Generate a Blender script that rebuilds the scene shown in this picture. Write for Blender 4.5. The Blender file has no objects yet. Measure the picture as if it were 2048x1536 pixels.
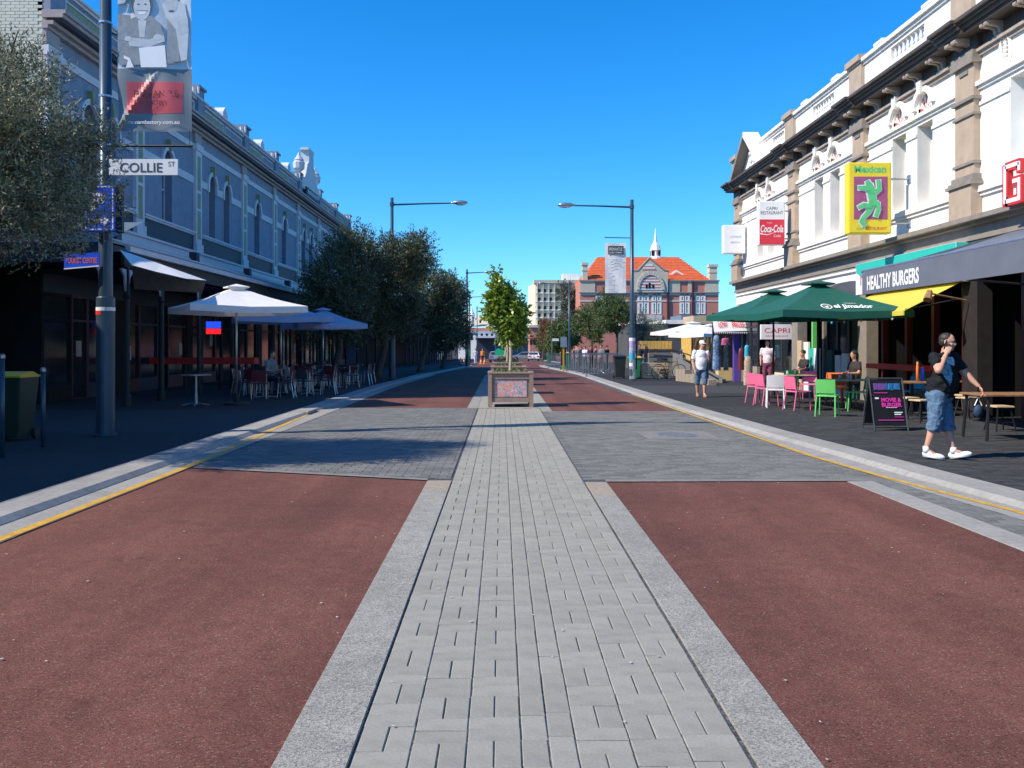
import bpy, math, random
import numpy as np
from mathutils import Vector, Matrix, Euler

random.seed(7)
RNG = np.random.default_rng(7)
scene = bpy.context.scene
COL = scene.collection

# ------------------------------------------------------------------ camera
CAM_H = 1.6
cam_data = bpy.data.cameras.new("camera")
cam = bpy.data.objects.new("camera", cam_data)
COL.objects.link(cam)
cam.location = (0, 0, CAM_H)
VX, VY = 1003.0, 690.0            # where the street's lines meet, in the 2048 x 1536 photograph
cam.rotation_euler = (math.radians(90), 0, 0)
cam_data.shift_x = (1024 - VX) / 2048
cam_data.shift_y = -(768 - VY) / 2048
cam_data.sensor_width = 36.0
cam_data.lens = 36.0 * 1680 / 2048
cam_data.clip_start = 0.05
cam_data.clip_end = 6000
scene.camera = cam

# ------------------------------------------------------------------ world, sun, exposure
SUN_EL = math.radians(42)
SUN_AZ = math.radians(20)          # light travels towards +X, turned 20 degrees to +Y
world = bpy.data.worlds.new("World")
scene.world = world
world.use_nodes = True
wn, wl = world.node_tree.nodes, world.node_tree.links
wn.clear()
sky = wn.new("ShaderNodeTexSky")
sky.sky_type = 'NISHITA'
sky.sun_disc = False
sky.sun_elevation = SUN_EL
sky.sun_rotation = math.radians(250)
sky.altitude = 0
sky.air_density = 1.0
sky.dust_density = 0.2
sky.ozone_density = 3.0
hsv = wn.new("ShaderNodeHueSaturation")
hsv.inputs["Hue"].default_value = 0.485
hsv.inputs["Saturation"].default_value = 1.4
hsv.inputs["Value"].default_value = 1.0
bg = wn.new("ShaderNodeBackground")
bg.inputs["Strength"].default_value = 0.115
wo = wn.new("ShaderNodeOutputWorld")
wl.new(sky.outputs[0], hsv.inputs["Color"])
tint = wn.new("ShaderNodeMix"); tint.data_type = 'RGBA'; tint.blend_type = 'MULTIPLY'; tint.inputs[0].default_value = 1.0
tint.inputs[7].default_value = (.58, 1.04, 1.52, 1)
wl.new(hsv.outputs[0], tint.inputs[6])
wl.new(tint.outputs[2], bg.inputs["Color"])
wl.new(bg.outputs[0], wo.inputs["Surface"])

sd = bpy.data.lights.new("sun", 'SUN')
sd.energy = 4.6
sd.angle = math.radians(0.5)
sd.color = (1.0, 0.90, 0.76)
sun = bpy.data.objects.new("sun", sd)
COL.objects.link(sun)
ldir = Vector((math.cos(SUN_EL) * math.cos(SUN_AZ), math.cos(SUN_EL) * math.sin(SUN_AZ), -math.sin(SUN_EL)))
sun.rotation_euler = ldir.to_track_quat('-Z', 'Y').to_euler()
sun.location = (-30, -10, 40)

scene.view_settings.view_transform = 'Standard'
scene.view_settings.look = 'None'
scene.view_settings.gamma = 1.0
scene.view_settings.use_curve_mapping = False
scene.view_settings.exposure = 0.4
scene.cycles.max_bounces = 6
scene.cycles.use_denoising = True

# ------------------------------------------------------------------ helpers
def gz(y):
    "height of the ground: level for 45 m, then falling gently away"
    if y < 45: return 0.0
    if y < 300: return -(y - 45) * 0.0105
    return -255 * 0.0105
FP = 0.06     # footpath height above the road

def ray(px, py):
    return Vector(((px - VX) / 1680, 1.0, -(py - VY) / 1680))
def at(px, py, Y):
    d = ray(px, py); t = Y / d.y
    return Vector((d.x * t, Y, CAM_H + d.z * t))
def X_(px, Y): return at(px, 768, Y).x
def H_(py, Y): return at(1024, py, Y).z

FR = {}
def setp(o, label=None, cat=None, group=None, kind=None):
    if label: o['label'] = label
    if cat: o['category'] = cat
    if group: o['group'] = group
    if kind: o['kind'] = kind
    return o
def thing(name, label, cat, loc=(0, 0, 0), rz=0.0, group=None, kind=None):
    o = bpy.data.objects.new(name, None)
    o.empty_display_size = 0.2
    COL.objects.link(o)
    o.location = loc; o.rotation_euler = (0, 0, rz)
    FR[o.name] = Matrix.Translation(Vector(loc)) @ Matrix.Rotation(rz, 4, 'Z')
    return setp(o, label, cat, group, kind)

class MB:
    "mesh builder: collects faces, then links them as one object"
    def __init__(s): s.v = []; s.f = []; s.m = []; s.cur = 0
    def mat(s, i): s.cur = i; return s
    def add(s, vs, fs):
        b = len(s.v); s.v.extend([tuple(p) for p in vs])
        for f in fs: s.f.append([b + i for i in f]); s.m.append(s.cur)
        return s
    def quad(s, a, b, c, d): return s.add([a, b, c, d], [(0, 1, 2, 3)])
    def poly(s, pts): return s.add(pts, [tuple(range(len(pts)))])
    def box(s, x0, x1, y0, y1, z0, z1):
        vs = [(x, y, z) for z in (z0, z1) for y in (y0, y1) for x in (x0, x1)]
        return s.add(vs, [(0, 2, 3, 1), (4, 5, 7, 6), (0, 1, 5, 4), (2, 6, 7, 3), (0, 4, 6, 2), (1, 3, 7, 5)])
    def cbox(s, x0, x1, y0, y1, z0, z1, c):
        "box with chamfered top edges"
        vs = [(x0, y0, z0), (x1, y0, z0), (x1, y1, z0), (x0, y1, z0),
              (x0, y0, z1 - c), (x1, y0, z1 - c), (x1, y1, z1 - c), (x0, y1, z1 - c),
              (x0 + c, y0 + c, z1), (x1 - c, y0 + c, z1), (x1 - c, y1 - c, z1), (x0 + c, y1 - c, z1)]
        fs = []
        for i in range(4):
            j = (i + 1) % 4
            fs += [(i, j, j + 4, i + 4), (i + 4, j + 4, j + 8, i + 8)]
        fs.append((8, 9, 10, 11))
        return s.add(vs, fs)
    def obox(s, c, size, M=None):
        "box with centre, full size and rotation"
        M = M or Matrix.Identity(3); c = Vector(c)
        hx, hy, hz = [k / 2 for k in size]
        vs = [c + M @ Vector((x, y, z)) for z in (-hz, hz) for y in (-hy, hy) for x in (-hx, hx)]
        return s.add(vs, [(0, 2, 3, 1), (4, 5, 7, 6), (0, 1, 5, 4), (2, 6, 7, 3), (0, 4, 6, 2), (1, 3, 7, 5)])
    def fbox(s, F, u0, u1, v0, v1, w0, w1):
        ps = [F(u, v, w) for w in (w0, w1) for v in (v0, v1) for u in (u0, u1)]
        return s.add(ps, [(0, 2, 3, 1), (4, 5, 7, 6), (0, 1, 5, 4), (2, 6, 7, 3), (0, 4, 6, 2), (1, 3, 7, 5)])
    def tube(s, pts, rs, n=8, caps=True):
        pts = [Vector(p) for p in pts]
        if not hasattr(rs, '__len__'): rs = [rs] * len(pts)
        b = len(s.v); prev = None
        for i, p in enumerate(pts):
            t = (pts[min(i + 1, len(pts) - 1)] - pts[max(i - 1, 0)]).normalized()
            if prev is None:
                a = t.orthogonal().normalized()
            else:
                a = (prev - t * prev.dot(t)).normalized()
            prev = a; c = t.cross(a)
            for k in range(n):
                an = 2 * math.pi * k / n
                s.v.append(tuple(p + (a * math.cos(an) + c * math.sin(an)) * rs[i]))
        for i in range(len(pts) - 1):
            for k in range(n):
                k2 = (k + 1) % n
                s.f.append([b + i * n + k, b + i * n + k2, b + (i + 1) * n + k2, b + (i + 1) * n + k]); s.m.append(s.cur)
        if caps:
            s.f.append([b + k for k in range(n)][::-1]); s.m.append(s.cur)
            s.f.append([b + (len(pts) - 1) * n + k for k in range(n)]); s.m.append(s.cur)
        return s
    def lathe(s, prof, c=(0, 0, 0), n=16):
        b = len(s.v)
        for r, z in prof:
            for k in range(n):
                an = 2 * math.pi * k / n
                s.v.append((c[0] + r * math.cos(an), c[1] + r * math.sin(an), c[2] + z))
        for i in range(len(prof) - 1):
            for k in range(n):
                k2 = (k + 1) % n
                s.f.append([b + i * n + k, b + i * n + k2, b + (i + 1) * n + k2, b + (i + 1) * n + k]); s.m.append(s.cur)
        s.f.append([b + k for k in range(n)][::-1]); s.m.append(s.cur)
        s.f.append([b + (len(prof) - 1) * n + k for k in range(n)]); s.m.append(s.cur)
        return s
    def ell(s, c, r, n=12, m=8, M=None):
        c = Vector(c); M = M or Matrix.Identity(3)
        b = len(s.v)
        for i in range(m + 1):
            th = math.pi * i / m
            for k in range(n):
                an = 2 * math.pi * k / n
                s.v.append(tuple(c + M @ Vector((r[0] * math.sin(th) * math.cos(an), r[1] * math.sin(th) * math.sin(an), r[2] * math.cos(th)))))
        for i in range(m):
            for k in range(n):
                k2 = (k + 1) % n
                s.f.append([b + i * n + k, b + (i + 1) * n + k, b + (i + 1) * n + k2, b + i * n + k2]); s.m.append(s.cur)
        return s
    def prism(s, pts, off):
        "extrude polygon (3-D points) by the vector off"
        off = Vector(off); n = len(pts)
        vs = [Vector(p) for p in pts] + [Vector(p) + off for p in pts]
        fs = [tuple(range(n))[::-1], tuple(range(n, 2 * n))]
        fs += [(i, (i + 1) % n, (i + 1) % n + n, i + n) for i in range(n)]
        return s.add(vs, fs)
    def mesh(s, name, inv=None):
        me = bpy.data.meshes.new(name)
        vs = s.v
        if inv is not None: vs = [tuple(inv @ Vector(p)) for p in vs]
        me.from_pydata(vs, [], s.f)
        return me
    def build(s, name, mats, parent=None, smooth=False, loc=None, world=True, kind=None, label=None, bevel=0, fix=True):
        inv = None
        if parent is not None and world: inv = FR[parent.name].inverted()
        me = s.mesh(name, inv)
        if not isinstance(mats, (list, tuple)): mats = [mats]
        for m in mats: me.materials.append(m)
        if len(mats) > 1: me.polygons.foreach_set("material_index", s.m)
        if smooth: me.polygons.foreach_set("use_smooth", [True] * len(me.polygons))
        me.update()
        o = bpy.data.objects.new(name, me)
        COL.objects.link(o)
        if parent is not None:
            o.parent = parent
            FR[o.name] = FR[parent.name]
        else:
            FR[o.name] = Matrix.Identity(4)
        if loc is not None: o.location = loc
        if bevel:
            b = o.modifiers.new("bevel", 'BEVEL'); b.width = bevel; b.segments = 2; b.limit_method = 'ANGLE'
        return setp(o, label=label, kind=kind)

def structure(name, mb, mats, **k):
    return mb.build(name, mats, None, kind='structure', **k)

def copy_tree(root, loc, rz=0.0, label=None, recolor=None, scale=None):
    def cp(o, par):
        c = o.copy(); COL.objects.link(c)
        if par is not None:
            c.parent = par
        if recolor and o.data is not None and o.type == 'MESH':
            ms = [recolor.get(m.name) for m in o.data.materials]
            if any(ms):
                key = (o.data.name, tuple(sorted((a, b.name) for a, b in recolor.items())))
                if key not in RECOL:
                    d = o.data.copy()
                    for i, m in enumerate(ms):
                        if m: d.materials[i] = m
                    RECOL[key] = d
                c.data = RECOL[key]
        for ch in list(o.children):
            cp(ch, c)
        return c
    r = cp(root, None)
    r.location = loc; r.rotation_euler = (0, 0, rz)
    if scale: r.scale = scale
    if label: r['label'] = label
    FR[r.name] = Matrix.Translation(Vector(loc)) @ Matrix.Rotation(rz, 4, 'Z')
    return r
RECOL = {}

def text_mb(s, W=None, H=None, ext=0.0, shear=0.0, bold=0.0, align='CENTER', spacing=1.0):
    "flat letters in the XY plane, centred, fitted to W x H"
    cu = bpy.data.curves.new("lettering", 'FONT')
    cu.body = s; cu.size = 1; cu.extrude = ext; cu.shear = shear; cu.offset = bold; cu.space_character = spacing
    cu.align_x = align; cu.resolution_u = 5
    o = bpy.data.objects.new("lettering", cu); COL.objects.link(o)
    dg = bpy.context.evaluated_depsgraph_get(); dg.update()
    me = bpy.data.meshes.new_from_object(o.evaluated_get(dg))
    vs = [v.co.copy() for v in me.vertices]; fs = [tuple(p.vertices) for p in me.polygons]
    bpy.data.objects.remove(o); bpy.data.curves.remove(cu); bpy.data.meshes.remove(me)
    x0 = min(v.x for v in vs); x1 = max(v.x for v in vs); y0 = min(v.y for v in vs); y1 = max(v.y for v in vs)
    sx = (W / (x1 - x0)) if W else None; sy = (H / (y1 - y0)) if H else None
    if sx is None: sx = sy
    if sy is None: sy = sx
    return [Vector(((v.x - (x0 + x1) / 2) * sx, (v.y - (y0 + y1) / 2) * sy, v.z)) for v in vs], fs
def lettering(s, mat, parent, c, right, up, W=None, H=None, ext=0.002, name='lettering', **k):
    vs, fs = text_mb(s, W, H, ext=0.0, **k)
    c = Vector(c); R = Vector(right).normalized(); U = Vector(up).normalized(); N = R.cross(U)
    mb = MB(); mb.add([c + R * v.x + U * v.y + N * ext for v in vs], fs)
    return mb.build(name, mat, parent)

# ------------------------------------------------------------------ materials
MATS = {}
def mat(name, col, rough=0.7, var=0.15, scale=6.0, bump=0.0, bscale=40.0, metal=0.0, spec=0.5, emit=None, es=1.0,
        rnd=0.0, trans=0.0, stain=0.0, coat=0.0, streak=0.0):
    if rough >= .8: spec = min(spec, .15)
    m = bpy.data.materials.new(name); m.use_nodes = True
    n, l = m.node_tree.nodes, m.node_tree.links
    p = n["Principled BSDF"]
    p.inputs["Roughness"].default_value = rough
    p.inputs["Metallic"].default_value = metal
    p.inputs["Specular IOR Level"].default_value = spec
    if coat: p.inputs["Coat Weight"].default_value = coat
    geo = n.new("ShaderNodeNewGeometry"); tc = n.new("ShaderNodeTexCoord")
    src = tc.outputs["Object"]
    def mixc(fac, a, b, mode='MIX'):
        x = n.new("ShaderNodeMix"); x.data_type = 'RGBA'; x.blend_type = mode
        for sock, v in ((x.inputs[0], fac), (x.inputs[6], a), (x.inputs[7], b)):
            if isinstance(v, (int, float)): sock.default_value = v
            elif isinstance(v, tuple): sock.default_value = (*v[:3], 1)
            else: l.new(v, sock)
        return x.outputs[2]
    def noise(sc, det=4, w=None):
        t = n.new("ShaderNodeTexNoise"); t.inputs["Scale"].default_value = sc; t.inputs["Detail"].default_value = det
        l.new(src, t.inputs["Vector"]); return t.outputs["Fac"]
    def ramp(fac, a, b):
        r = n.new("ShaderNodeMapRange"); r.inputs[1].default_value = a; r.inputs[2].default_value = b
        l.new(fac, r.inputs[0]); return r.outputs[0]
    dark = tuple(c * (1 - var) for c in col); light = tuple(min(1, c * (1 + var)) for c in col)
    out = mixc(ramp(noise(scale, 5), 0.3, 0.7), dark, light)
    if stain:
        out = mixc(ramp(noise(scale * 0.13, 6), 0.45, 0.8), out, mixc(stain, out, tuple(c * 0.45 for c in col)))
    if streak:
        mp = n.new("ShaderNodeMapping"); mp.inputs["Scale"].default_value = (2.2, 2.2, .16); l.new(src, mp.inputs[0])
        q = n.new("ShaderNodeTexNoise"); q.inputs["Scale"].default_value = 1.6; q.inputs["Detail"].default_value = 7; l.new(mp.outputs[0], q.inputs["Vector"])
        out = mixc(ramp(q.outputs["Fac"], .52, .78), out, mixc(streak, out, tuple(c * .5 for c in col)))
    if rnd:
        oi = n.new("ShaderNodeObjectInfo"); ad = n.new("ShaderNodeMath"); ad.operation = 'ADD'
        l.new(oi.outputs["Random"], ad.inputs[0]); l.new(geo.outputs["Random Per Island"], ad.inputs[1])
        fr = n.new("ShaderNodeMath"); fr.operation = 'FRACT'; l.new(ad.outputs[0], fr.inputs[0])
        mr = n.new("ShaderNodeMapRange"); mr.inputs[3].default_value = 1 - rnd; mr.inputs[4].default_value = 1 + rnd
        l.new(fr.outputs[0], mr.inputs[0])
        hv = n.new("ShaderNodeHueSaturation"); l.new(mr.outputs[0], hv.inputs["Value"]); l.new(out, hv.inputs["Color"])
        out = hv.outputs[0]
    l.new(out, p.inputs["Base Color"])
    if bump:
        b = n.new("ShaderNodeBump"); b.inputs["Strength"].default_value = bump; b.inputs["Distance"].default_value = 0.01
        l.new(noise(bscale, 6), b.inputs["Height"]); l.new(b.outputs[0], p.inputs["Normal"])
    if emit:
        p.inputs["Emission Color"].default_value = (*emit, 1); p.inputs["Emission Strength"].default_value = es
    if trans:
        tr = n.new("ShaderNodeBsdfTranslucent"); l.new(out, tr.inputs[0])
        ms = n.new("ShaderNodeMixShader"); ms.inputs[0].default_value = trans
        l.new(p.outputs[0], ms.inputs[1]); l.new(tr.outputs[0], ms.inputs[2])
        l.new(ms.outputs[0], n["Material Output"].inputs[0])
    MATS[name] = m
    return m

def aggregate(name, base, specks, sc, rough=0.85, stain=0.3, bump=0.5, track=False):
    "stone-chip surface: cells of several colours plus wear"
    m = mat(name, base, rough, 0.12, 3.0)
    n, l = m.node_tree.nodes, m.node_tree.links
    p = n["Principled BSDF"]; tc = n.new("ShaderNodeTexCoord"); p.inputs["Specular IOR Level"].default_value = .2
    vo = n.new("ShaderNodeTexVoronoi"); vo.inputs["Scale"].default_value = sc; l.new(tc.outputs["Object"], vo.inputs["Vector"])
    cr = n.new("ShaderNodeValToRGB"); cr.color_ramp.interpolation = 'CONSTANT'
    el = cr.color_ramp.elements
    for i, (pos, c) in enumerate(specks):
        e = el[i] if i < 2 else el.new(pos)
        e.position = pos; e.color = (*c, 1)
    sp = n.new("ShaderNodeSeparateColor"); l.new(vo.outputs["Color"], sp.inputs[0]); l.new(sp.outputs[0], cr.inputs[0])
    def nz(scale, lo, hi, t0, t1, det=8):
        q = n.new("ShaderNodeTexNoise"); q.inputs["Scale"].default_value = scale; q.inputs["Detail"].default_value = det
        l.new(tc.outputs["Object"], q.inputs["Vector"])
        r = n.new("ShaderNodeMapRange"); r.inputs[1].default_value = lo; r.inputs[2].default_value = hi
        r.inputs[3].default_value = t0; r.inputs[4].default_value = t1
        l.new(q.outputs["Fac"], r.inputs[0]); return r.outputs[0]
    hv = n.new("ShaderNodeHueSaturation"); l.new(cr.outputs[0], hv.inputs["Color"])
    mu = n.new("ShaderNodeMath"); mu.operation = 'MULTIPLY'
    l.new(nz(0.55, 0.3, 0.7, 1 - stain, 1 + stain * 0.6), mu.inputs[0]); l.new(nz(7, 0.3, 0.7, 0.88, 1.1), mu.inputs[1])
    last = mu.outputs[0]
    if track:   # wheel-polished bands along the lane, old oil spots and patches
        mp = n.new("ShaderNodeMapping"); mp.inputs["Scale"].default_value = (1.6, .07, 1); l.new(tc.outputs["Object"], mp.inputs[0])
        q = n.new("ShaderNodeTexNoise"); q.inputs["Scale"].default_value = 1.0; q.inputs["Detail"].default_value = 5; l.new(mp.outputs[0], q.inputs["Vector"])
        r = n.new("ShaderNodeMapRange"); r.inputs[1].default_value = .35; r.inputs[2].default_value = .65; r.inputs[3].default_value = .84; r.inputs[4].default_value = 1.12; l.new(q.outputs["Fac"], r.inputs[0])
        m2 = n.new("ShaderNodeMath"); m2.operation = 'MULTIPLY'; l.new(last, m2.inputs[0]); l.new(r.outputs[0], m2.inputs[1])
        m3 = n.new("ShaderNodeMath"); m3.operation = 'MULTIPLY'; l.new(m2.outputs[0], m3.inputs[0]); l.new(nz(2.3, .66, .74, 1, .72, 3), m3.inputs[1]); last = m3.outputs[0]
    l.new(last, hv.inputs["Value"]); l.new(hv.outputs[0], p.inputs["Base Color"])
    b = n.new("ShaderNodeBump"); b.inputs["Strength"].default_value = bump; b.inputs["Distance"].default_value = 0.004
    l.new(vo.outputs["Distance"], b.inputs["Height"]); l.new(b.outputs[0], p.inputs["Normal"])
    return m

M_red = aggregate("red_asphalt", (.16, .07, .065), [(0, (.10, .040, .030)), (.2, (.15, .060, .043)), (.55, (.175, .071, .052)), (.8, (.205, .088, .067)), (.97, (.26, .19, .15))], 170, stain=.22, track=True)
M_agg = aggregate("exposed_aggregate", (.33, .33, .32), [(0, (.19, .185, .16)), (.2, (.29, .28, .245)), (.5, (.35, .34, .295)), (.8, (.43, .41, .36)), (.95, (.23, .23, .22))], 155, stain=.18)
M_road = aggregate("grey_asphalt", (.10, .105, .11), [(0, (.05, .05, .055)), (.3, (.09, .095, .1)), (.7, (.13, .13, .14)), (.95, (.2, .2, .2))], 90)
M_paver = mat("light_grey_paver", (.33, .318, .275), .95, .1, 60, .5, 260, rnd=.065, stain=.3)
M_char = mat("charcoal_paver", (.053, .055, .058), .95, .15, 60, .4, 260, rnd=.24, stain=.2)
M_char2 = mat("crossing_paver", (.175, .175, .168), .95, .15, 60, .4, 260, rnd=.18, stain=.3)
M_bed = mat("joint_sand", (.035, .033, .032), .95, .3, 40)
M_bedl = mat("light_joint_sand", (.13, .125, .12), .95, .3, 40)
M_conc = mat("concrete_kerb", (.33, .32, .295), .85, .12, 14, .3, 150, rnd=.07, stain=.35)
M_tan = mat("tan_concrete", (.33, .28, .22), .85, .12, 14, .3, 150)
M_yel = mat("yellow_road_paint", (.62, .36, .045), .6, .25, 30, .2, 90, stain=.6)
M_ground = mat("ground_dark", (.08, .085, .09), .9, .2, 2)
M_white = mat("white_render", (.88, .845, .78), .7, .05, 3, .15, 60, stain=.12, streak=.35)
M_tanr = mat("tan_render", (.45, .345, .25), .75, .1, 4, .2, 50, stain=.2, streak=.3)
M_corn = mat("dark_brown_cornice", (.085, .065, .055), .6, .15, 5, stain=.2)
M_gmould = mat("grey_brown_moulding", (.27, .235, .195), .65, .12, 5, .1, 60, stain=.25)
M_conso = mat("cream_brown_console", (.40, .33, .27), .7, .15, 8)
M_brickw = mat("pink_white_voussoir", (.78, .76, .73), .8, .05, 6)
M_brickp = mat("red_brick_voussoir", (.45, .16, .12), .8, .15, 9)
M_glass = mat("dark_window_glass", (.02, .025, .03), .08, .1, 1, spec=.35)
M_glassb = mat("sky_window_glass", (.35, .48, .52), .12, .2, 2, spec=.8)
M_blue = mat("slate_blue_render", (.21, .25, .32), .75, .1, 3, .1, 40, stain=.2, streak=.35)
M_pale = mat("pale_lilac_trim", (.60, .60, .61), .7, .06, 4, stain=.15)
M_olive = mat("olive_panel_paint", (.26, .29, .16), .7, .1, 4)
M_warmt = mat("warm_grey_cornice", (.36, .31, .30), .7, .1, 4, stain=.25)
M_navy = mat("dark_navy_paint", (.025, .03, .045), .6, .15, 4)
M_creamb = mat("cream_green_painted_brick", (.60, .63, .52), .8, .06, 8, .3, 80, rnd=.05, stain=.1)
M_mortar = mat("painted_mortar", (.52, .55, .45), .85, .06, 8)
M_roofb = mat("blue_grey_roof_sheet", (.17, .22, .27), .45, .15, 3, metal=.3, stain=.25)
M_steel = mat("blue_grey_pole_paint", (.05, .085, .12), .35, .1, 3, metal=.3, stain=.1)
M_galv = mat("galvanised_steel", (.42, .44, .46), .35, .12, 8, metal=.8)
M_black = mat("black_paint", (.012, .012, .014), .5, .2, 6)
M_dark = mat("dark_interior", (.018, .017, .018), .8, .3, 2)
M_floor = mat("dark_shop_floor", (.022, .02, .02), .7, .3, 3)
M_wood = mat("brown_timber", (.30, .16, .08), .55, .25, 12, .2, 50)
M_lwood = mat("light_timber", (.55, .42, .26), .55, .15, 12, .15, 50)
M_wht = mat("white_plastic", (.86, .85, .83), .4, .03, 4)
M_whf = mat("white_canvas", (.86, .84, .81), .8, .04, 5, .1, 60, trans=.15)
M_grn = mat("green_canvas", (.006, .105, .075), .7, .08, 5, .1, 60, trans=.12)
M_shadef = mat("shade_tinted_canvas", (.42, .50, .66), .8, .06, 5, trans=.3)  # whitish cloth with the blue of skylit shade put into its colour
M_grey_aw = mat("grey_canvas", (.13, .145, .18), .75, .08, 3, .1, 60)
M_yelf = mat("yellow_canvas", (.82, .70, .10), .75, .05, 4, trans=.3)
M_redp = mat("dark_red_paint", (.07, .008, .008), .5, .15, 5)
M_redb = mat("bright_red_paint", (.62, .03, .03), .45, .08, 5)
M_pink = mat("pink_plastic", (.80, .16, .30), .4, .04, 5)
M_green = mat("lime_green_plastic", (.16, .62, .16), .4, .04, 5)
M_orange = mat("orange_plastic", (.78, .19, .05), .4, .04, 5)
M_cyan = mat("cyan_plastic", (.06, .45, .62), .4, .04, 5)
M_signblue = mat("sign_blue", (.008, .10, .80), .4, .04, 5)
M_teal = mat("teal_print", (.03, .48, .40), .5, .05, 5)
M_yels = mat("sign_yellow", (.85, .66, .03), .4, .04, 5)
M_purp = mat("purple_print", (.38, .09, .22), .5, .1, 8)
M_grpr = mat("green_print", (.10, .58, .22), .5, .08, 8)
M_redsign = mat("sign_red", (.72, .03, .06), .4, .05, 5)
M_brick = mat("red_brick_wall", (.56, .22, .165), .85, .15, 14, .3, 60, stain=.15)
M_stone = mat("grey_stone_dressing", (.60, .51, .385), .85, .12, 6, .2, 30, stain=.2)
M_tile = mat("orange_roof_tile", (.72, .16, .05), .7, .15, 2, rnd=.08)
M_cream = mat("cream_concrete", (.70, .60, .45), .8, .06, .5)
M_skin = mat("skin", (.60, .32, .225), .5, .08, 12, spec=.4)
M_hair = mat("dark_hair", (.03, .022, .018), .6, .3, 40)
M_denim = mat("denim", (.10, .17, .26), .85, .3, 22, .5, 50)
M_tshirt = mat("black_tshirt", (.014, .016, .018), .85, .2, 14, .3, 20)
M_wshirt = mat("white_tshirt", (.80, .80, .80), .85, .05, 14, .3, 20)
M_print = mat("blue_shirt_print", (.16, .30, .38), .8, .5, 30)
M_bark = mat("bark", (.10, .085, .07), .9, .3, 14, .6, 40)
M_barkl = mat("pale_bark", (.45, .38, .27), .85, .2, 14, .5, 40)
M_soil = mat("soil", (.06, .045, .03), .95, .3, 30, .6, 60)
M_comp = mat("brown_composite_timber", (.33, .225, .175), .7, .12, 10, .3, 60, stain=.15)
M_bin = mat("dark_green_bin_plastic", (.010, .032, .018), .45, .1, 5)
M_bing = mat("green_bin_plastic", (.03, .22, .09), .45, .1, 5)
M_binb = mat("charcoal_bin_plastic", (.025, .03, .035), .45, .1, 5)
M_ylid = mat("yellow_lid", (.62, .42, .02), .4, .05, 5)
M_hiv = mat("hi_vis_lime", (.35, .80, .10), .7, .05, 5)
M_hivo = mat("hi_vis_orange", (.85, .22, .03), .7, .05, 5)
M_neonb = mat("blue_neon_panel", (.02, .05, .6), .5, .05, 5, emit=(.02, .08, 1), es=.9)
M_neonr = mat("red_neon_panel", (.6, .02, .02), .5, .05, 5, emit=(1, .02, .03), es=.8)
M_bulb = mat("white_bulb", (.85, .85, .8), .2, .02, 5)

def leafmat(name, a, b, rough=.55, tr=.25, spec=.35):
    m = bpy.data.materials.new(name); m.use_nodes = True
    n, l = m.node_tree.nodes, m.node_tree.links
    p = n["Principled BSDF"]; p.inputs["Roughness"].default_value = rough; p.inputs["Specular IOR Level"].default_value = spec
    g = n.new("ShaderNodeNewGeometry")
    x = n.new("ShaderNodeMix"); x.data_type = 'RGBA'
    x.inputs[6].default_value = (*a, 1); x.inputs[7].default_value = (*b, 1)
    l.new(g.outputs["Random Per Island"], x.inputs[0]); l.new(x.outputs[2], p.inputs["Base Color"])
    t = n.new("ShaderNodeBsdfTranslucent"); l.new(x.outputs[2], t.inputs[0])
    s = n.new("ShaderNodeMixShader"); s.inputs[0].default_value = tr
    l.new(p.outputs[0], s.inputs[1]); l.new(t.outputs[0], s.inputs[2]); l.new(s.outputs[0], n["Material Output"].inputs[0])
    return m
L_olive = leafmat("olive_leaf", (.06, .07, .035), (.38, .38, .23), .45, .2)
L_oliv2 = leafmat("street_olive_leaf", (.03, .038, .018), (.165, .19, .10), .5, .15)
L_ficus = leafmat("glossy_leaf", (.09, .17, .015), (.34, .44, .06), .35, .3, .5)
L_mid = leafmat("mid_green_leaf", (.07, .12, .035), (.17, .22, .08), .55, .3)
L_grey = leafmat("grey_green_leaf", (.10, .13, .085), (.17, .19, .13), .6, .2)
L_rust = leafmat("rust_leaf", (.16, .09, .04), (.24, .15, .07), .6, .3)
# ================================================================== THE SETTING: ground, road, paving
def sheet(name, ys, xl, xr, z, m, nx=1, kind=True):
    mb = MB()
    for a, b in zip(ys[:-1], ys[1:]):
        for k in range(nx):
            def X(y, t): return xl(y) + (xr(y) - xl(y)) * t
            t0, t1 = k / nx, (k + 1) / nx
            mb.quad((X(a, t0), a, gz(a) + z), (X(a, t1), a, gz(a) + z), (X(b, t1), b, gz(b) + z), (X(b, t0), b, gz(b) + z))
    return structure(name, mb, m)
def interp(tab):
    def f(y):
        if y <= tab[0][0]: return tab[0][1]
        for (a, xa), (b, xb) in zip(tab[:-1], tab[1:]):
            if y <= b: return xa + (xb - xa) * (y - a) / (b - a)
        return tab[-1][1]
    return f
YS = [-12, 0, 5, 8, 10, 12, 15, 20, 27, 32, 45, 55, 70, 77, 80, 90, 110, 130, 150, 200]
LK = interp([(-12, -4.88), (32, -4.9), (55, -3.9), (80, -3.0), (90, -4.6), (200, -4.6)])            # left kerb, footpath side
RK = interp([(-12, 6.6), (6, 5.75), (9, 5.45), (12, 5.3), (15, 5.1), (20, 4.9), (27, 4.76), (52, 4.5), (70, 3.9), (77, 3.6), (80, 4.6), (90, 7.5), (200, 7.5)])
sheet('ground', [-40, -12, 45, 300, 900, 3000], lambda y: -1500, lambda y: 1500, -.04, M_ground)
sheet('road', YS, lambda y: LK(y) + .4, lambda y: RK(y) - .4, 0, M_road)

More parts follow.
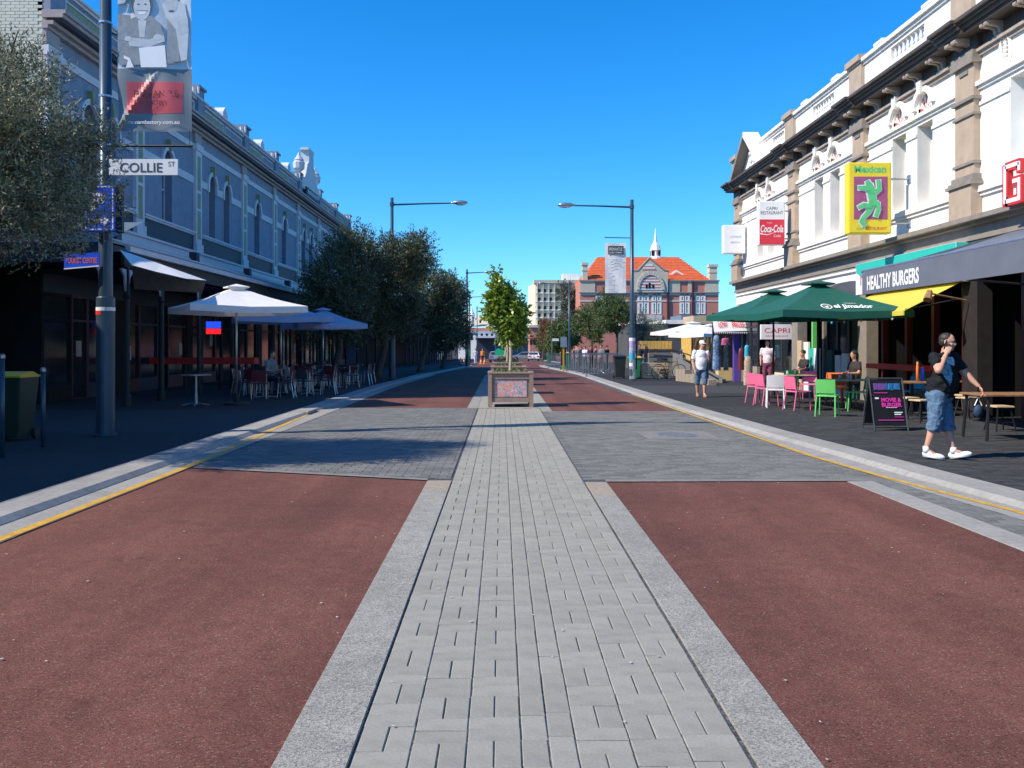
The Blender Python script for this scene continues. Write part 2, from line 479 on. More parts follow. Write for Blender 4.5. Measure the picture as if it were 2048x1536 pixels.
def red(name, pts):
    mb = MB(); mb.poly([(x, y, .004 + gz(y)) for x, y in pts]); return structure(name, mb, M_red)
mb = MB()
mb.poly([(-4.05, -10, .004), (-.87, -10, .004), (-.87, 9.85, .004), (-4.02, 10.85, .004)])
structure('red_road_surface', mb, M_red)
mb = MB()
mb.poly([(1.22, -10, .004), (4.03, -10, .004), (4.07, 9.8, .004), (1.22, 9.75, .004)])
structure('red_road_surface', mb, M_red)
YF = [21.2, 27, 32, 45, 55, 70, 80, 100, 130, 165]
sheet('red_road_surface', YF, lambda y: LK(y) + .85, lambda y: -.87, .004, M_red)
sheet('red_road_surface', [20.1] + YF[1:], lambda y: 1.22, lambda y: min(RK(y) - .75, 5.5), .004, M_red)

# footpaths (flat bed; the single pavers stand on it)
sheet('footpath', YS, lambda y: -60, lambda y: LK(y), FP - .006, M_char)
sheet('footpath', [21, 27, 32, 45, 55, 70, 77, 80, 90, 110, 130, 150, 200], lambda y: RK(y), lambda y: 60, FP - .006, M_char)
sheet('footpath', [-12, 0, 5, 8, 10, 12, 15, 20, 21], lambda y: RK(y), lambda y: 60, FP - .012, M_bed)

# ------------------------------------------------------------ pavers
def brick_mesh(w, d, h, c, name='brick', m=None):
    mb = MB(); mb.cbox(-w / 2, w / 2, -d / 2, d / 2, -h, 0, c)
    me = mb.mesh(name); me.materials.append(m); return me
def lay(root, cells, z, m, pitch, nsingle=300, name='brick'):
    "cells: (x, y, w, d). The nearest ones are single objects, the rest one part"
    cells = sorted(cells, key=lambda c: c[1])
    cache = {}
    st = MB()
    for i, (x, y, w, d) in enumerate(cells):
        g = .0045
        dz = random.gauss(0, .0012)
        if i < nsingle:
            key = (round(w, 3), round(d, 3))
            if key not in cache: cache[key] = brick_mesh(w - g, d - g, .03, .004, name, m)
            o = bpy.data.objects.new(name, cache[key]); COL.objects.link(o); o.parent = root
            o.location = (x + random.gauss(0, .0008), y + random.gauss(0, .0008), z + dz)
            o.rotation_euler = (random.gauss(0, .004), random.gauss(0, .006), random.gauss(0, .004))
        else:
            st.cbox(x - w / 2 + g / 2, x + w / 2 - g / 2, y - d / 2 + g / 2, y + d / 2 - g / 2, z + dz - .02, z + dz, .004)
    if st.f: st.build('brick_field', m, root, kind='stuff')

# median strip: pairs of pavers laid in squares, with two single stretcher columns
root = sheet('median_paving', [-10, 2, 5, 10, 15, 21], lambda y: -.585, lambda y: .97, -.004, M_bed)
U = .1093; x = -.575; cells = []
y_min = 2.55
cols = [('S', x + 2 * U * i) for i in range(3)] + [('L', x + 6 * U), ('L', x + 7 * U)] + [('S', x + 8 * U + 2 * U * i) for i in range(3)]
for ci, (kind, cx) in enumerate(cols):
    off = random.uniform(0, .4)
    k = 0; y = y_min - off
    while y < 21.2:
        if kind == 'L':
            cells.append((cx + U / 2, y + U, U, 2 * U))
        elif (k + ci) % 2 == 0:
            cells += [(cx + U / 2, y + U, U, 2 * U), (cx + 1.5 * U, y + U, U, 2 * U)]
        else:
            cells += [(cx + U, y + U / 2, 2 * U, U), (cx + U, y + 1.5 * U, 2 * U, U)]
        y += 2 * U; k += 1
cells = [c for c in cells if c[1] < 21.1 and c[1] > 2.3]
lay(root, cells, .007, M_paver, U)
sheet('median_paving', YF, lambda y: -.6, lambda y: .97, .006, M_paver)
# concrete strips either side of the median
def strip_pieces(name, x0, x1, y0, y1, L, m, z=.012):
    r = None; y = y0
    root = MB().box(x0 + .01, x1 - .01, y0, y1, -.05, -.005).build(name, M_bed, None, kind='structure')
    while y < y1 - .01:
        y2 = min(y + L, y1)
        MB().cbox(x0, x1, y + .003, y2 - .003, -.03, z, .003).build('concrete_slab', m, root)
        y = y2
    return root
strip_pieces('concrete_strip', -.868, -.585, -1.4, 9.2, 5.3, M_agg)
strip_pieces('concrete_strip', .972, 1.218, -1.4, 8.9, 5.15, M_agg)
strip_pieces('concrete_strip', -.868, -.6, 21.2, 44.9, 6, M_agg)
strip_pieces('concrete_strip', .972, 1.218, 20.1, 44.9, 6, M_agg)
strip_pieces('tan_slab_strip', -.868, -.585, 9.2, 9.86, .66, M_tan)
strip_pieces('tan_slab_strip', .972, 1.218, 8.9, 9.74, .84, M_tan)
strip_pieces('concrete_strip', 4.035, 4.33, -3, 9.8, 3.2, M_conc, .012)
# crossing: thin light border lines across the lanes
mb = MB()
mb.poly([(-4.0, 10.86, .0135), (-.87, 9.87, .0135), (-.87, 10.0, .0135), (-4.0, 11.0, .0135)])
mb.poly([(1.22, 9.76, .0135), (4.3, 9.81, .0135), (4.3, 9.95, .0135), (1.22, 9.9, .0135)])
mb.poly([(-4.05, 21.0, .0135), (-.6, 21.0, .0135), (-.6, 21.19, .0135), (-4.05, 21.19, .0135)])
mb.poly([(.97, 19.9, .0135), (4.2, 19.9, .0135), (4.2, 20.09, .0135), (.97, 20.09, .0135)])
structure('border_strip', mb, mat('dull_concrete', (.22, .215, .20), .9, .15, 10, stain=.3))

def inside(p, poly):
    x, y = p; c = False; j = len(poly) - 1
    for i in range(len(poly)):
        xi, yi = poly[i]; xj, yj = poly[j]
        if (yi > y) != (yj > y) and x < (xj - xi) * (y - yi) / (yj - yi) + xi: c = not c
        j = i
    return c
def bond(poly, w, d, header=None):
    xs = [p[0] for p in poly]; ys = [p[1] for p in poly]; out = []
    y = min(ys); r = 0
    while y < max(ys):
        x = min(xs) + (w / 2 if r % 2 else 0)
        cy = y + d / 2; cr = []
        for (x0, y0), (x1, y1) in zip(poly, poly[1:] + poly[:1]):
            if (y0 > cy) != (y1 > cy): cr.append(x0 + (x1 - x0) * (cy - y0) / (y1 - y0))
        cr.sort()
        while x - w < max(xs):
            for a, b in zip(cr[::2], cr[1::2]):
                p, q = max(x, a), min(x + w, b)
                if q - p > .03: out.append(((p + q) / 2, cy, q - p, d))
            x += w
        y += d; r += 1
    return out
pl = [(-4.06, 11.0), (-.6, 10.0), (-.6, 20.98), (-4.06, 20.98)]
root = structure('crossing_paving', MB().poly([(x, y, .0045) for x, y in pl]), M_bedl)
lay(root, bond(pl, .22, .11), .0105, M_char2, .11)
pr = [(.975, 9.93), (4.32, 9.93), (4.32, 4.0), (5.1, 4.0), (5.0, 8.2), (4.70, 10.0), (4.52, 12.5), (4.48, 19.9), (.975, 19.9)]
root = structure('crossing_paving', MB().poly([(x, y, .0045) for x, y in pr]), M_bedl)
lay(root, bond(pr, .22, .11), .0105, M_char2, .11)
pf = [(6.0, 5), (5.70, 6.02), (5.41, 9), (5.26, 12), (5.06, 15), (4.86, 20), (4.84, 21), (9.9, 21), (9.9, 12), (8, 9)]
root = structure('footpath_paving', MB().poly([(x, y, FP - .008) for x, y in pf]), M_bed)
lay(root, bond(pf, .22, .11), FP, M_char, .11)

# manhole
mh = thing('manhole_cover', 'round iron manhole cover set in a pale concrete square in the grey crossing', 'manhole cover', (3.1, 14.8, .01))
MB().box(-.62, .62, -.62, .62, -.02, .006).build('surround', MATS['dull_concrete'], mh, world=False)
MB().lathe([(.36, 0), (.36, .014), (.33, .016), (.33, .010)], n=32).build('rim', M_galv, mh, world=False)
MB().lathe([(.31, 0), (.31, .014)], n=32).build('lid', mat("worn_iron", (.16, .15, .14), .6, .3, 20, .8, 40), mh, world=False)
fl = thing('drain_lid', 'small square concrete pit lid beside the left kerb', 'drain lid', (-4.6, 19.6, FP + .004))
MB().cbox(-.2, .2, -.5, .5, -.03, .02, .01).build('lid', M_conc, fl, world=False)

# kerbs, laid in separate stones
def kerb(fn, side, y0, y1, w, name):
    root = MB().box(fn((y0 + y1) / 2) - .05, fn((y0 + y1) / 2) + .05, y0 - .1, y0, -.06, -.045).build(name, M_conc, None, kind='structure')
    y = y0
    while y < y1:
        L = 2.4 if y < 45 else 8
        a, b = y + .004, min(y + L, y1) - .004
        mb = MB(); s = side
        def prof(yy):
            X = fn(yy); z = gz(yy)
            return [(X, yy, z - .04), (X, yy, z + FP + .006), (X - s * (w - .07), yy, z + FP + .006), (X - s * w, yy, z + FP - .045), (X - s * w, yy, z - .04)]
        A, B = prof(a), prof(b)
        mb.add(A + B, [(0, 1, 6, 5), (1, 2, 7, 6), (2, 3, 8, 7), (3, 4, 9, 8), (0, 4, 3, 2, 1), (5, 6, 7, 8, 9)])
        mb.build('kerb_stone', M_conc, root)
        y += L
    return root
kerb(LK, -1, 0.6, 140, .48, 'kerb'); kerb(RK, 1, 3.0, 140, .5, 'kerb')
# gutters
def gutter(f0, f1, y0, y1, z=.0135):
    root = None; y = y0; mb = MB()
    while y < y1:
        a, b = y + .003, y + 2.997
        mb.quad((f0(a), a, z), (f1(a), a, z), (f1(b), b, z), (f0(b), b, z)); y += 3
    return structure('gutter', mb, M_conc)
gutter(lambda y: LK(y) + .5, lambda y: LK(y) + .86, 0, 44)
gutter(lambda y: max(RK(y) - .85, 4.46), lambda y: RK(y) - .51, 3, 44)
# yellow lines
def line(fn, y0, y1, w, name='yellow_line'):
    mb = MB(); y = y0
    while y < y1:
        b = min(y + .5, y1)
        j = random.gauss(0, .003)
        mb.quad((fn(y) - w / 2, y, .018), (fn(y) + w / 2 + j, y, .018), (fn(b) + w / 2 + j, b, .018), (fn(b) - w / 2, b, .018)); y += .5
    return structure(name, mb, M_yel)
line(interp([(0, -4.09), (11, -4.09), (19, -4.42), (24, -4.45)]), 0, 20.8, .10)
line(interp([(5, 5.1), (6.5, 5.02), (8, 4.90), (10, 4.6), (12, 4.42), (15, 4.38), (20, 4.3), (27, 4.18)]), 4.5, 27, .085)

# scattered litter and leaves on the road: tiny pale flecks
mb = MB()
for i in range(170):
    y = random.uniform(2.8, 11); x = random.choice([random.uniform(-4, -.9), random.uniform(1.2, 4), random.uniform(-.9, 1.2)])
    s = random.uniform(.004, .012); a = random.uniform(0, 6.28)
    mb.poly([(x + s * math.cos(a + t) * random.uniform(.6, 1.3), y + s * math.sin(a + t), .0155) for t in (0, 1.5, 3.1, 4.6)])
mb.build('litter', mat("pale_litter", (.5, .49, .46), .8, .3, 40), None, kind='stuff')
# ================================================================== BUILDINGS
def wall_cells(mb, F, u0, u1, v0, v1, holes, w=0.0):
    us = sorted({u0, u1, *[h[0] for h in holes], *[h[1] for h in holes]})
    vs = sorted({v0, v1, *[h[2] for h in holes], *[h[3] for h in holes]})
    us = [u for u in us if u0 <= u <= u1]; vs = [v for v in vs if v0 <= v <= v1]
    for a, b in zip(us[:-1], us[1:]):
        for c, d in zip(vs[:-1], vs[1:]):
            mu, mv = (a + b) / 2, (c + d) / 2
            if any(h[0] < mu < h[1] and h[2] < mv < h[3] for h in holes): continue
            mb.quad(F(a, c, w), F(b, c, w), F(b, d, w), F(a, d, w))
def reveal(mb, F, h, depth, w=0.0, top=True):
    a, b, c, d = h
    mb.quad(F(a, c, w), F(a, c, w - depth), F(a, d, w - depth), F(a, d, w))
    mb.quad(F(b, c, w), F(b, c, w - depth), F(b, d, w - depth), F(b, d, w))
    mb.quad(F(a, c, w), F(b, c, w), F(b, c, w - depth), F(a, c, w - depth))
    if top: mb.quad(F(a, d, w), F(b, d, w), F(b, d, w - depth), F(a, d, w - depth))
def arch_fill(mb, F, a, b, vs, vt, w=0.0, depth=.3, n=12, ea=None, eb=None):
    "wall between a semicircular head (springing vs) and the line vt, plus its soffit; hole from a to b"
    r = (b - a) / 2; c = (a + b) / 2
    pts = [(c - r * math.cos(math.pi * i / n), vs + r * math.sin(math.pi * i / n)) for i in range(n + 1)]
    for (p, q) in zip(pts[:-1], pts[1:]):
        mb.quad(F(p[0], p[1], w), F(q[0], q[1], w), F(q[0], vt, w), F(p[0], vt, w))
        mb.quad(F(p[0], p[1], w), F(q[0], q[1], w), F(q[0], q[1], w - depth), F(p[0], p[1], w - depth))
def arch_band(mb, F, c, vs, r0, r1, w0, w1, n=14, a0=0.0, a1=math.pi):
    for i in range(n):
        t0 = a0 + (a1 - a0) * i / n; t1 = a0 + (a1 - a0) * (i + 1) / n
        P = lambda r, t, w: F(c - r * math.cos(t), vs + r * math.sin(t), w)
        mb.quad(P(r0, t0, w1), P(r0, t1, w1), P(r1, t1, w1), P(r1, t0, w1))
        mb.quad(P(r1, t0, w0), P(r1, t1, w0), P(r1, t1, w1), P(r1, t0, w1))
        mb.quad(P(r0, t0, w0), P(r0, t1, w0), P(r0, t1, w1), P(r0, t0, w1))
def mould(mb, F, u0, u1, steps, ends=True):
    "steps: (v0, v1, w) stacked courses"
    for (a, b, w) in steps: mb.fbox(F, u0, u1, a, b, 0, w)

# ------------------------------------------------------------ RIGHT: white two-storey shop row
RX = 10.0
def FRt(u, v, w): return (RX - w, u, v)
rb = thing('shop_building', 'white rendered two storey shop row with tan pilasters and dark bracketed cornice', 'building', (RX, 20.8, 0))
PIL = [6.9, 12.4, 17.9, 23.25, 28.6, 35.25]
Y0R, Y1R = 5.0, 35.6
wins = []; arches = []
for a, b in zip(PIL[:-1], PIL[1:]):
    c = (a + b) / 2
    if b < 18:
        wins.append((c - .15, c + 1.35 if b > 13 else c + 1.35)); 
    else:
        for k in (-.68, .6):
            m_ = c - .05 + k * (1 if b < 30 else 1.0)
            wins.append((m_ - .36, m_ + .36)); arches.append(m_)
holes = [(a, b, 4.95, 6.85) for a, b in wins]
mb = MB()
wall_cells(mb, FRt, Y0R, Y1R, 3.0, 8.5, holes + [(m_ - .3, m_ + .3, 7.12, 7.55) for m_ in arches])
for h in holes: reveal(mb, FRt, h, .42)
for m_ in arches:
    reveal(mb, FRt, (m_ - .3, m_ + .3, 7.12, 7.13), .14, top=False)
    arch_fill(mb, FRt, m_ - .3, m_ + .3, 7.25, 7.55, depth=.14)
# end walls, rear, flat roof
mb.quad((RX, Y1R, 0), (RX + 12, Y1R, 0), (RX + 12, Y1R, 9.2), (RX, Y1R, 9.2))
mb.quad((RX, Y0R, 0), (RX + 12, Y0R, 0), (RX + 12, Y0R, 9.2), (RX, Y0R, 9.2))
mb.quad((RX + 12, Y0R, 0), (RX + 12, Y1R, 0), (RX + 12, Y1R, 9.2), (RX + 12, Y0R, 9.2))
mb.build('wall', M_white, rb)
MB().quad((RX + .3, Y0R, 8.6), (RX + 12, Y0R, 8.6), (RX + 12, Y1R, 8.6), (RX + .3, Y1R, 8.6)).build('roof', M_road, rb)
# sill band, impost bands
mb = MB()
for a, b in zip(PIL[:-1], PIL[1:]):
    a += .36; b -= .36
    mould(mb, FRt, a, b, [(4.70, 4.78, .05), (4.78, 4.90, .10)])
    mould(mb, FRt, a, b, [(6.93, 7.0, .05), (7.0, 7.09, .11)])
    ws = [w for w in wins if a < w[0] < b]
    us = [a] + [x for w in ws for x in w] + [b]
    for i in range(0, len(us), 2):
        if us[i + 1] - us[i] > .1: mould(mb, FRt, us[i], us[i + 1], [(6.60, 6.67, .035)])
mb.build('string_moulding', M_white, rb)
# hood moulds and keystones, striped tympana
for m_ in arches:
    mb = MB(); arch_band(mb, FRt, m_, 7.22, .36, .50, 0, .09)
    mb.prism([FRt(m_ - .07, 7.52, 0), FRt(m_ + .07, 7.52, 0), FRt(m_ + .11, 7.82, 0), FRt(m_ - .11, 7.82, 0)], (-.16, 0, 0))
    mb.build('hood_mould', M_white, rb)
    mb = MB()
    n = 9
    for i in range(n):
        t0, t1 = math.pi * i / n, math.pi * (i + 1) / n
        mb.mat(i % 2)
        P = lambda r, t: FRt(m_ - r * math.cos(t), 7.14 + r * math.sin(t) * 1.25, -.05)
        mb.add([P(.02, t0), P(.32, t0), P(.32, t1), P(.02, t1)], [(0, 1, 2, 3)])
    mb.build('tympanum', [M_brickp, M_brickw], rb)
# windows
for a, b in wins:
    w = MB()
    wd = .05
    for (p, q, r, s) in ((a, b, 4.95, 5.01), (a, b, 6.79, 6.85), (a, a + wd, 5.01, 6.79), (b - wd, b, 5.01, 6.79), (a + wd, b - wd, 5.87, 5.93)):
        w.fbox(FRt, p, q, r, s, -.42, -.34)
    wf = w.build('window', M_white, rb)
    big = (b - a) > 1
    MB().quad(FRt(a, 4.95, -.40), FRt(b, 4.95, -.40), FRt(b, 6.85, -.40), FRt(a, 6.85, -.40)).build('pane', M_glassb if big else M_glass, wf)
# awning-level cornice (grey-brown)
mb = MB()
mould(mb, FRt, Y0R, Y1R + .1, [(3.80, 3.88, .12), (3.88, 4.10, .07), (4.10, 4.17, .20), (4.17, 4.27, .34)])
mb.build('lower_cornice', M_gmould, rb)
MB().fbox(FRt, Y0R, Y1R, 3.05, 3.78, 0, .05).build('fascia_board', M_white, rb)
mb = MB(); mould(mb, FRt, 23.3, Y1R, [(3.66, 3.72, .12), (3.3, 3.36, .09)])
mb.build('fascia_moulding', M_white, rb)
# main cornice
mb = MB()
mould(mb, FRt, Y0R, Y1R + .15, [(8.06, 8.14, .40), (8.14, 8.22, .47), (8.22, 8.27, .54), (8.27, 8.34, .61)])
mb.build('cornice', M_corn, rb)
MB().fbox(FRt, Y0R, Y1R + .02, 7.76, 8.06, 0, .03).build('frieze', M_corn, rb)
mb = MB(); mould(mb, FRt, Y0R, Y1R + .03, [(7.62, 7.70, .06), (7.70, 7.76, .12)])
mb.build('architrave', M_conso, rb)
# console brackets (pairs)
def console_mesh():
    mb = MB()
    for s in (-.085, .085):
        prof = [(0, -.30), (.05, -.30), (.09, -.24), (.10, -.16), (.20, -.12), (.34, -.11), (.42, -.06), (.42, 0), (0, 0)]
        mb.prism([(-w, s - .05, z) for w, z in prof], (0, .10, 0))
        mb.tube([(-.40, s - .055, -.055), (-.40, s + .055, -.055)], .055, 8)
    mb.box(-.07, 0, -.20, .20, -.34, -.29)
    me = mb.mesh('bracket'); me.materials.append(M_conso); return me
bm_ = console_mesh()
for a, b in zip(PIL[:-1], PIL[1:]):
    n = 5
    for k in range(n):
        y = a + (b - a) * k / n
        o = bpy.data.objects.new('bracket', bm_); COL.objects.link(o); o.parent = rb
        o.location = Vector((RX - .03, y, 8.06)) - Vector((RX, 20.8, 0))
        o.scale = (.95, 1.5, 1.0) if k == 0 else (.78, .85, .85)
# parapet with balustrade and piers
mb = MB()
bal = []
for a, b in zip(PIL[:-1], PIL[1:]):
    c = (a + b) / 2
    if b > 30:
        bal += [(29.4, 30.6), (34.3, 34.9)]
    else: bal.append((c - .95, c + .75))
def FP2(u, v, w): return (RX - .12 - w, u, v)
wall_cells(mb, FP2, Y0R, Y1R, 8.34, 9.3, [(a, b, 8.80, 9.13) for a, b in bal])
for a, b in bal: reveal(mb, FP2, (a, b, 8.80, 9.13), .22)
mb.quad((RX + .2, Y0R, 8.34), (RX + .2, Y1R, 8.34), (RX + .2, Y1R, 8.8), (RX + .2, Y0R, 8.8))
mb.quad(FP2(Y1R, 8.34, 0), FP2(Y1R, 8.34, -.32), FP2(Y1R, 9.3, -.32), FP2(Y1R, 9.3, 0))
mb.build('parapet', M_white, rb)
mb = MB()
mould(mb, FP2, Y0R, Y1R + .05, [(9.22, 9.30, .05), (9.30, 9.40, .12)])
mb.fbox(FP2, Y0R, Y1R + .05, 9.22, 9.40, -.3, 0)
for a, b in zip(PIL[:-1], PIL[1:]):
    c = (a + b) / 2
    if b < 30:
        mb.fbox(FP2, c - 1.55, c - 1.05, 9.40, 9.48, -.28, .13); mb.fbox(FP2, c + .95, c + 1.45, 9.40, 9.48, -.28, .13)
mb.build('coping', M_white, rb)
bl = MB().lathe([(.05, 0), (.05, .03), (.03, .05), (.055, .12), (.03, .20), (.025, .26), (.05, .29), (.05, .33)], n=8).mesh('baluster'); bl.materials.append(M_white)
for a, b in bal:
    n = int((b - a) / .19)
    for k in range(n):
        o = bpy.data.objects.new('baluster', bl); COL.objects.link(o); o.parent = rb
        o.location = Vector((RX - .04, a + (b - a) * (k + .5) / n, 8.80)) - Vector((RX, 20.8, 0))
# pilasters
for i, p in enumerate(PIL):
    mb = MB(); h = .36
    mb.fbox(FRt, p - h, p + h, 5.05, 7.62, 0, .14)
    mb.fbox(FRt, p - h - .08, p + h + .08, 4.27, 4.95, 0, .24)
    mb.build('pilaster', M_tanr, rb)
    for grp in (((4.95, 5.01, .13, .29), (5.01, 5.07, .09, .25), (5.07, 5.18, .05, .2)), ((5.40, 5.46, .04, .18),), ((6.42, 6.47, .04, .18),), ((6.74, 6.81, .05, .2),), ((7.50, 7.62, .07, .22), (7.62, 7.765, .06, .2)), ((7.33, 7.41, -.2, .17),)):
        mb = MB()
        for v0, v1, e, w in grp: mb.fbox(FRt, p - h - e, p + h + e, v0, v1, .005, w)
        mb.build('pilaster_moulding', M_gmould, rb)
    mb = MB()
    mb.fbox(FRt, p - h - .04, p + h + .04, 8.34, 9.34, .13, .22)
    mb.fbox(FRt, p - h - .10, p + h + .10, 9.34, 9.50, -.15, .32)
    mb.build('parapet_pier', M_tanr, rb)
    # projection of the cornice over the pilaster
    mb = MB()
    for v0, v1, w in ((7.80, 8.06, .13), (8.062, 8.138, .48), (8.142, 8.218, .55), (8.222, 8.268, .62), (8.272, 8.338, .70)):
        mb.fbox(FRt, p - h - .12, p + h + .12, v0, v1, .0, w)
    mb.build('cornice_break', M_corn, rb)
# triangular pediment above the far bay
pc = 32.75
mb = MB()
mb.prism([FRt(pc - 1.75, 8.345, .15), FRt(pc + 1.75, 8.345, .15), FRt(pc, 9.75, .15)], (-.05, 0, 0))
mb.build('pediment', M_white, rb)
mb = MB()
for s in (-1, 1):
    A = (pc + s * 1.95, 8.345); B = (pc, 9.90)
    mb = MB(); mb.prism([FRt(A[0], A[1], 0), FRt(A[0] - s * .24, A[1], 0), FRt(B[0] - s * .003, B[1] - .2, 0), FRt(B[0] + s * .003, B[1], 0)], (-.6, 0, 0))
    mb.build('pediment_moulding', M_gmould if s > 0 else M_white, rb)  # sunlight put into the colour: near rake white, far rake grey-brown
mb = MB()
for k in range(14):
    mb.ell(FRt(pc + random.uniform(-.5, .5), 8.75 + random.uniform(-.2, .45), .22), (.05, .12, .09), 6, 4)
mb.build('relief_ornament', M_brickw, rb)
# round medallion in the near bay
mb = MB(); mb.tube([FRt(16.62 + .17 * math.cos(t), 7.42 + .32 * math.sin(t), .03) for t in np.linspace(0, 2 * math.pi, 14)], .035, 6)
for k in range(7): mb.ell(FRt(16.62, 7.16 + .085 * k, .03), (.04, .07, .045), 6, 4)
mb.build('medallion', M_white, rb)
# ground floor: piers and recessed shop rooms
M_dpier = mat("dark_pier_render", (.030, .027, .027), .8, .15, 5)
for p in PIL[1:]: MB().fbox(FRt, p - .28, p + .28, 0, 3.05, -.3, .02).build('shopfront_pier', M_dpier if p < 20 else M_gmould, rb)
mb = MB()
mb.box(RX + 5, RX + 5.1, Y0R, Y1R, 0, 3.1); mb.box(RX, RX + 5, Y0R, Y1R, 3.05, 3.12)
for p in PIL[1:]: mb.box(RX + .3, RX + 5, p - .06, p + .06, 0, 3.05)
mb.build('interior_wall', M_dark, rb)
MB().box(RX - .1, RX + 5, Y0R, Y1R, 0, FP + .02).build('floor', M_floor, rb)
# fronts
def front(y0, y1, n, frame, riser, rcol, glass=M_glass, door=None, base=.6):
    mb = MB(); mb.fbox(FRt, y0, y1, FP, base, -.16, -.04)
    mb.build('stall_riser', rcol, rb)
    d = (y1 - y0) / n
    for k in range(n):
        a, b = y0 + k * d, y0 + (k + 1) * d
        w = MB()
        for (p, q, r, s) in ((a, b, base, base + .07), (a, b, 2.93, 3.0), (a, a + .06, base + .07, 2.93), (b - .06, b, base + .07, 2.93), (a + .06, b - .06, 2.3, 2.35)):
            w.fbox(FRt, p, q, r, s, -.14, -.06)
        wf = w.build('shop_window', frame, rb)
        MB().quad(FRt(a, base, -.10), FRt(b, base, -.10), FRt(b, 3.0, -.10), FRt(a, 3.0, -.10)).build('pane', glass, wf)
front(23.55, 26.0, 3, M_black, .5, M_wht)
front(29.0, 31.4, 2, M_navy, .5, M_cream)
front(33.0, 35.0, 2, M_navy, .5, M_tan, base=.75)
for y, m_ in ((18.3, M_redp), (19.6, M_redp), (20.9, M_redp), (22.2, M_redp), (13.4, M_redp), (14.9, M_redp), (16.2, M_redp), (27.2, M_green), (26.3, M_gmould)):
    MB().fbox(FRt, y - .06, y + .06, FP, 3.0, -.2, -.06).build('shopfront_post', m_, rb)
for y, m_, h in ((23.7, M_grn, 1.5), (24.4, M_wht, 1.35), (24.9, M_wht, 1.3), (25.5, M_grn, 1.45), (27.5, M_wht, 1.7), (28.1, M_lwood, 1.75), (26.6, M_wht, 1.5), (27.0, M_teal, 1.5)):
    MB().fbox(FRt, y - .2, y + .2, FP, h, -.03, .04).build('wall_panel', m_, rb)
# counters, shelves and menu boards inside the burger shop
mb = MB(); mb.box(RX + 1.6, RX + 2.2, 13.2, 17.2, FP, 1.1); mb.build('counter', M_wood, rb)
mb = MB()
for k in range(4): mb.box(RX + 4.6, RX + 4.95, 13, 17, 1.2 + .4 * k, 1.24 + .4 * k)
mb.build('shelf', M_wood, rb)
for y in (19.0, 20.5, 21.6): MB().box(RX + 4.9, RX + 4.96, y, y + .8, 1.6, 2.5).build('menu_board', M_navy, rb)
MB().fbox(FRt, 19.2, 21.9, 1.0, 1.12, .02, .5).build('counter_shelf', M_redb, rb)

# ------------------------------------------------------------ RIGHT: awnings and hanging signs
aw = thing('burger_shop_awning', 'long slate grey fabric awning with white lettering over the burger shop', 'awning', (8.5, 12, 2.6))
AX, AY0, AY1 = 7.05, 6.0, 16.35
mb = MB()
for a, b in zip(np.linspace(AY0, AY1, 7)[:-1], np.linspace(AY0, AY1, 7)[1:]):
    pts = []
    n = 5
    for i in range(n + 1):
        t = i / n
        pts.append((RX - .08 + (AX - RX + .08) * t, 3.80 + (3.0 - 3.80) * t - .05 * math.sin(math.pi * t)))
    for p, q in zip(pts[:-1], pts[1:]):
        mb.quad((p[0], a, p[1]), (p[0], b, p[1]), (q[0], b, q[1]), (q[0], a, q[1]))
mb.build('canopy', M_grey_aw, aw)
mb = MB()
mb.box(AX - .03, AX, AY0, AY1, 2.58, 3.02); mb.build('valance', M_grey_aw, aw)
MB().tube([(AX, AY0, 3.03), (AX, AY1 + .05, 3.03)], .035, 8).build('front_rail', M_galv, aw)
mb = MB()
for y in (7, 9.2, 11.4, 13.6, 15.9): mb.tube([(RX - .1, y, 2.75), (AX + .1, y, 2.97)], .022, 6)
mb.build('arm', M_galv, aw)
MB().poly([(RX - .08, AY1 - .01, 3.80), (AX, AY1 - .01, 3.0), (AX, AY1 - .01, 2.58), (AX + .5, AY1 - .01, 2.72)]).build('side_flap', M_grey_aw, aw)
lettering('HEALTHY BURGERS', M_wht, aw, (AX - .03, 15.12, 2.78), (0, -1, 0), (0, 0, 1), W=2.0, H=.27, ext=.006, bold=.035)

aw = thing('yellow_awning', 'bright yellow fabric awning hung with small round bulbs above the red cafe front', 'awning', (9.3, 20, 2.4))
mb = MB()
mb.quad((9.92, 18.05, 2.98), (9.92, 22.3, 2.98), (8.66, 22.2, 2.34), (8.66, 18.05, 2.34))
mb.box(8.64, 8.66, 18.05, 22.2, 2.24, 2.34)
mb.build('canopy', M_yelf, aw)
mb = MB()
for y in (18.1, 20.1, 22.1): mb.tube([(9.9, y, 2.6), (8.7, y, 2.36)], .02, 6)
mb.build('arm', M_black, aw)
for k, (y, m_) in enumerate(((18.6, M_bulb), (19.4, M_pink), (20.2, M_bulb), (21.2, M_bulb), (22.0, M_cyan))):
    MB().ell((8.65, y, 2.18), (.028, .028, .035), 8, 6).build('bulb', m_, aw)
lp = thing('wall_spotlight', 'small dark spotlight on an arm just under the yellow awning corner', 'spotlight', (9.0, 17.9, 2.6))
mb = MB(); mb.tube([(9.9, 17.9, 2.55), (9.1, 17.85, 2.7)], .02, 6); mb.tube([(9.1, 17.85, 2.74), (9.0, 17.75, 2.55)], [.06, .09], 8); mb.build('lamp_head', M_wood, lp)

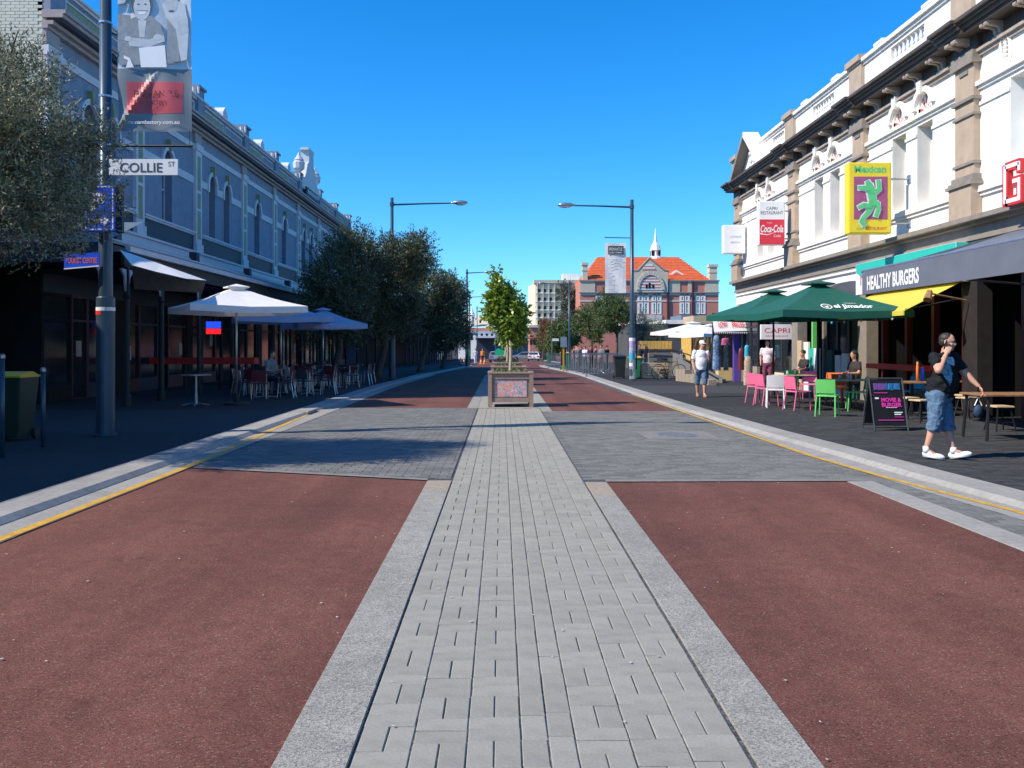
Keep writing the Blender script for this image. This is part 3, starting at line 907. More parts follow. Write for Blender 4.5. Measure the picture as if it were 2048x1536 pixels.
sg = thing('movie_shop_sign', 'teal and white wave painted fascia sign behind the grey awning', 'shop sign', (9.8, 20.4, 3.4))
MB().fbox(FRt, 17.85, 22.9, 2.96, 3.79, .06, .34).build('sign_box', M_wht, sg)
mb = MB(); n = 40
for i in range(n):
    u0, u1 = 17.86 + 5.02 * i / n, 17.86 + 5.02 * (i + 1) / n
    f = lambda u: 3.52 + .05 * math.sin(u * 5.5) + .03 * math.sin(u * 13)
    mb.quad(FRt(u0, f(u0), .343), FRt(u1, f(u1), .343), FRt(u1, 3.785, .343), FRt(u0, 3.785, .343))
mb.quad((RX - .335, 17.847, 3.5), (RX - .065, 17.847, 3.5), (RX - .065, 17.847, 3.785), (RX - .335, 17.847, 3.785))
mb.build('wave_print', M_teal, sg)
lettering('Movies & More', M_purp, sg, FRt(20.9, 3.34, .343), (0, -1, 0), (0, 0, 1), W=3.4, H=.3, ext=.003)

aw = thing('quarter_round_awning', 'dark grey rounded awning behind the green umbrellas', 'awning', (9.5, 24.5, 3))
mb = MB()
n = 8; pr_ = [(9.95 - 1.25 * math.sin(math.pi / 2 * i / n), 2.55 + .85 * math.cos(math.pi / 2 * i / n)) for i in range(n + 1)]
for p, q in zip(pr_[:-1], pr_[1:]): mb.quad((p[0], 23.4, p[1]), (p[0], 25.8, p[1]), (q[0], 25.8, q[1]), (q[0], 23.4, q[1]))
mb.poly([(9.95, 23.4, 2.55)] + [(p[0], 23.4, p[1]) for p in pr_]); mb.poly([(9.95, 25.8, 2.55)] + [(p[0], 25.8, p[1]) for p in pr_])
mb.build('canopy', M_grey_aw, aw)

def hanging_sign(name, label, px0, px1, py0, py1, Y, th, mface, medge, cat='hanging sign'):
    a, b = X_(px0, Y), X_(px1, Y); t, s = H_(py0, Y), H_(py1, Y)
    r = thing(name, label, cat, ((a + b) / 2, Y, (t + s) / 2))
    MB().box(a, b, Y, Y + th, s, t).build('sign_box', medge, r, bevel=.015)
    MB().box(a + .03, b - .03, Y - .012, Y + .01, s + .03, t - .03).build('face_panel', mface, r)
    for z in (t - (t - s) * .22, s + (t - s) * .15):
        mb = MB()
        mb.tube([(b - .02, Y + th / 2, z), (RX - .01, Y + th / 2, z)], .025, 6)
        mb.box(RX - .03, RX, Y + th / 2 - .08, Y + th / 2 + .08, z - .1, z + .1)
        mb.build('bracket_arm', M_galv, r)
    return r, a, b, t, s
Yy = 20.45
sg, a, b, t, s = hanging_sign('lizard_restaurant_sign', 'big yellow lightbox sign with a green lizard on purple hung from the white facade', 1697, 1783, 325, 467, Yy, .26, M_yels, M_yels)
w_ = b - a; h_ = t - s; xc = (a + b) / 2
MB().box(a + .12 * w_, b - .1 * w_, Yy - .018, Yy - .0125, s + .20 * h_, t - .20 * h_).build('purple_panel', M_purp, sg)
lettering('Mexican', M_grpr, sg, (xc, Yy - .013, t - .095 * h_), (1, 0, 0), (0, 0, 1), W=.74 * w_, H=.105 * h_, bold=.035)
lettering('Food', M_grpr, sg, (a + .26 * w_, Yy - .013, s + .07 * h_), (1, 0, 0), (0, 0, 1), W=.17 * w_, H=.045 * h_, shear=.3)
lettering('RESTAURANT', M_redsign, sg, (a + .64 * w_, Yy - .013, s + .07 * h_), (1, 0, 0), (0, 0, 1), W=.5 * w_, H=.045 * h_, shear=.2)
def liz(mb, scale_, dy):
    cnt_ = [0]
    def P(u, v): return (a + u * w_, Yy - .018 - dy, t - v * h_)
    def band(pts, rr):
        for i in range(len(pts) - 1):
            (u0, v0), (u1, v1) = pts[i], pts[i + 1]
            p, q = Vector(P(u0, v0)), Vector(P(u1, v1)); d = (q - p).normalized(); nrm = Vector((d.z, 0, -d.x))
            r0, r1 = rr[i] * scale_ + (.014 if scale_ > 1 else 0), rr[i + 1] * scale_ + (.014 if scale_ > 1 else 0)
            cnt_[0] += 1; oo = Vector((0, -.0006 * cnt_[0], 0))
            mb.poly([p + nrm * r0 - d * r0 * .4 + oo, q + nrm * r1 + d * r1 * .4 + oo, q - nrm * r1 + d * r1 * .4 + oo, p - nrm * r0 - d * r0 * .4 + oo])
    band([(.43, .27), (.47, .33), (.52, .42), (.54, .52), (.52, .62), (.45, .70), (.34, .77), (.28, .84), (.34, .88), (.40, .86)], [.05, .085, .10, .085, .07, .055, .045, .045, .045, .03])
    band([(.50, .40), (.62, .42), (.70, .38), (.68, .26)], [.05] * 4)
    band([(.48, .38), (.34, .36), (.22, .36)], [.05, .05, .045])
    band([(.54, .58), (.66, .58), (.68, .66), (.62, .76)], [.055, .055, .05, .05])
    band([(.50, .62), (.34, .60), (.22, .64)], [.05, .05, .045])
mb = MB(); liz(mb, 1.25, .002); mb.build('lizard_outline', M_wht, sg)
mb = MB(); liz(mb, 1.0, .022); mb.build('lizard', M_grpr, sg)
mb = MB()
for k in range(16):
    u, v = random.uniform(.16, .86), random.uniform(.25, .75); c = Vector((a + u * w_, Yy - .0195, t - v * h_))
    mb.poly([c + Vector((.014, 0, 0)), c + Vector((0, 0, .014)), c + Vector((-.014, 0, 0)), c + Vector((0, 0, -.014))])
mb.build('dot_print', M_pink, sg)

Yy = 28.5
sg, a, b, t, s = hanging_sign('cola_restaurant_sign', 'tall white lightbox sign with a red cola panel hung from the white facade', 1517, 1570, 402, 490, Yy, .22, M_wht, M_wht)
w_ = b - a; h_ = t - s; xc = (a + b) / 2
MB().box(a + .03, b - .03, Yy - .02, Yy - .0125, s + .02, t - .42 * h_).build('red_panel', M_redsign, sg)
lettering('CAPRI', M_navy, sg, (xc, Yy - .013, t - .17 * h_), (1, 0, 0), (0, 0, 1), W=.42 * w_, H=.07 * h_)
lettering('RESTAURANT', M_navy, sg, (xc, Yy - .013, t - .27 * h_), (1, 0, 0), (0, 0, 1), W=.84 * w_, H=.075 * h_)
lettering('Coca-Cola', M_wht, sg, (xc, Yy - .0205, t - .63 * h_), (1, 0, 0), (0, 0, 1), W=.86 * w_, H=.17 * h_, shear=.25, bold=.02)
lettering('Coke', M_wht, sg, (xc + .2 * w_, Yy - .0205, t - .79 * h_), (1, 0, 0), (0, 0, 1), W=.26 * w_, H=.055 * h_, shear=.3)
lettering('Enjoy', M_wht, sg, (xc - .08 * w_, Yy - .0205, t - .50 * h_), (1, 0, 0), (0, 0, 1), W=.18 * w_, H=.035 * h_)
mb = MB()
for i in range(10):
    f = lambda k: (a + .05 * w_ + .62 * w_ * k / 10, t - .74 * h_ - .03 * h_ * math.sin(k * .45) * (1 if k > 3 else .7))
    p, q = f(i), f(i + 1); e0, e1 = .02 * (1 - i / 11), .02 * (1 - (i + 1) / 11)
    mb.poly([(p[0], Yy - .0215, p[1] - e0), (q[0], Yy - .0215, q[1] - e1), (q[0], Yy - .0215, q[1] + e1), (p[0], Yy - .0215, p[1] + e0)])
mb.build('ribbon_print', M_wht, sg)

Yy = 34.2
sg, a, b, t, s = hanging_sign('white_shop_sign', 'plain white square lightbox sign at the far corner of the white facade', 1447, 1491, 450, 507, Yy, .3, M_wht, M_wht)
lettering("L'UNIQUE", M_galv, sg, ((a + b) / 2 + .05, Yy - .013, t - .42 * (t - s)), (1, 0, 0), (0, 0, 1), W=.5 * (b - a), H=.09)
lettering('BIJOUX', M_galv, sg, ((a + b) / 2 + .05, Yy - .013, t - .62 * (t - s)), (1, 0, 0), (0, 0, 1), W=.45 * (b - a), H=.09)

Yy = 29.2
x0, x1 = X_(1522, Yy), X_(1586, Yy)
sg = thing('small_restaurant_sign', 'low white rectangular sign board half in shade under the green umbrella', 'sign', ((x0 + x1) / 2, Yy, 2.0))
MB().box(x0, x1, Yy, Yy + .12, H_(679, Yy), H_(649, Yy)).build('sign_box', M_wht, sg, bevel=.01)
lettering('CAPRI', M_redsign, sg, ((x0 + x1) / 2, Yy - .003, H_(661, Yy)), (1, 0, 0), (0, 0, 1), W=.78 * (x1 - x0), H=.17)
lettering('RESTAURANT', M_redsign, sg, ((x0 + x1) / 2, Yy - .003, H_(672, Yy)), (1, 0, 0), (0, 0, 1), W=.7 * (x1 - x0), H=.05)
mb = MB()
for x in (x0 + .15, x1 - .15): mb.tube([(x, Yy + .06, H_(649, Yy)), (x, Yy + .06, 3.3)], .012, 5)
mb.tube([(x0, Yy + .06, 3.3), (RX, Yy + .06, 3.3)], .02, 6)
mb.build('hanger', M_black, sg)

Yy = 34.9
x0, x1 = X_(1424, Yy), X_(1490, Yy)
aw = thing('price_banner_awning', 'white canvas blind with pink LOW PRICES lettering at the clothes shop', 'awning', ((x0 + x1) / 2, Yy, 2.4))
mb = MB()
zt, zb = H_(634, Yy), H_(664, Yy)
mb.quad((x0, Yy, zt), (x1, Yy, zt - .1), (x1, Yy - .35, zb + .05), (x0, Yy - .35, zb))
mb.quad((x0, Yy, zt), (x1, Yy, zt - .1), (x1 + .1, Yy + 1.3, zt + .05), (x0 + .1, Yy + 1.3, zt + .1))
mb.poly([(x1, Yy, zt - .1), (x1, Yy - .35, zb + .05), (x1 + 1.1, Yy - .1, zb + .05)])
n = 16
for i in range(n):
    u0 = x0 + (x1 - x0) * i / n; u1 = x0 + (x1 - x0) * (i + 1) / n
    mb.poly([(u0, Yy - .352, zb), (u1, Yy - .352, zb), ((u0 + u1) / 2, Yy - .352, zb - .09)])
mb.build('canopy', M_whf, aw)
N_ = Vector((0, -1, .0)); 
lettering('LOW', M_redsign, aw, (x0 + .28 * (x1 - x0), Yy - .20, (zt + zb) / 2 - .02), (1, 0, 0), (0, .5, .86), W=.36, H=.26, ext=.04, bold=.02)
lettering('PRICES', M_redsign, aw, (x0 + .74 * (x1 - x0), Yy - .20, (zt + zb) / 2 - .02), (1, 0, 0), (0, .5, .86), W=.5, H=.26, ext=.04, bold=.02)

# big red letter on the lower cornice
sg = thing('red_sign_letter', 'big red sign letter G with a white face fixed on the lower cornice', 'sign letter', (9.5, 15.6, 4.2))
def strokes(t, x0, x1, grow):
    # block letter G from five bars, in the plane of the facade: u runs towards the camera
    mb = MB(); W2, H2 = .29, .40; k = t / 2 + grow
    def bar(u0, u1, v0, v1):
        mb.box(x0, x1, 15.62 - u1, 15.62 - u0, 4.62 + v0, 4.62 + v1)
    a_ = .075
    bar(-W2 + a_, W2 - a_ + .0, H2 - a_ - k, H2 - a_ + k)
    bar(-W2 + a_ - k, -W2 + a_ + k, -H2 + a_ - k, H2 - a_ + k * .6)
    bar(-W2 + a_, W2 - a_ + k, -H2 + a_ - k, -H2 + a_ + k)
    bar(W2 - a_ - k, W2 - a_ + k, -H2 + a_ + k, .02 + k)
    bar(.02, W2 - a_ - k, .02 - k, .02 + k)
    bar(W2 - a_ - k, W2 - a_ + k, H2 - a_ - k - .1, H2 - a_ + k * .6)
    return mb
strokes(.10, 9.49, 9.60, .035).build('letter_body', M_redb, sg); strokes(.10, 9.484, 9.489, -.012).build('letter_face', M_wht, sg)

# ------------------------------------------------------------ LEFT: blue-grey Victorian terrace
LX = -12.0
def FLt(u, v, w): return (LX + w, u, v)
lb = thing('terrace_building', 'slate blue Victorian terrace with pale trim, arched windows and parapet on the left side', 'building', (LX, 40, 0))
LP = [22.3, 27.65, 33.0, 38.95, 44.2, 49.35, 54.9, 60.2, 65.5]
LWIN = [[24.4, 25.7], [30.15], [34.75, 36.6], [41.2], [46.3], [50.9, 52.8], [57.4], [62.6]]
YL0, YL1 = 22.0, 66.0
lwins = [c for g in LWIN for c in g]
r_ = .44
mb = MB()
lh = [(c - r_, c + r_, 6.0, 8.75) for c in lwins]
wall_cells(mb, FLt, YL0, YL1, 5.2, 10.2, lh)
for c in lwins:
    reveal(mb, FLt, (c - r_, c + r_, 6.0, 8.15), .35, top=False)
    arch_fill(mb, FLt, c - r_, c + r_, 8.15, 8.75, depth=.35)
mb.quad((LX, YL1, 0), (LX - 11, YL1, 0), (LX - 11, YL1, 11), (LX, YL1, 11))
mb.quad((LX - 11, YL0, 0), (LX - 11, YL1, 0), (LX - 11, YL1, 10.6), (LX - 11, YL0, 10.6))
mb.build('wall', M_blue, lb)
MB().quad((LX, YL0, 10.3), (LX - 11, YL0, 10.3), (LX - 11, YL1, 10.3), (LX, YL1, 10.3)).build('roof', M_road, lb)
# painted brick end wall; the bricks that show are laid one by one
MB().quad((LX - .02, YL0, 0), (LX - 11, YL0, 0), (LX - 11, YL0, 11.0), (LX - .02, YL0, 11.0)).build('end_wall', M_mortar, lb)
bme = MB().cbox(-.114, .114, -.037, .037, -.0, .012, .004)
bme.v = [(x, -z, y) for (x, y, z) in bme.v]
bme = bme.mesh('brick'); bme.materials.append(M_creamb)
cnt = 0; st = MB()
zrow = 6.7; r = 0
while zrow < 10.95:
    x = LX - .135 - (.12 if r % 2 else 0)
    while x > LX - 1.45:
        o = bpy.data.objects.new('brick', bme); COL.objects.link(o); o.parent = lb
        o.location = Vector((x, YL0 - .001 + random.gauss(0, .0015), zrow)) - Vector((LX, 40, 0)); o.rotation_euler = (0, random.gauss(0, .006), 0)
        x -= .24; cnt += 1
    zrow += .0855; r += 1
# trims
mb = MB()
segs = list(zip(LP[:-1], LP[1:]))
for gi, (a, b) in enumerate(segs):
    a += .36; b -= .36
    us = [a]
    for c in LWIN[gi]: us += [c - r_ - .14, c + r_ + .14]
    us.append(b)
    for i in range(0, len(us), 2): mb.fbox(FLt, us[i], us[i + 1], 7.88, 8.16, 0, .05)
    mb.fbox(FLt, a, b, 5.86, 5.93, 0, .09); mb.fbox(FLt, a, b, 5.93, 6.0, 0, .14)
    mb.fbox(FLt, a, b, 9.22, 9.44, 0, .05)
mb.build('string_course', M_pale, lb)
mb = MB()
for a, b in segs: mb.fbox(FLt, a + .36, b - .36, 5.24, 5.86, 0, .03)
mb.build('dark_panel', M_navy, lb)
mb = MB(); mould(mb, FLt, YL0 - .05, YL1, [(4.90, 5.02, .22), (5.02, 5.14, .16), (5.14, 5.22, .24)]); mb.build('verandah_moulding', M_pale, lb)
for c in lwins:
    mb = MB(); arch_band(mb, FLt, c, 8.13, r_, r_ + .16, 0, .10)
    for s_ in (-1, 1): mb.fbox(FLt, c + s_ * (r_ + .08) - .08, c + s_ * (r_ + .08) + .08, 7.84, 8.13, 0, .10)
    mb.build('window_hood', M_pale, lb)
    MB().prism([FLt(c - .06, 8.58, 0), FLt(c + .06, 8.58, 0), FLt(c + .1, 8.95, 0), FLt(c - .1, 8.95, 0)], (.17, 0, 0)).build('keystone', M_olive, lb)
    w = MB()
    for (p, q, r1, s1) in ((c - r_, c + r_, 6.0, 6.07), (c - r_, c - r_ + .06, 6.07, 8.3), (c + r_ - .06, c + r_, 6.07, 8.3), (c - r_ + .06, c + r_ - .06, 7.2, 7.26), (c - r_ + .06, c + r_ - .06, 8.24, 8.3)):
        w.fbox(FLt, p, q, r1, s1, -.33, -.26)
    wf = w.build('window', M_pale, lb)
    MB().quad(FLt(c - r_, 6, -.30), FLt(c + r_, 6, -.30), FLt(c + r_, 8.7, -.30), FLt(c - r_, 8.7, -.30)).build('pane', M_glass, wf)
# pilasters
for i, p in enumerate(LP):
    mb = MB(); mb.fbox(FLt, p - .32, p + .32, 5.55, 9.2, 0, .12)
    mb.fbox(FLt, p - .36, p + .36, 5.22, 5.55, 0, .17); mb.fbox(FLt, p - .36, p + .36, 9.2, 9.46, 0, .17)
    pb = mb.build('pilaster', M_pale, lb)
    mb = MB()
    for v0, v1 in ((5.75, 6.85), (6.95, 7.55), (7.65, 9.0)): mb.fbox(FLt, p - .17, p + .17, v0, v1, .12, .126)
    mb.build('pilaster_panel', M_olive, pb)
    MB().fbox(FLt, p - .34, p + .34, 9.5, 10.2, 0, .1).build('frieze_block', M_warmt, lb)
# cornice and parapet
mb = MB(); mould(mb, FLt, YL0 - .08, YL1, [(9.88, 9.98, .16), (9.98, 10.08, .30), (10.16, 10.26, .55), (10.26, 10.36, .62)]); mb.build('cornice', M_warmt, lb)
mb = MB(); mb.fbox(FLt, YL0, YL1, 10.08, 10.16, 0, .48); mb.build('cornice_soffit', M_navy, lb)
PX = .1
MB().fbox(FLt, YL0, YL1, 10.36, 11.12, -.2, PX).build('parapet', M_blue, lb)
mb = MB(); mould(mb, FLt, YL0 - .08, YL1, [(11.12, 11.2, .17), (11.2, 11.28, .24)]); mb.fbox(FLt, YL0 - .08, YL1, 11.12, 11.28, -.25, 0)
mb.fbox(FLt, YL0, YL1, 10.36, 10.46, PX, PX + .06)
mb.build('coping', M_pale, lb)
for a, b in segs:
    n = 2; d = (b - a - .9) / n
    for k in range(n):
        u0 = a + .45 + k * d + .1; u1 = u0 + d - .2
        mb = MB()
        for q in ((u0, u1, 10.58, 10.63), (u0, u1, 10.95, 11.0), (u0, u0 + .05, 10.63, 10.95), (u1 - .05, u1, 10.63, 10.95)): mb.fbox(FLt, *q, PX, PX + .04)
        fr = mb.build('parapet_panel', M_pale, lb)
        MB().fbox(FLt, u0 + .05, u1 - .05, 10.63, 10.95, PX, PX + .008).build('panel_face', M_olive if k == 0 else M_blue, fr)
def urn_block(y, big=False):
    mb = MB()
    mb.fbox(FLt, y - .36, y + .36, 10.36, 11.3, PX, PX + .12)
    mb.fbox(FLt, y - .34, y + .34, 11.28, 11.62, -.3, PX + .1)
    mb.fbox(FLt, y - .42, y + .42, 11.62, 11.72, -.38, PX + .18)
    mb.build('parapet_pier', M_blue, lb)
    mb = MB()
    for s_ in (-.2, 0, .2): mb.tube([FLt(y - .43, 11.34 + 0 * s_, PX - .05 + s_), FLt(y - .43, 11.6, PX - .05 + s_)], [.03, .07], 6)
    mb.fbox(FLt, y - .40, y - .3445, 11.3, 11.62, -.1, .15)
    mb.build('console', M_pale, lb)
for p in LP: urn_block(p)
for y in (35.9, 41.5, 46.7): 
    mb = MB(); mb.fbox(FLt, y - .3, y + .3, 11.28, 11.5, -.25, .2); mb.prism([FLt(y - .3, 11.5, .2), FLt(y + .3, 11.5, .2), FLt(y, 11.75, .2)], (-.45, 0, 0)); mb.build('parapet_crest', M_pale, lb)
# scrolled gable with urns
g = 51.9
mb = MB()
prof = [(-2.3, 11.28), (2.3, 11.28), (2.3, 11.9), (1.7, 12.0), (1.35, 12.35), (1.0, 12.95), (.62, 13.1), (.6, 13.75), (.75, 13.85), (.75, 14.0), (-.75, 14.0), (-.75, 13.85), (-.6, 13.75), (-.62, 13.1), (-1.0, 12.95), (-1.35, 12.35), (-1.7, 12.0), (-2.3, 11.9)]
mb.prism([FLt(g + u, v - .35, .25) for u, v in prof], (-.5, 0, 0))
mb.build('gable', M_pale, lb)
mb = MB(); mb.fbox(FLt, g - 1.6, g + 1.6, 10.62, 11.1, .1, .34); mb.build('name_tablet', M_navy, lb)
mb = MB()
for k in range(9): mb.fbox(FLt, g - 1.3 + k * .3, g - 1.14 + k * .3, 10.74, 10.98 - .06 * (k % 2), .34, .37)
mb.build('tablet_relief', M_pale, lb)
for s_ in (-2.15, 2.15):
    MB().lathe([(.28, 0), (.28, .1), (.12, .2), (.1, .35), (.33, .55), (.36, .9), (.25, 1.0), (.3, 1.05), (.12, 1.3), (.04, 1.5)], (LX, g + s_, 11.5), 10).build('urn', M_pale, lb)
# verandah
vd = thing('verandah', 'sheet metal verandah roof along the slate blue terrace', 'verandah', (-10.7, 22, 0))
VE = -9.35
mb = MB()
nst = 4
for k in range(nst):
    x0 = LX + .2 + (VE - LX - .2) * k / nst; x1 = LX + .2 + (VE - LX - .2) * (k + 1) / nst
    z0 = 4.86 - .86 * k / nst; z1 = 4.86 - .86 * (k + 1) / nst
    mb.quad((x0, 20.9, z0), (x0, YL1, z0), (x1, YL1, z1 + .06), (x1, 20.9, z1 + .06))
    mb.quad((x1, 20.9, z1 + .06), (x1, YL1, z1 + .06), (x1, YL1, z1), (x1, 20.9, z1))
    y = 21.4
    while y < YL1 and k in (1, 3):
        y += 50
mb.build('roof', M_roofb, vd)
mb = MB()
for k in range(1, nst):
    x1 = LX + .2 + (VE - LX - .2) * k / nst; z1 = 4.86 - .86 * k / nst
    mb.tube([(x1, 20.9, z1 + .09), (x1, YL1, z1 + .09)], .035, 6)
mb.build('roof_flashing', M_pale, vd)
mb = MB(); mb.quad((-20, 21.9, 4.8), (VE, 21.9, 4.8), (VE, 19.75, 4.02), (-20, 19.75, 4.02)); mb.build('side_roof', M_roofb, vd)
mb = MB(); mb.box(-20, VE, 19.68, 19.8, 3.55, 4.02); mb.build('side_fascia', M_navy, vd)
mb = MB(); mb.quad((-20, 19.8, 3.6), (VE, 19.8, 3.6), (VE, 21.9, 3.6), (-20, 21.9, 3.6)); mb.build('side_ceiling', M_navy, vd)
MB().box(-20, LX + .02, 21.86, 21.95, FP, 3.9).build('side_wall_shade', M_dark, vd)  # dark sheet that puts the verandah's shade into the wall colour
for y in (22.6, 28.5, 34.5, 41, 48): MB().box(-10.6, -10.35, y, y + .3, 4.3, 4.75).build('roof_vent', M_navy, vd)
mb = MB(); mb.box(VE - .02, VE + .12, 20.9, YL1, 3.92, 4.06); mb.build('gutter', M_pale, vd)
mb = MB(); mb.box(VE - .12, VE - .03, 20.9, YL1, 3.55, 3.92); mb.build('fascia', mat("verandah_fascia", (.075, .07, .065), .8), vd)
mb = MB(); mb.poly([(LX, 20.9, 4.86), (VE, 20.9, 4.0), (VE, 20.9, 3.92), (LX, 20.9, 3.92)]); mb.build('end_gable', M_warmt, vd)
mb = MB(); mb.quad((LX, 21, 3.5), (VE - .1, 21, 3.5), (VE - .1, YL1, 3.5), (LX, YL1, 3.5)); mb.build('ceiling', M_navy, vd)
vpost = None
for i, y in enumerate([19.85, 21.15, 23.3, 26.2, 29.4, 32.6, 36, 39.5, 43, 47, 51, 55, 59, 63]):
    mb = MB(); mb.lathe([(.11, 0), (.11, .25), (.075, .3), (.065, 2.7), (.1, 2.75), (.07, 2.8), (.06, 3.5)], (VE - .08, y, FP), 10)
    p_ = mb.build('post', mat("post_dark_green", (.015, .02, .02), .6) if i == 0 else MATS["post_dark_green"], vd)
    mb = MB()
    for s_ in (-1, 1):
        mb.prism([(VE - .11, y + s_ * .07, 3.5), (VE - .11, y + s_ * .38, 3.5), (VE - .11, y + s_ * .16, 3.32), (VE - .11, y + s_ * .07, 2.95)], (.05, 0, 0))
    mb.build('capital_bracket', M_pale, p_)
# shopfronts below the verandah
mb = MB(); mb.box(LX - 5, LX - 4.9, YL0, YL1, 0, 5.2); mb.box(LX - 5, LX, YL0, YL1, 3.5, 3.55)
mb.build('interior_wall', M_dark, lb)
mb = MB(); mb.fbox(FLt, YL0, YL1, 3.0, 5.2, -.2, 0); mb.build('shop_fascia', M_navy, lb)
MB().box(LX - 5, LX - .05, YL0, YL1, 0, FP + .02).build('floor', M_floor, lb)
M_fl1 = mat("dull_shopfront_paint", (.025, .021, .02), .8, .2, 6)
y = YL0; k = 0
while y < YL1 - .5:
    w = [1.5, .9, 1.7, .6, 1.2][k % 5]
    if k % 5 == 3:
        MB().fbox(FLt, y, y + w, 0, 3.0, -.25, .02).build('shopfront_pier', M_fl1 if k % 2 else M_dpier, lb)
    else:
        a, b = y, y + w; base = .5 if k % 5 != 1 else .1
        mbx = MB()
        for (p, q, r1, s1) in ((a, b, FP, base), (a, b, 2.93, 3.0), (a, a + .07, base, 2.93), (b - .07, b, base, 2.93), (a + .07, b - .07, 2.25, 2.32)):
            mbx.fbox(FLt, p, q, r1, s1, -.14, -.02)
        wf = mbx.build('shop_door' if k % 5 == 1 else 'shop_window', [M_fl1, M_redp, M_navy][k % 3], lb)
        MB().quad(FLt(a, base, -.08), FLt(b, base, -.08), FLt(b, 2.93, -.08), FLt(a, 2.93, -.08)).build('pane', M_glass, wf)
        if k % 3 == 1:
            c = random.uniform(a + .25, b - .45); zz = random.uniform(1.1, 1.7)
            MB().fbox(FLt, c, c + .3, zz, zz + .45, -.075, -.065).build('poster', random.choice([M_stone, M_tanr, M_redsign, M_pale, M_yels]), wf)  # added pieces, coloured to stand in for lit glimpses in the windows
    y += w; k += 1
# white canvas at the verandah corner, catching the sun
cv = thing('corner_canvas', 'sunlit white canvas strip hung along the near verandah corner', 'awning', (-9, 22.5, 3.6))
mb = MB()
mb.quad((-9.28, 20.4, 3.92), (-8.5, 20.95, 3.62), (-7.95, 19.3, 3.29), (-8.36, 19.0, 3.41)); mb.quad((-8.5, 20.95, 3.62), (-7.58, 21.6, 3.26), (-7.41, 19.7, 3.16), (-7.95, 19.3, 3.29))
mb.build('canvas', M_whf, cv)
MB().tube([(-9.4, 20.9, 3.95), (-8.5, 20.97, 3.63), (-7.58, 21.62, 3.27)], .02, 5).build('rail', M_navy, cv)
fa = thing('cafe_blind', 'dark drop blind below the sunlit canvas strip on the left verandah', 'blind', (-9, 23, 3.2))
MB().poly([(-9.07, 20.6, 3.54), (-8.1, 21.42, 3.25), (-7.62, 21.65, 3.24), (-7.75, 21.75, 2.95), (-9.07, 20.75, 2.98)]).build('canvas', MATS["verandah_fascia"], fa)

# ------------------------------------------------------------ LEFT: low brick building beside the camera (casts the shade on the left footpath)
nb = thing('corner_building', 'low red brick corner building on the near left beyond the picture edge', 'building', (-12.3, 5, 0))
def FNb(u, v, w): return (-12.3 + w, u, v)
nh = [(y, y + 1.1, 4.2, 6.0) for y in (-12, -8, -4, 0, 4, 8, 12, 16)]
mb = MB(); wall_cells(mb, FNb, -16, 20.0, 0, 6.95, nh + [(y - .4, y + 2.2, .5, 2.9) for y in (-12, -8, -4, 0, 4, 8, 12, 16)])
for h in nh: reveal(mb, FNb, h, .2)
for y in (-12, -8, -4, 0, 4, 8, 12, 16): reveal(mb, FNb, (y - .4, y + 2.2, .5, 2.9), .2)
mb.quad((-12.3, 20, 0), (-24, 20, 0), (-24, 20, 6.95), (-12.3, 20, 6.95)); mb.quad((-12.3, -16, 0), (-24, -16, 0), (-24, -16, 6.95), (-12.3, -16, 6.95))
mb.quad((-24, -16, 0), (-24, 20, 0), (-24, 20, 6.95), (-24, -16, 6.95)); mb.quad((-12.3, -16, 6.8), (-24, -16, 6.8), (-24, 20, 6.8), (-12.3, 20, 6.8))
mb.build('wall', M_brick, nb)
for h in nh + [(y - .4, y + 2.2, .5, 2.9) for y in (-12, -8, -4, 0, 4, 8, 12, 16)]:
    w = MB(); a, b, c, d = h
    for q in ((a, b, c, c + .06), (a, b, d - .06, d), (a, a + .05, c + .06, d - .06), (b - .05, b, c + .06, d - .06)): w.fbox(FNb, *q, -.2, -.13)
    wf = w.build('window', M_pale, nb); MB().quad(FNb(a, c, -.17), FNb(b, c, -.17), FNb(b, d, -.17), FNb(a, d, -.17)).build('pane', M_glass, wf)
mb = MB(); mould(mb, FNb, -16, 20.05, [(6.8, 6.9, .1), (6.9, 7.02, .18), (3.4, 3.55, .12)]); mb.build('cornice', M_stone, nb)
# ================================================================== FAR BUILDINGS
# ------------------------------------------------------------ old red brick hall across the square
SY = 110.0
sb = thing('brick_hall', 'old red brick hall with orange tiled roof, striped arched gable and white spire', 'building', (at(1305, 640, SY).x, SY, gz(SY)))
gnd = gz(SY)
def FS(u, v, w): return (u, SY - w, v)
def xs(px): return X_(px, SY)
def zs(py): return H_(py, SY)
xl, xr_ = xs(1160), xs(1437)
ztop, zstr = zs(563), zs(585)      # parapet top, string course
gx0, gx1, gxa = xs(1263), xs(1335), xs(1298)
acx, ar = xs(1300), (xs(1328) - xs(1272)) / 2
acz = zs(580)
PAIRS = [(1193, 1203), (1208, 1217), (1276, 1287), (1303, 1319), (1361, 1377), (1392, 1409)]
WN = []
for p in ((1193, 1204), (1209, 1219), (1277, 1285.5), (1288, 1296), (1305, 1312), (1314, 1321), (1361, 1368), (1370, 1377.5), (1392.5, 1399.5), (1402, 1409)):
    WN.append((xs(p[0]), xs(p[1])))
holes = []
for a, b in WN: holes += [(a, b, zs(628), zs(605)), (a, b, zs(602.5), zs(591.5))]
mb = MB(); wall_cells(mb, FS, xl, xr_, gnd, zstr, holes)
for h in holes: reveal(mb, FS, h, .3)
mb.build('wall', M_brick, sb)
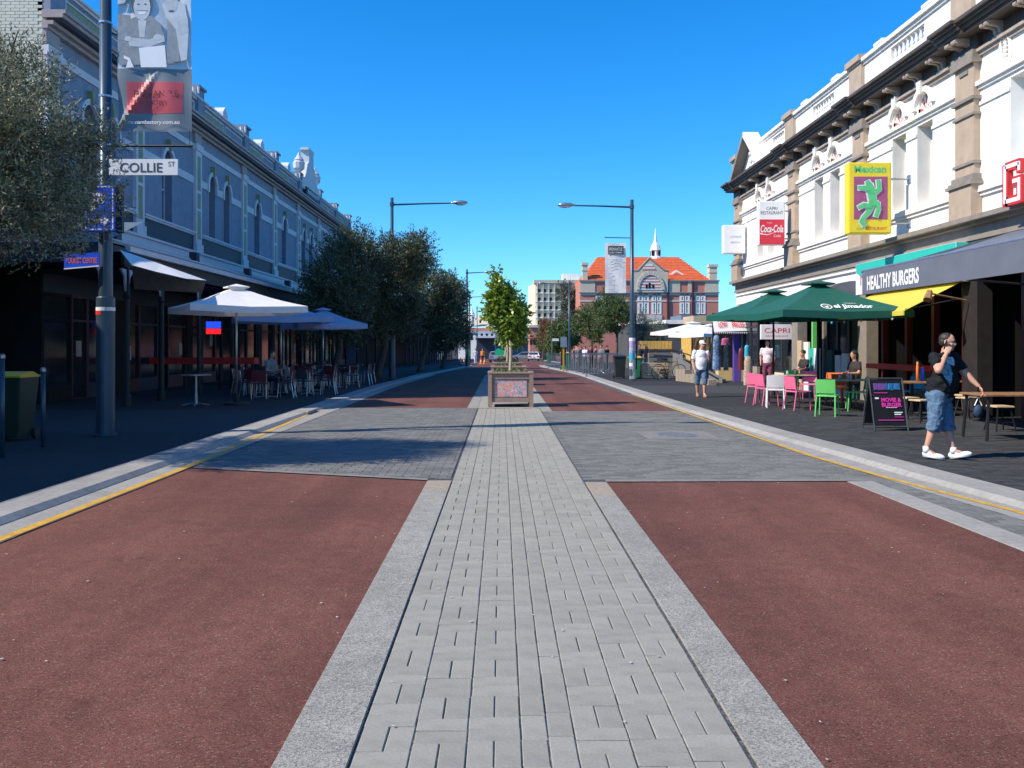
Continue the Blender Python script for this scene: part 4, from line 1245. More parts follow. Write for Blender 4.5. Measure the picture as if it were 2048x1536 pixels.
# upper attic
mb = MB(); wall_cells(mb, FS, xl, xr_, zstr, ztop, []); mb.build('attic_wall', M_brick, sb)
mb = MB()
for p, q in ((1160, 1190), (1335, 1360), (1376, 1385), (1410, 1437)): mb.fbox(FS, xs(p), xs(q), zstr + .05, ztop, 0, .08)
mb.build('stone_panel', M_stone, sb)
mb = MB()
mb.fbox(FS, xl - .1, xr_ + .1, ztop, ztop + .18, -.3, .2); mb.fbox(FS, xl - .1, xr_ + .1, zstr - .1, zstr + .05, 0, .2)
mb.build('string_course', M_gmould, sb)
M_stpale = mat("pale_stone_band", (.62, .56, .48), .8, .08, 6)
mb = MB()
for z0, z1 in ((590.5, 587), (603.5, 600.5)):
    cuts = sorted([xl] + [x for w in WN for x in w] + [xr_])
    for i in range(0, len(cuts), 2): mb.fbox(FS, cuts[i], cuts[i + 1], zs(z0), zs(z1), 0, .05)
for a, b in ((1272, 1324),): mb.fbox(FS, xs(a), xs(b), zs(643), zs(629.5), 0, .12)
mb.build('pale_band', M_stpale, sb)
for (a, b) in WN:
    for (c, d, nb_) in ((zs(628), zs(605), 2), (zs(602.5), zs(591.5), 1)):
        w = MB(); t = .13
        for q in ((a - .12, a + t, c, d), (b - t, b + .12, c, d), (a + t, b - t, c, c + t), (a + t, b - t, d - t, d)): w.fbox(FS, *q, -.2, .06)
        if nb_ == 2: w.fbox(FS, a + t, b - t, (c + d) / 2 - .05, (c + d) / 2 + .05, -.2, -.05)
        wf = w.build('window', M_white, sb)
        MB().quad(FS(a, c, -.22), FS(b, c, -.22), FS(b, d, -.22), FS(a, d, -.22)).build('pane', M_glassb, wf)
# gable with shouldered outline, stone arch and striped tympanum
mb = MB()
mb.prism([FS(gx0, zstr, .3), FS(gx1, zstr, .3), FS(gx1, zs(544), .3), FS(xs(1328), zs(543), .3), FS(gxa, zs(519.5), .3), FS(xs(1275), zs(543), .3), FS(gx0, zs(544), .3)], (0, .6, 0))
gb = mb.build('gable', M_stone, sb)
mb = MB()
cp = [(gx1 + .15, 544), (xs(1328), 543), (gxa, 518.5), (xs(1275), 543), (gx0 - .15, 544)]
mb.tube([FS(x, zs(y) + .1, .2) for x, y in cp], .17, 6); mb.build('gable_coping', M_gmould, gb)
mb = MB()
for i, (y0, y1) in enumerate(((538, 535), (532.5, 529.5))):
    zc = zs((y0 + y1) / 2); hw = (zs(521) - zc) * .85
    mb.fbox(FS, gxa - hw + .1, gxa + hw - .1, zs(y0), zs(y1), .3, .34)
mb.build('gable_stripe', M_brickw, gb)
mb = MB(); mb.fbox(FS, gxa - .9, gxa + .9, zs(541.5), zs(539), .3, .33); mb.fbox(FS, gxa - .7, gxa + .7, zs(535), zs(532.5), .3, .33); mb.build('gable_brick_stripe', M_brick, gb)
# voussoirs one by one
n = 15
for i in range(n):
    t0 = math.pi * i / n; t1 = math.pi * (i + 1) / n
    P = lambda r, t: FS(acx - r * math.cos(t), acz + (r * 1.32) * math.sin(t), .31)
    R0, R1 = ar * .8, ar * 1.0
    MB().prism([P(R0, t0 + .01), P(R1, t0 + .01), P(R1, t1 - .01), P(R0, t1 - .01)], (0, -.14, 0)).build('voussoir', M_stpale if i % 2 == 0 else M_stone, gb)
mb = MB()
for i in range(10):
    z0 = acz + i * (ar * 1.04) / 10; z1 = z0 + ar * 1.04 / 10
    zc = (z0 + z1) / 2; k = min(1, (zc - acz) / (ar * .8 * 1.32)); hw = ar * .79 * math.sqrt(max(0, 1 - k * k))
    mb.mat(i % 2).fbox(FS, acx - hw, acx + hw, z0, z1, .30, .36 if i % 2 else .35)
mb.build('striped_tympanum', [M_brickw, M_brick], gb)
mb = MB()
for x in (1292, 1298, 1305): mb.fbox(FS, xs(x) - .12, xs(x) + .12, acz + .2, zs(566 if x == 1298 else 569), .36, .40)
mb.build('vent_slit', M_dark, gb)
# drainpipes
mb = MB()
for x in (1335.5, 1385, 1263): mb.tube([FS(xs(x), gnd, .12), FS(xs(x), zs(562), .12)], .13, 6)
mb.build('drainpipe', M_redp, sb)
# side wall going back, roof, chimneys, spire
mb = MB(); mb.quad((xr_, SY, gnd), (xr_ + 2.2, SY + 22, gnd), (xr_ + 2.2, SY + 22, ztop), (xr_, SY, ztop)); mb.quad((xl, SY, gnd), (xl, SY + 22, gnd), (xl, SY + 22, ztop), (xl, SY, ztop))
mb.quad((xl, SY + 22, gnd), (xr_ + 2.2, SY + 22, gnd), (xr_ + 2.2, SY + 22, ztop), (xl, SY + 22, ztop)); mb.build('side_wall', M_brick, sb)
mb = MB()
e0, e1 = xl + .3, xr_ - .9; rl, rr = xs(1212), xs(1384); zr = H_(514, SY + 9); yb, yr, y2 = SY + .4, SY + 9, SY + 18
def roofplane(A, B, C, D, n):
    A, B, C, D = map(Vector, (A, B, C, D))
    for i in range(n):
        t0, t1 = i / n, (i + 1) / n
        p0, p1 = A.lerp(D, t0), B.lerp(C, t0); q0, q1 = A.lerp(D, t1), B.lerp(C, t1)
        up = Vector((0, 0, .16))
        mb.quad(p0 + up, p1 + up, q1, q0); mb.quad(p0, p1, p1 + up, p0 + up)
roofplane((e0, yb, ztop + .1), (e1, yb, ztop + .1), (rr, yr, zr), (rl, yr, zr), 15)
roofplane((e1, yb, ztop + .1), (e1 + .6, y2, ztop + .1), (rr, yr, zr), (rr, yr, zr), 15)
roofplane((e0, y2, ztop + .1), (e0, yb, ztop + .1), (rl, yr, zr), (rl, yr, zr), 15)
roofplane((e1, y2, ztop + .1), (e0, y2, ztop + .1), (rl, yr, zr), (rr, yr, zr), 8)
mb.prism([(e1 - 2.4, yb + 1.0, ztop + .1), (e1 - .4, yb + 1.0, ztop + .1), (e1 - .4, yb + 6, ztop + 1.7), (e1 - 2.4, yb + 6, ztop + 1.7)], (0, .1, .1))
rf = mb.build('roof', M_tile, sb)
dm = MB(); dx = xs(1360.5); dm.prism([(dx - 1.3, SY + 2.2, zs(549)), (dx + 1.3, SY + 2.2, zs(549)), (dx, SY + 2.2, zs(537))], (0, 2.5, .0)); dm.build('roof_dormer', M_white, rf)
dm = MB(); dm.prism([(dx - .8, SY + 2.19, zs(548.5)), (dx + .8, SY + 2.19, zs(548.5)), (dx, SY + 2.19, zs(541))], (0, -.02, .0)); dm.build('dormer_face', M_tile, rf)
for (p, q, yt) in ((1421, 1436, 528), (1166, 1176, 524)):
    mb = MB(); a, b = xs(p), xs(q)
    mb.box(a, b, SY + .5, SY + 1.5, ztop - .5, zs(yt)); mb.box(a - .12, b + .12, SY + .4, SY + 1.6, zs(yt) - .35, zs(yt)); mb.box(a - .06, b + .06, SY + .45, SY + 1.55, zs(yt) - 1.1, zs(yt) - .95)
    mb.build('chimney', M_stone, sb)
MB().box(xs(1437), xs(1449), SY + 14, SY + 15.5, 7, H_(544, SY + 14)).build('chimney', M_stone, sb)
mb = MB(); SX = at(1311, 500, SY + 9).x; b0 = H_(524, SY + 9)
hz = lambda py: H_(py, SY + 9) - b0
mb.lathe([(.95, -.6), (.85, hz(516)), (.62, hz(512)), (.62, hz(502)), (.8, hz(501)), (.72, hz(498)), (.5, hz(490)), (.25, hz(484)), (.2, hz(478)), (.12, hz(470)), (.03, hz(456))], (SX, SY + 9, b0), 8)
sp = mb.build('spire', M_white, sb)
mb = MB()
for an in (0, 1.57, 3.14, 4.71): mb.obox((SX + .66 * math.cos(an - .8), SY + 9 + .66 * math.sin(an - .8), b0 + hz(507)), (.3, .3, .7))
mb.build('louvre', M_dark, sp)

# ------------------------------------------------------------ cream office block with deep window grid
OY = 280.0; og = gz(OY)
ob = thing('office_block', 'distant cream concrete office block with a deep grid of square windows', 'building', (X_(1115, OY), OY, og))
def FO(u, v, w): return (u, OY - w, v)
ox0, ox1 = X_(1071, OY), X_(1163, OY)
cols_ = [1075.5 + 11.6 * k for k in range(8)]; rows_ = [578, 595, 612, 627, 642]
holes = []
for r1 in rows_:
    for c in cols_:
        holes.append((X_(c, OY), X_(c + 5.6, OY), H_(r1 + 6.5, OY), H_(r1, OY)))
mb = MB(); wall_cells(mb, FO, ox0, ox1, og, H_(567, OY), holes)
for h in holes: reveal(mb, FO, h, 1.1)
mb.quad((ox0, OY, og), (ox0 - 2, OY + 14, og), (ox0 - 2, OY + 14, H_(567, OY)), (ox0, OY, H_(567, OY)))
mb.build('wall', M_cream, ob)
for h in holes: MB().quad(FO(h[0], h[2], -1), FO(h[1], h[2], -1), FO(h[1], h[3], -1), FO(h[0], h[3], -1)).build('window', M_glass, ob)
mb = MB()
for c in cols_: mb.fbox(FO, X_(c - 1.6, OY), X_(c - .3, OY), og, H_(567, OY), 0, .7)
mb.build('fin', M_cream, ob)
for r1 in rows_:
    mb = MB(); mb.fbox(FO, ox0, ox1, H_(r1 + 9, OY), H_(r1 + 7, OY), 0, .45); mb.build('spandrel', M_white, ob)
MB().box(ox0 - .5, ox1, OY - .6, OY + 14, H_(567, OY), H_(560, OY)).build('roof_slab', M_stone, ob)
MB().box(X_(1127, OY), X_(1161, OY), OY + 3, OY + 10, H_(560, OY), H_(546, OY)).build('plant_room', M_white, ob)

# ------------------------------------------------------------ buildings closing the street
EY = 185.0; eg = gz(EY)
eb = thing('corner_hotel', 'pale building with grey hipped roof and white parapet closing the street end', 'building', (X_(960, EY), EY, eg))
ex0, ex1 = X_(905, EY), X_(990, EY)
mb = MB(); mb.box(ex0, ex1, EY, EY + 14, eg, H_(655, EY)); mb.build('wall', M_white, eb)
mb = MB(); mb.prism([(ex0 + .5, EY + .5, H_(653, EY)), (ex1 - .5, EY + .5, H_(653, EY)), (ex1 - 3, EY + 7, H_(630, EY)), (ex0 + 3, EY + 7, H_(630, EY))], (0, .3, .1)); mb.build('roof', M_stone, eb)
mb = MB(); mb.box(ex0 - .2, ex1 + .2, EY - .4, EY, H_(661, EY), H_(656, EY)); mb.build('band', M_brick, eb)
MB().box(X_(955, EY), ex1, EY - .3, EY, eg, H_(672, EY)).build('dark_shopfront', M_navy, eb)
MB().box(X_(950, EY), ex1, EY - 2.5, EY - .3, H_(676, EY), H_(672, EY)).build('street_awning', M_pale, eb)
mb = MB(); a = X_(944, EY); mb.lathe([(.5, 0), (.5, 2.2), (.7, 2.3), (.3, 3.2), (.05, 4.2)], (a, EY + .4, H_(652, EY)), 8); mb.build('turret', M_white, eb)
for k in range(8):
    x = ex0 + .6 + k * 1.12; MB().box(x, x + .5, EY - .03, EY, eg + 4.2, eg + 5.6).build('window', M_glass, eb)
eb = thing('red_corner_building', 'low red brick building beyond the street trees at the junction', 'building', (X_(1085, 170), 170, gz(170)))
a, b = X_(1060, 170), X_(1165, 170)
MB().box(a, b, 170, 182, gz(170), H_(655, 170)).build('wall', M_brick, eb)
MB().box(a - .2, b + .2, 169.6, 182, H_(655, 170), H_(650, 170)).build('parapet', M_stone, eb)
for k in range(6): MB().box(a + .8 + k * 1.8, a + 1.8 + k * 1.8, 169.95, 170.02, gz(170) + 3.0, gz(170) + 4.4).build('window', M_glass, eb)
eb = thing('dark_shop_terrace', 'shaded low terrace of shops beyond the junction at the street end', 'building', (X_(1045, 200), 200, gz(200)))
a, b = X_(985, 200), X_(1085, 200)
MB().box(a, b, 200, 210, gz(200), H_(664, 200)).build('wall', M_blue, eb)
MB().box(a, b, 198.5, 200, H_(686, 200), H_(684, 200)).build('awning', M_navy, eb)
for k in range(7): MB().box(a + .8 + k * 1.6, a + 1.7 + k * 1.6, 199.95, 200.02, gz(200) + 3.6, gz(200) + 5).build('window', M_glass, eb)

# ------------------------------------------------------------ far left row of shops with verandah
fb = thing('far_shop_row', 'shaded far row of shops with a long post verandah beyond the left street trees', 'building', (-12, 100, gz(100)))
def FF(u, v, w): return (-11.5 + w, u, v)
mb = MB()
for a, b, h in ((66.2, 88, 7.6), (88, 112, 6.6), (112, 150, 7.2)):
    z = gz((a + b) / 2)
    mb.box(-22, -11.5, a, b, gz(b) - .3, z + h)
mb.build('wall', M_blue, fb)
mb = MB()
for a, b in ((66.3, 90), (90, 112), (112, 150)): mb.box(-11.49, -11.44, a, b, gz(b), gz(b) + 3.4)
mb.build('dark_shopfront', M_fl1, fb)  # dark band painting the shade on the wall under the verandah
mb = MB()
for a, b, h in ((66.2, 88, 7.6), (88, 112, 6.6), (112, 150, 7.2)):
    z = gz((a + b) / 2) + h
    mb.box(-11.6, -11.2, a, b, z, z + .3)
    y = a
    while y < b: mb.box(-11.7, -11.3, y, y + .8, z + .3, z + .8); y += 3
mb.build('parapet', M_pale, fb)
for k in range(24):
    y = 68 + k * 3.4; MB().fbox(FF, y, y + 1.1, gz(y) + 4.6, gz(y) + 6.0, .0, .03).build('window', M_glass, fb)
mb = MB(); mb.add([(-11.5, 66.5, gz(66) + 4.4), (-7.6, 66.5, gz(66) + 3.5), (-7.6, 150, gz(150) + 3.5), (-11.5, 150, gz(150) + 4.4)], [(0, 1, 2, 3)])
mb.build('verandah_roof', M_roofb, fb)
mb = MB()
for a, b in ((66.5, 90), (90, 112), (112, 150)):
    mb.prism([(-7.6, a, gz(a) + 3.1), (-7.6, b, gz(b) + 3.1), (-7.6, b, gz(b) + 3.5), (-7.6, a, gz(a) + 3.5)], (.1, 0, 0))
mb.build('verandah_fascia', M_gmould, fb)
for k in range(26):
    y = 67 + k * 3.2; MB().tube([(-7.65, y, gz(y)), (-7.65, y, gz(y) + 3.1)], .08, 6).build('post', M_navy, fb)
aw = thing('red_drop_awning', 'dark red sloping awning under the far left trees', 'awning', (-9, 50, 2.8))
MB().quad((-9.3, 47, 3.3), (-9.3, 53, 3.3), (-8.0, 53, 2.75), (-8.0, 47, 2.75)).build('canvas', M_redb, aw)

# ------------------------------------------------------------ the square on the right: shed, market, ramp
wy = 62.0
kb = thing('market_shed', 'long dark grey flat roofed shed with white fascia in front of the brick hall', 'building', (X_(1340, wy), wy, gz(wy)))
a, b = X_(1262, wy), X_(1440, wy)
MB().box(a, b, wy, wy + 7, gz(wy), H_(648, wy)).build('wall', mat("dark_grey_cladding", (.10, .10, .105), .8, .15, 1.5), kb)
mb = MB(); mb.box(a, X_(1290, wy), wy - .2, wy + 7, H_(648, wy), H_(643, wy)); mb.box(X_(1330, wy), X_(1366, wy), wy - .3, wy + 7, H_(648, wy), H_(640, wy)); mb.build('fascia', M_white, kb)
MB().box(X_(1368, wy), X_(1392, wy), wy + 1, wy + 5, H_(648, wy), H_(629, wy)).build('plant_box', M_roofb, kb)
MB().box(X_(1384, 60), X_(1432, 60), 59.5, 63, H_(648, 60), H_(632, 60)).build('ochre_upper_wall', M_lwood, kb)
tb = thing('ochre_hoarding', 'long ochre timber hoarding behind the square cafe tables', 'hoarding', (X_(1313, 52), 52, gz(52)))
a, b = X_(1280, 52), X_(1344, 52); n = 9
M_och = mat("ochre_board", (.66, .42, .10), .7, .15, 3, rnd=.12)
for k in range(n):
    x0, x1 = a + (b - a) * k / n, a + (b - a) * (k + 1) / n
    MB().box(x0 + .01, x1 - .01, 52, 52.06, H_(698, 52), H_(682, 52)).build('board', M_och, tb)
mb = MB()
for x in (a, (a + b) / 2, b): mb.box(x - .05, x + .05, 52.06, 52.16, gz(52), H_(682, 52))
mb.build('post', M_wood, tb)
kb = thing('market_kiosk', 'ochre timber framed kiosk front behind the man in the white shirt', 'kiosk', (X_(1405, 50), 50, gz(50)))
a, b = X_(1384, 50), X_(1428, 50); zt, zb = H_(665, 50), gz(50)
MB().box(a, b, 50, 53, zb, zt).build('wall', M_och, kb)
mb = MB()
for x in np.linspace(a, b, 4): mb.box(x - .06, x + .06, 49.9, 50, zb, zt)
for x0, x1 in zip(np.linspace(a, b, 4)[:-1], np.linspace(a, b, 4)[1:]): mb.tube([(x0, 49.92, zb + 1.2), (x1, 49.92, zt)], .06, 4)
mb.build('timber_frame', M_wood, kb)
MB().box(a + .1, b - .1, 49.9, 49.98, zb, zb + 1.1).build('counter', M_navy, kb)

rp = thing('concrete_ramp_wall', 'grey concrete ramp wall sloping down behind the pole with brown stone edge and handrail', 'wall', (X_(1340, 42), 42, FP))
ry = 42.0
a, m1, b = X_(1298, ry), X_(1345, ry), X_(1420, 36)
M_rampc = mat("ramp_concrete", (.20, .20, .19), .85, .12, 2, .2, 40, stain=.3)
MB().prism([(a, ry, FP), (m1, ry, FP), (m1, ry, H_(706, ry)), (a, ry, H_(706, ry))], (0, .25, 0)).build('wall', M_rampc, rp)
MB().prism([(m1, ry, FP), (b, 34, FP), (b, 34, FP + .15), (m1, ry, H_(706, ry))], (.2, .2, 0)).build('sloping_wall', M_rampc, rp)
st = [(X_(1353, 36), 36.2), (X_(1372, 35), 35.2), (X_(1398, 33.5), 33.6), (X_(1420, 32), 32.2)]
for (p, q), h in zip(zip(st[:-1], st[1:]), (.5, .33, .2)):
    d = Vector((q[0] - p[0], q[1] - p[1], 0)); nrm = Vector((-d.y, d.x, 0)).normalized() * .3
    for k in range(3):
        A = Vector((*p, 0)) + d * (k / 3 + .01); B = Vector((*p, 0)) + d * ((k + 1) / 3 - .01)
        MB().prism([A, B, B + nrm, A + nrm], (0, 0, FP + h)).build('edge_stone', M_tan, rp)
mb = MB()
for dz in (0, -.3):
    mb.tube([(a, ry - .1, H_(702, ry) + dz), (m1 + .2, ry - .1, H_(702, ry) + dz), (b - .5, 34.3, .95 + dz)], .03, 6)
for t in (0, .25, .5, .75, 1):
    x = m1 + .2 + (b - .5 - m1 - .2) * t; y = ry - .1 + (34.3 - ry + .1) * t; zt = H_(702, ry) + (.95 - H_(702, ry)) * t
    mb.tube([(x, y, FP), (x, y, zt)], .025, 6)
mb.build('handrail', M_black, rp)

# clothes shop corner: purple post, yellow wall base, hanging clothes
cs = thing('clothes_shop_corner', 'yellow low wall and purple post of the clothes shop at the white building corner', 'shop corner', (X_(1450, 36), 36, FP))
MB().box(X_(1423, 37.5), X_(1466, 36.2), 36.3, 36.8, FP, H_(735, 37)).build('yellow_wall', mat("yellow_wall", (.70, .52, .24), .8, .1, 4), cs)
mb = MB(); x = X_(1472, 35.2); mb.box(x - .13, x + .13, 35.0, 35.25, FP, 3.0); mb.build('purple_post', mat("purple_paint", (.10, .06, .32), .6), cs)
mb = MB(); mb.box(X_(1423, 37), X_(1466, 36.9), 36.8, 36.9, H_(735, 37), 3.0); mb.build('window_display', M_dark, cs)
# ================================================================== TREES
def leaf_cloud(name, mat_, P, D, L, W, parent, nrm_jit=1.0):
    "many small pointed leaves: P centres, D directions (n x 3), L length, W width arrays"
    n = len(P)
    R = RNG.normal(size=(n, 3)); S = np.cross(D, R); S /= (np.linalg.norm(S, axis=1, keepdims=True) + 1e-9)
    D = D / (np.linalg.norm(D, axis=1, keepdims=True) + 1e-9)
    a = P - D * (L / 2)[:, None]; c = P + D * (L / 2)[:, None]
    b = P + S * (W / 2)[:, None]; d = P - S * (W / 2)[:, None]
    V = np.stack([a, b, c, d], 1).reshape(-1, 3)
    inv = FR[parent.name].inverted(); M = np.array(inv)
    V = V @ M[:3, :3].T + M[:3, 3]
    me = bpy.data.meshes.new(name)
    me.vertices.add(4 * n); me.vertices.foreach_set("co", V.astype(np.float32).ravel())
    me.loops.add(4 * n); me.loops.foreach_set("vertex_index", np.arange(4 * n, dtype=np.int32))
    me.polygons.add(n); me.polygons.foreach_set("loop_start", np.arange(0, 4 * n, 4, dtype=np.int32)); me.polygons.foreach_set("loop_total", np.full(n, 4, dtype=np.int32))
    me.update(); me.validate(); me.materials.append(mat_)
    o = bpy.data.objects.new(name, me); COL.objects.link(o); o.parent = parent; FR[o.name] = FR[parent.name]
    return o
def lobes(c, r, n, flat=.8, seed=0):
    g = np.random.default_rng(seed)
    out = [(np.array(c), np.array(r) * .66)]
    for k in range(n):
        v = g.normal(size=3); v /= np.linalg.norm(v)
        rr = g.uniform(.22, .48)
        out.append((np.array(c) + v * np.array(r) * g.uniform(.5, .86), np.array(r) * rr))
    return out
def crown_pts(lb_, n, g, inner=.45):
    w = np.array([np.prod(l[1]) ** .66 for l in lb_]); w /= w.sum()
    idx = g.choice(len(lb_), n, p=w)
    v = g.normal(size=(n, 3)); v /= np.linalg.norm(v, axis=1, keepdims=True)
    rad = g.uniform(inner ** 2, 1, n) ** .5
    C = np.array([l[0] for l in lb_])[idx]; R = np.array([l[1] for l in lb_])[idx]
    return C + v * rad[:, None] * R, v
def tree(name, label, base, crown_c, crown_r, trunk_r, lmat, twigs, per, leaf, group, seed, bark=None, droop=0.0, nl=9, limbs=6, twl=.45, up=.35, inner=.45, upright=True):
    g = np.random.default_rng(seed); bark = bark or M_bark
    t = thing(name, label, 'tree', base, group=group)
    b = Vector(base); c = Vector(crown_c)
    fork = b.lerp(Vector((c.x, c.y, c.z - crown_r[2] * .55)), .9)
    mb = MB(); mb.tube([b - Vector((0, 0, .05)), b.lerp(fork, .12), b.lerp(fork, .55) + Vector((trunk_r * .5, 0, 0)), fork], [trunk_r * 1.5, trunk_r * 1.05, trunk_r * .9, trunk_r * .8], 9)
    lbs = lobes(crown_c, crown_r, nl, seed=seed)
    for k in range(limbs):
        tgt = Vector(lbs[1 + k % nl][0]); mid = fork.lerp(tgt, .5) + Vector((0, 0, .12 * crown_r[2]))
        mb.tube([fork - Vector((0, 0, trunk_r)), mid, tgt], [trunk_r * .6, trunk_r * .35, trunk_r * .12], 6)
        for q in range(2):
            e = tgt + Vector(g.normal(size=3) * np.array(crown_r) * .22)
            mb.tube([mid, (mid + e) / 2 + Vector((0, 0, .05)), e], [trunk_r * .25, trunk_r * .16, trunk_r * .05], 5)
    mb.build('trunk', bark, t, smooth=True)
    P, v = crown_pts(lbs, twigs, g, inner)
    D = v + np.array([0, 0, up]) + g.normal(size=v.shape) * .5; D /= np.linalg.norm(D, axis=1, keepdims=True)
    s = np.linspace(-.5, .5, per)
    PP = (P[:, None, :] + D[:, None, :] * (s * twl)[None, :, None] + np.array([0, 0, -droop])[None, None, :] * ((s + .5) ** 2)[None, :, None]).reshape(-1, 3)
    side = g.normal(size=(len(PP), 3)); DD = np.repeat(D, per, 0) * .8 + side * .75
    DD /= np.linalg.norm(DD, axis=1, keepdims=True)
    PP = PP + DD * leaf[0] * .45
    L = g.uniform(.7, 1.25, len(PP)) * leaf[0]; W = g.uniform(.75, 1.2, len(PP)) * leaf[1]
    leaf_cloud('crown', lmat, PP, DD, L, W, t)
    return t
# near olive at the left edge
tree('olive_tree', 'grey green olive tree leaning in at the left picture edge in front of the pole', (-7.7, 10.9, FP), (-7.1, 11.0, 4.0), (2.1, 1.9, 1.6), .13, L_olive, 6000, 20, (.066, .018), None, 11, nl=14, limbs=9, twl=.42, up=.6, inner=.15)
# row of street olives on the left
G_ = 'street olives along the left footpath'
tree('street_olive', 'dark bushy street olive, nearest of the left row, in front of the blue terrace', (-6.9, 34.5, FP), (-6.55, 34.3, 4.3), (2.25, 2.2, 2.85), .17, L_oliv2, 2300, 16, (.14, .045), G_, 21, twl=.6, nl=12)
tree('street_olive', 'street olive wrapped round the left street lamp post', (-5.6, 37.9, FP), (-5.0, 37.4, 4.5), (2.05, 2.1, 2.65), .16, L_oliv2, 2100, 16, (.15, .045), G_, 22, twl=.65, nl=12)
tree('street_olive', 'street olive in the left row between the taller lamp tree and the sunlit last one', (-4.9, 50.0, gz(50)), (-4.3, 50, 4.6), (2.3, 2.3, 3.2), .16, L_oliv2, 1700, 16, (.18, .055), G_, 23, twl=.65)
tree('street_olive', 'last street olive of the left row, its street side catching the sun', (-4.4, 62.0, gz(62)), (-3.85, 62, 4.4), (2.0, 2.2, 3.2), .16, L_oliv2, 1500, 16, (.19, .06), G_, 24, twl=.65)
# trees around the square on the right
G_ = 'trees around the square'
tree('square_tree', 'olive like tree just left of the banner lamp post in the square', (7.6, 56, gz(56)), (7.7, 56, 3.7), (1.55, 1.5, 1.9), .1, L_mid, 1100, 14, (.15, .045), G_, 31, twl=.5)
tree('square_tree', 'bright green bushy tree in the middle of the square tree group', (7.6, 70, gz(70)), (7.5, 70, 3.2), (1.8, 1.7, 1.8), .1, L_mid, 900, 14, (.19, .06), G_, 32, twl=.5)
tree('square_tree', 'wide light green tree at the left end of the square tree group', (6.9, 92, gz(92)), (6.7, 92, 2.7), (2.6, 2.4, 2.1), .12, L_mid, 900, 14, (.26, .09), G_, 33, twl=.7)
tree('square_tree', 'tall dark grey green tree rising in front of the cream office block', (10.0, 118, gz(118)), (9.6, 118, 5.5), (2.3, 2.3, 4.8), .2, L_grey, 900, 14, (.36, .12), G_, 34, twl=.9)
tree('square_tree', 'rust brown leaved tree below the cream office block', (8.2, 130, gz(130)), (8.0, 130, 3.4), (2.9, 2.8, 2.6), .2, L_rust, 700, 14, (.36, .12), G_, 35, twl=.8)
tree('square_tree', 'thin grey tree in front of the dark market shed right of the banner lamp post', (X_(1285, 57), 57, gz(57)), (X_(1285, 57), 57, 2.8), (1.0, .9, 1.3), .06, L_grey, 260, 12, (.13, .035), G_, 36, twl=.5)
tree('square_tree', 'small dusty green tree in front of the dark market shed near the white umbrella', (X_(1312, 56), 56, gz(56)), (X_(1312, 56), 56, 2.5), (1.2, .9, 1.3), .06, L_grey, 300, 12, (.13, .035), G_, 37, twl=.5)
tree('square_tree', 'low green tree beside the traffic signals at the far junction', (X_(1086, 140), 140, gz(140)), (X_(1086, 140), 140, 2.3), (2.6, 2.4, 1.9), .15, L_mid, 500, 12, (.3, .1), G_, 38, twl=.8)

# ================================================================== PLANTERS IN THE MEDIAN
def planter_tree(base, seed, label, n=230):
    t = tree('planter_tree', label, base, (base[0] - .02, base[1], base[2] + 1.66), (.54, .50, 1.08), .045, L_ficus, n, 9, (.12, .068), 'clipped trees in the median planters', seed, bark=M_barkl, nl=11, limbs=7, twl=.28, up=.1, inner=.25)
    return t
M_art = bpy.data.materials.new("floral_artwork"); M_art.use_nodes = True
n_, l_ = M_art.node_tree.nodes, M_art.node_tree.links
p_ = n_["Principled BSDF"]; tc_ = n_.new("ShaderNodeTexCoord")
no_ = n_.new("ShaderNodeTexNoise"); no_.inputs["Scale"].default_value = 7; no_.inputs["Distortion"].default_value = 1.5; l_.new(tc_.outputs["Object"], no_.inputs["Vector"])
cr_ = n_.new("ShaderNodeValToRGB"); l_.new(no_.outputs["Fac"], cr_.inputs[0]); cr_.color_ramp.interpolation = 'EASE'
for i, (ps, c) in enumerate(((0.3, (.12, .22, .35)), (.42, (.20, .32, .50)), (.465, (.70, .60, .55)), (.5, (.70, .08, .04)), (.55, (.80, .26, .04)), (.62, (.70, .50, .52)), (.7, (.35, .12, .34)))):
    e = cr_.color_ramp.elements[i] if i < 2 else cr_.color_ramp.elements.new(ps)
    e.position = ps; e.color = (*c, 1)
vo_ = n_.new("ShaderNodeTexVoronoi"); vo_.feature = 'DISTANCE_TO_EDGE'; vo_.inputs["Scale"].default_value = 26; l_.new(tc_.outputs["Object"], vo_.inputs["Vector"])
mr_ = n_.new("ShaderNodeMapRange"); mr_.inputs[1].default_value = .005; mr_.inputs[2].default_value = .035; l_.new(vo_.outputs["Distance"], mr_.inputs[0])
mx_ = n_.new("ShaderNodeMix"); mx_.data_type = 'RGBA'; mx_.inputs[6].default_value = (.80, .78, .74, 1); l_.new(mr_.outputs[0], mx_.inputs[0]); l_.new(cr_.outputs[0], mx_.inputs[7])
l_.new(mx_.outputs[2], p_.inputs["Base Color"]); p_.inputs["Roughness"].default_value = .5

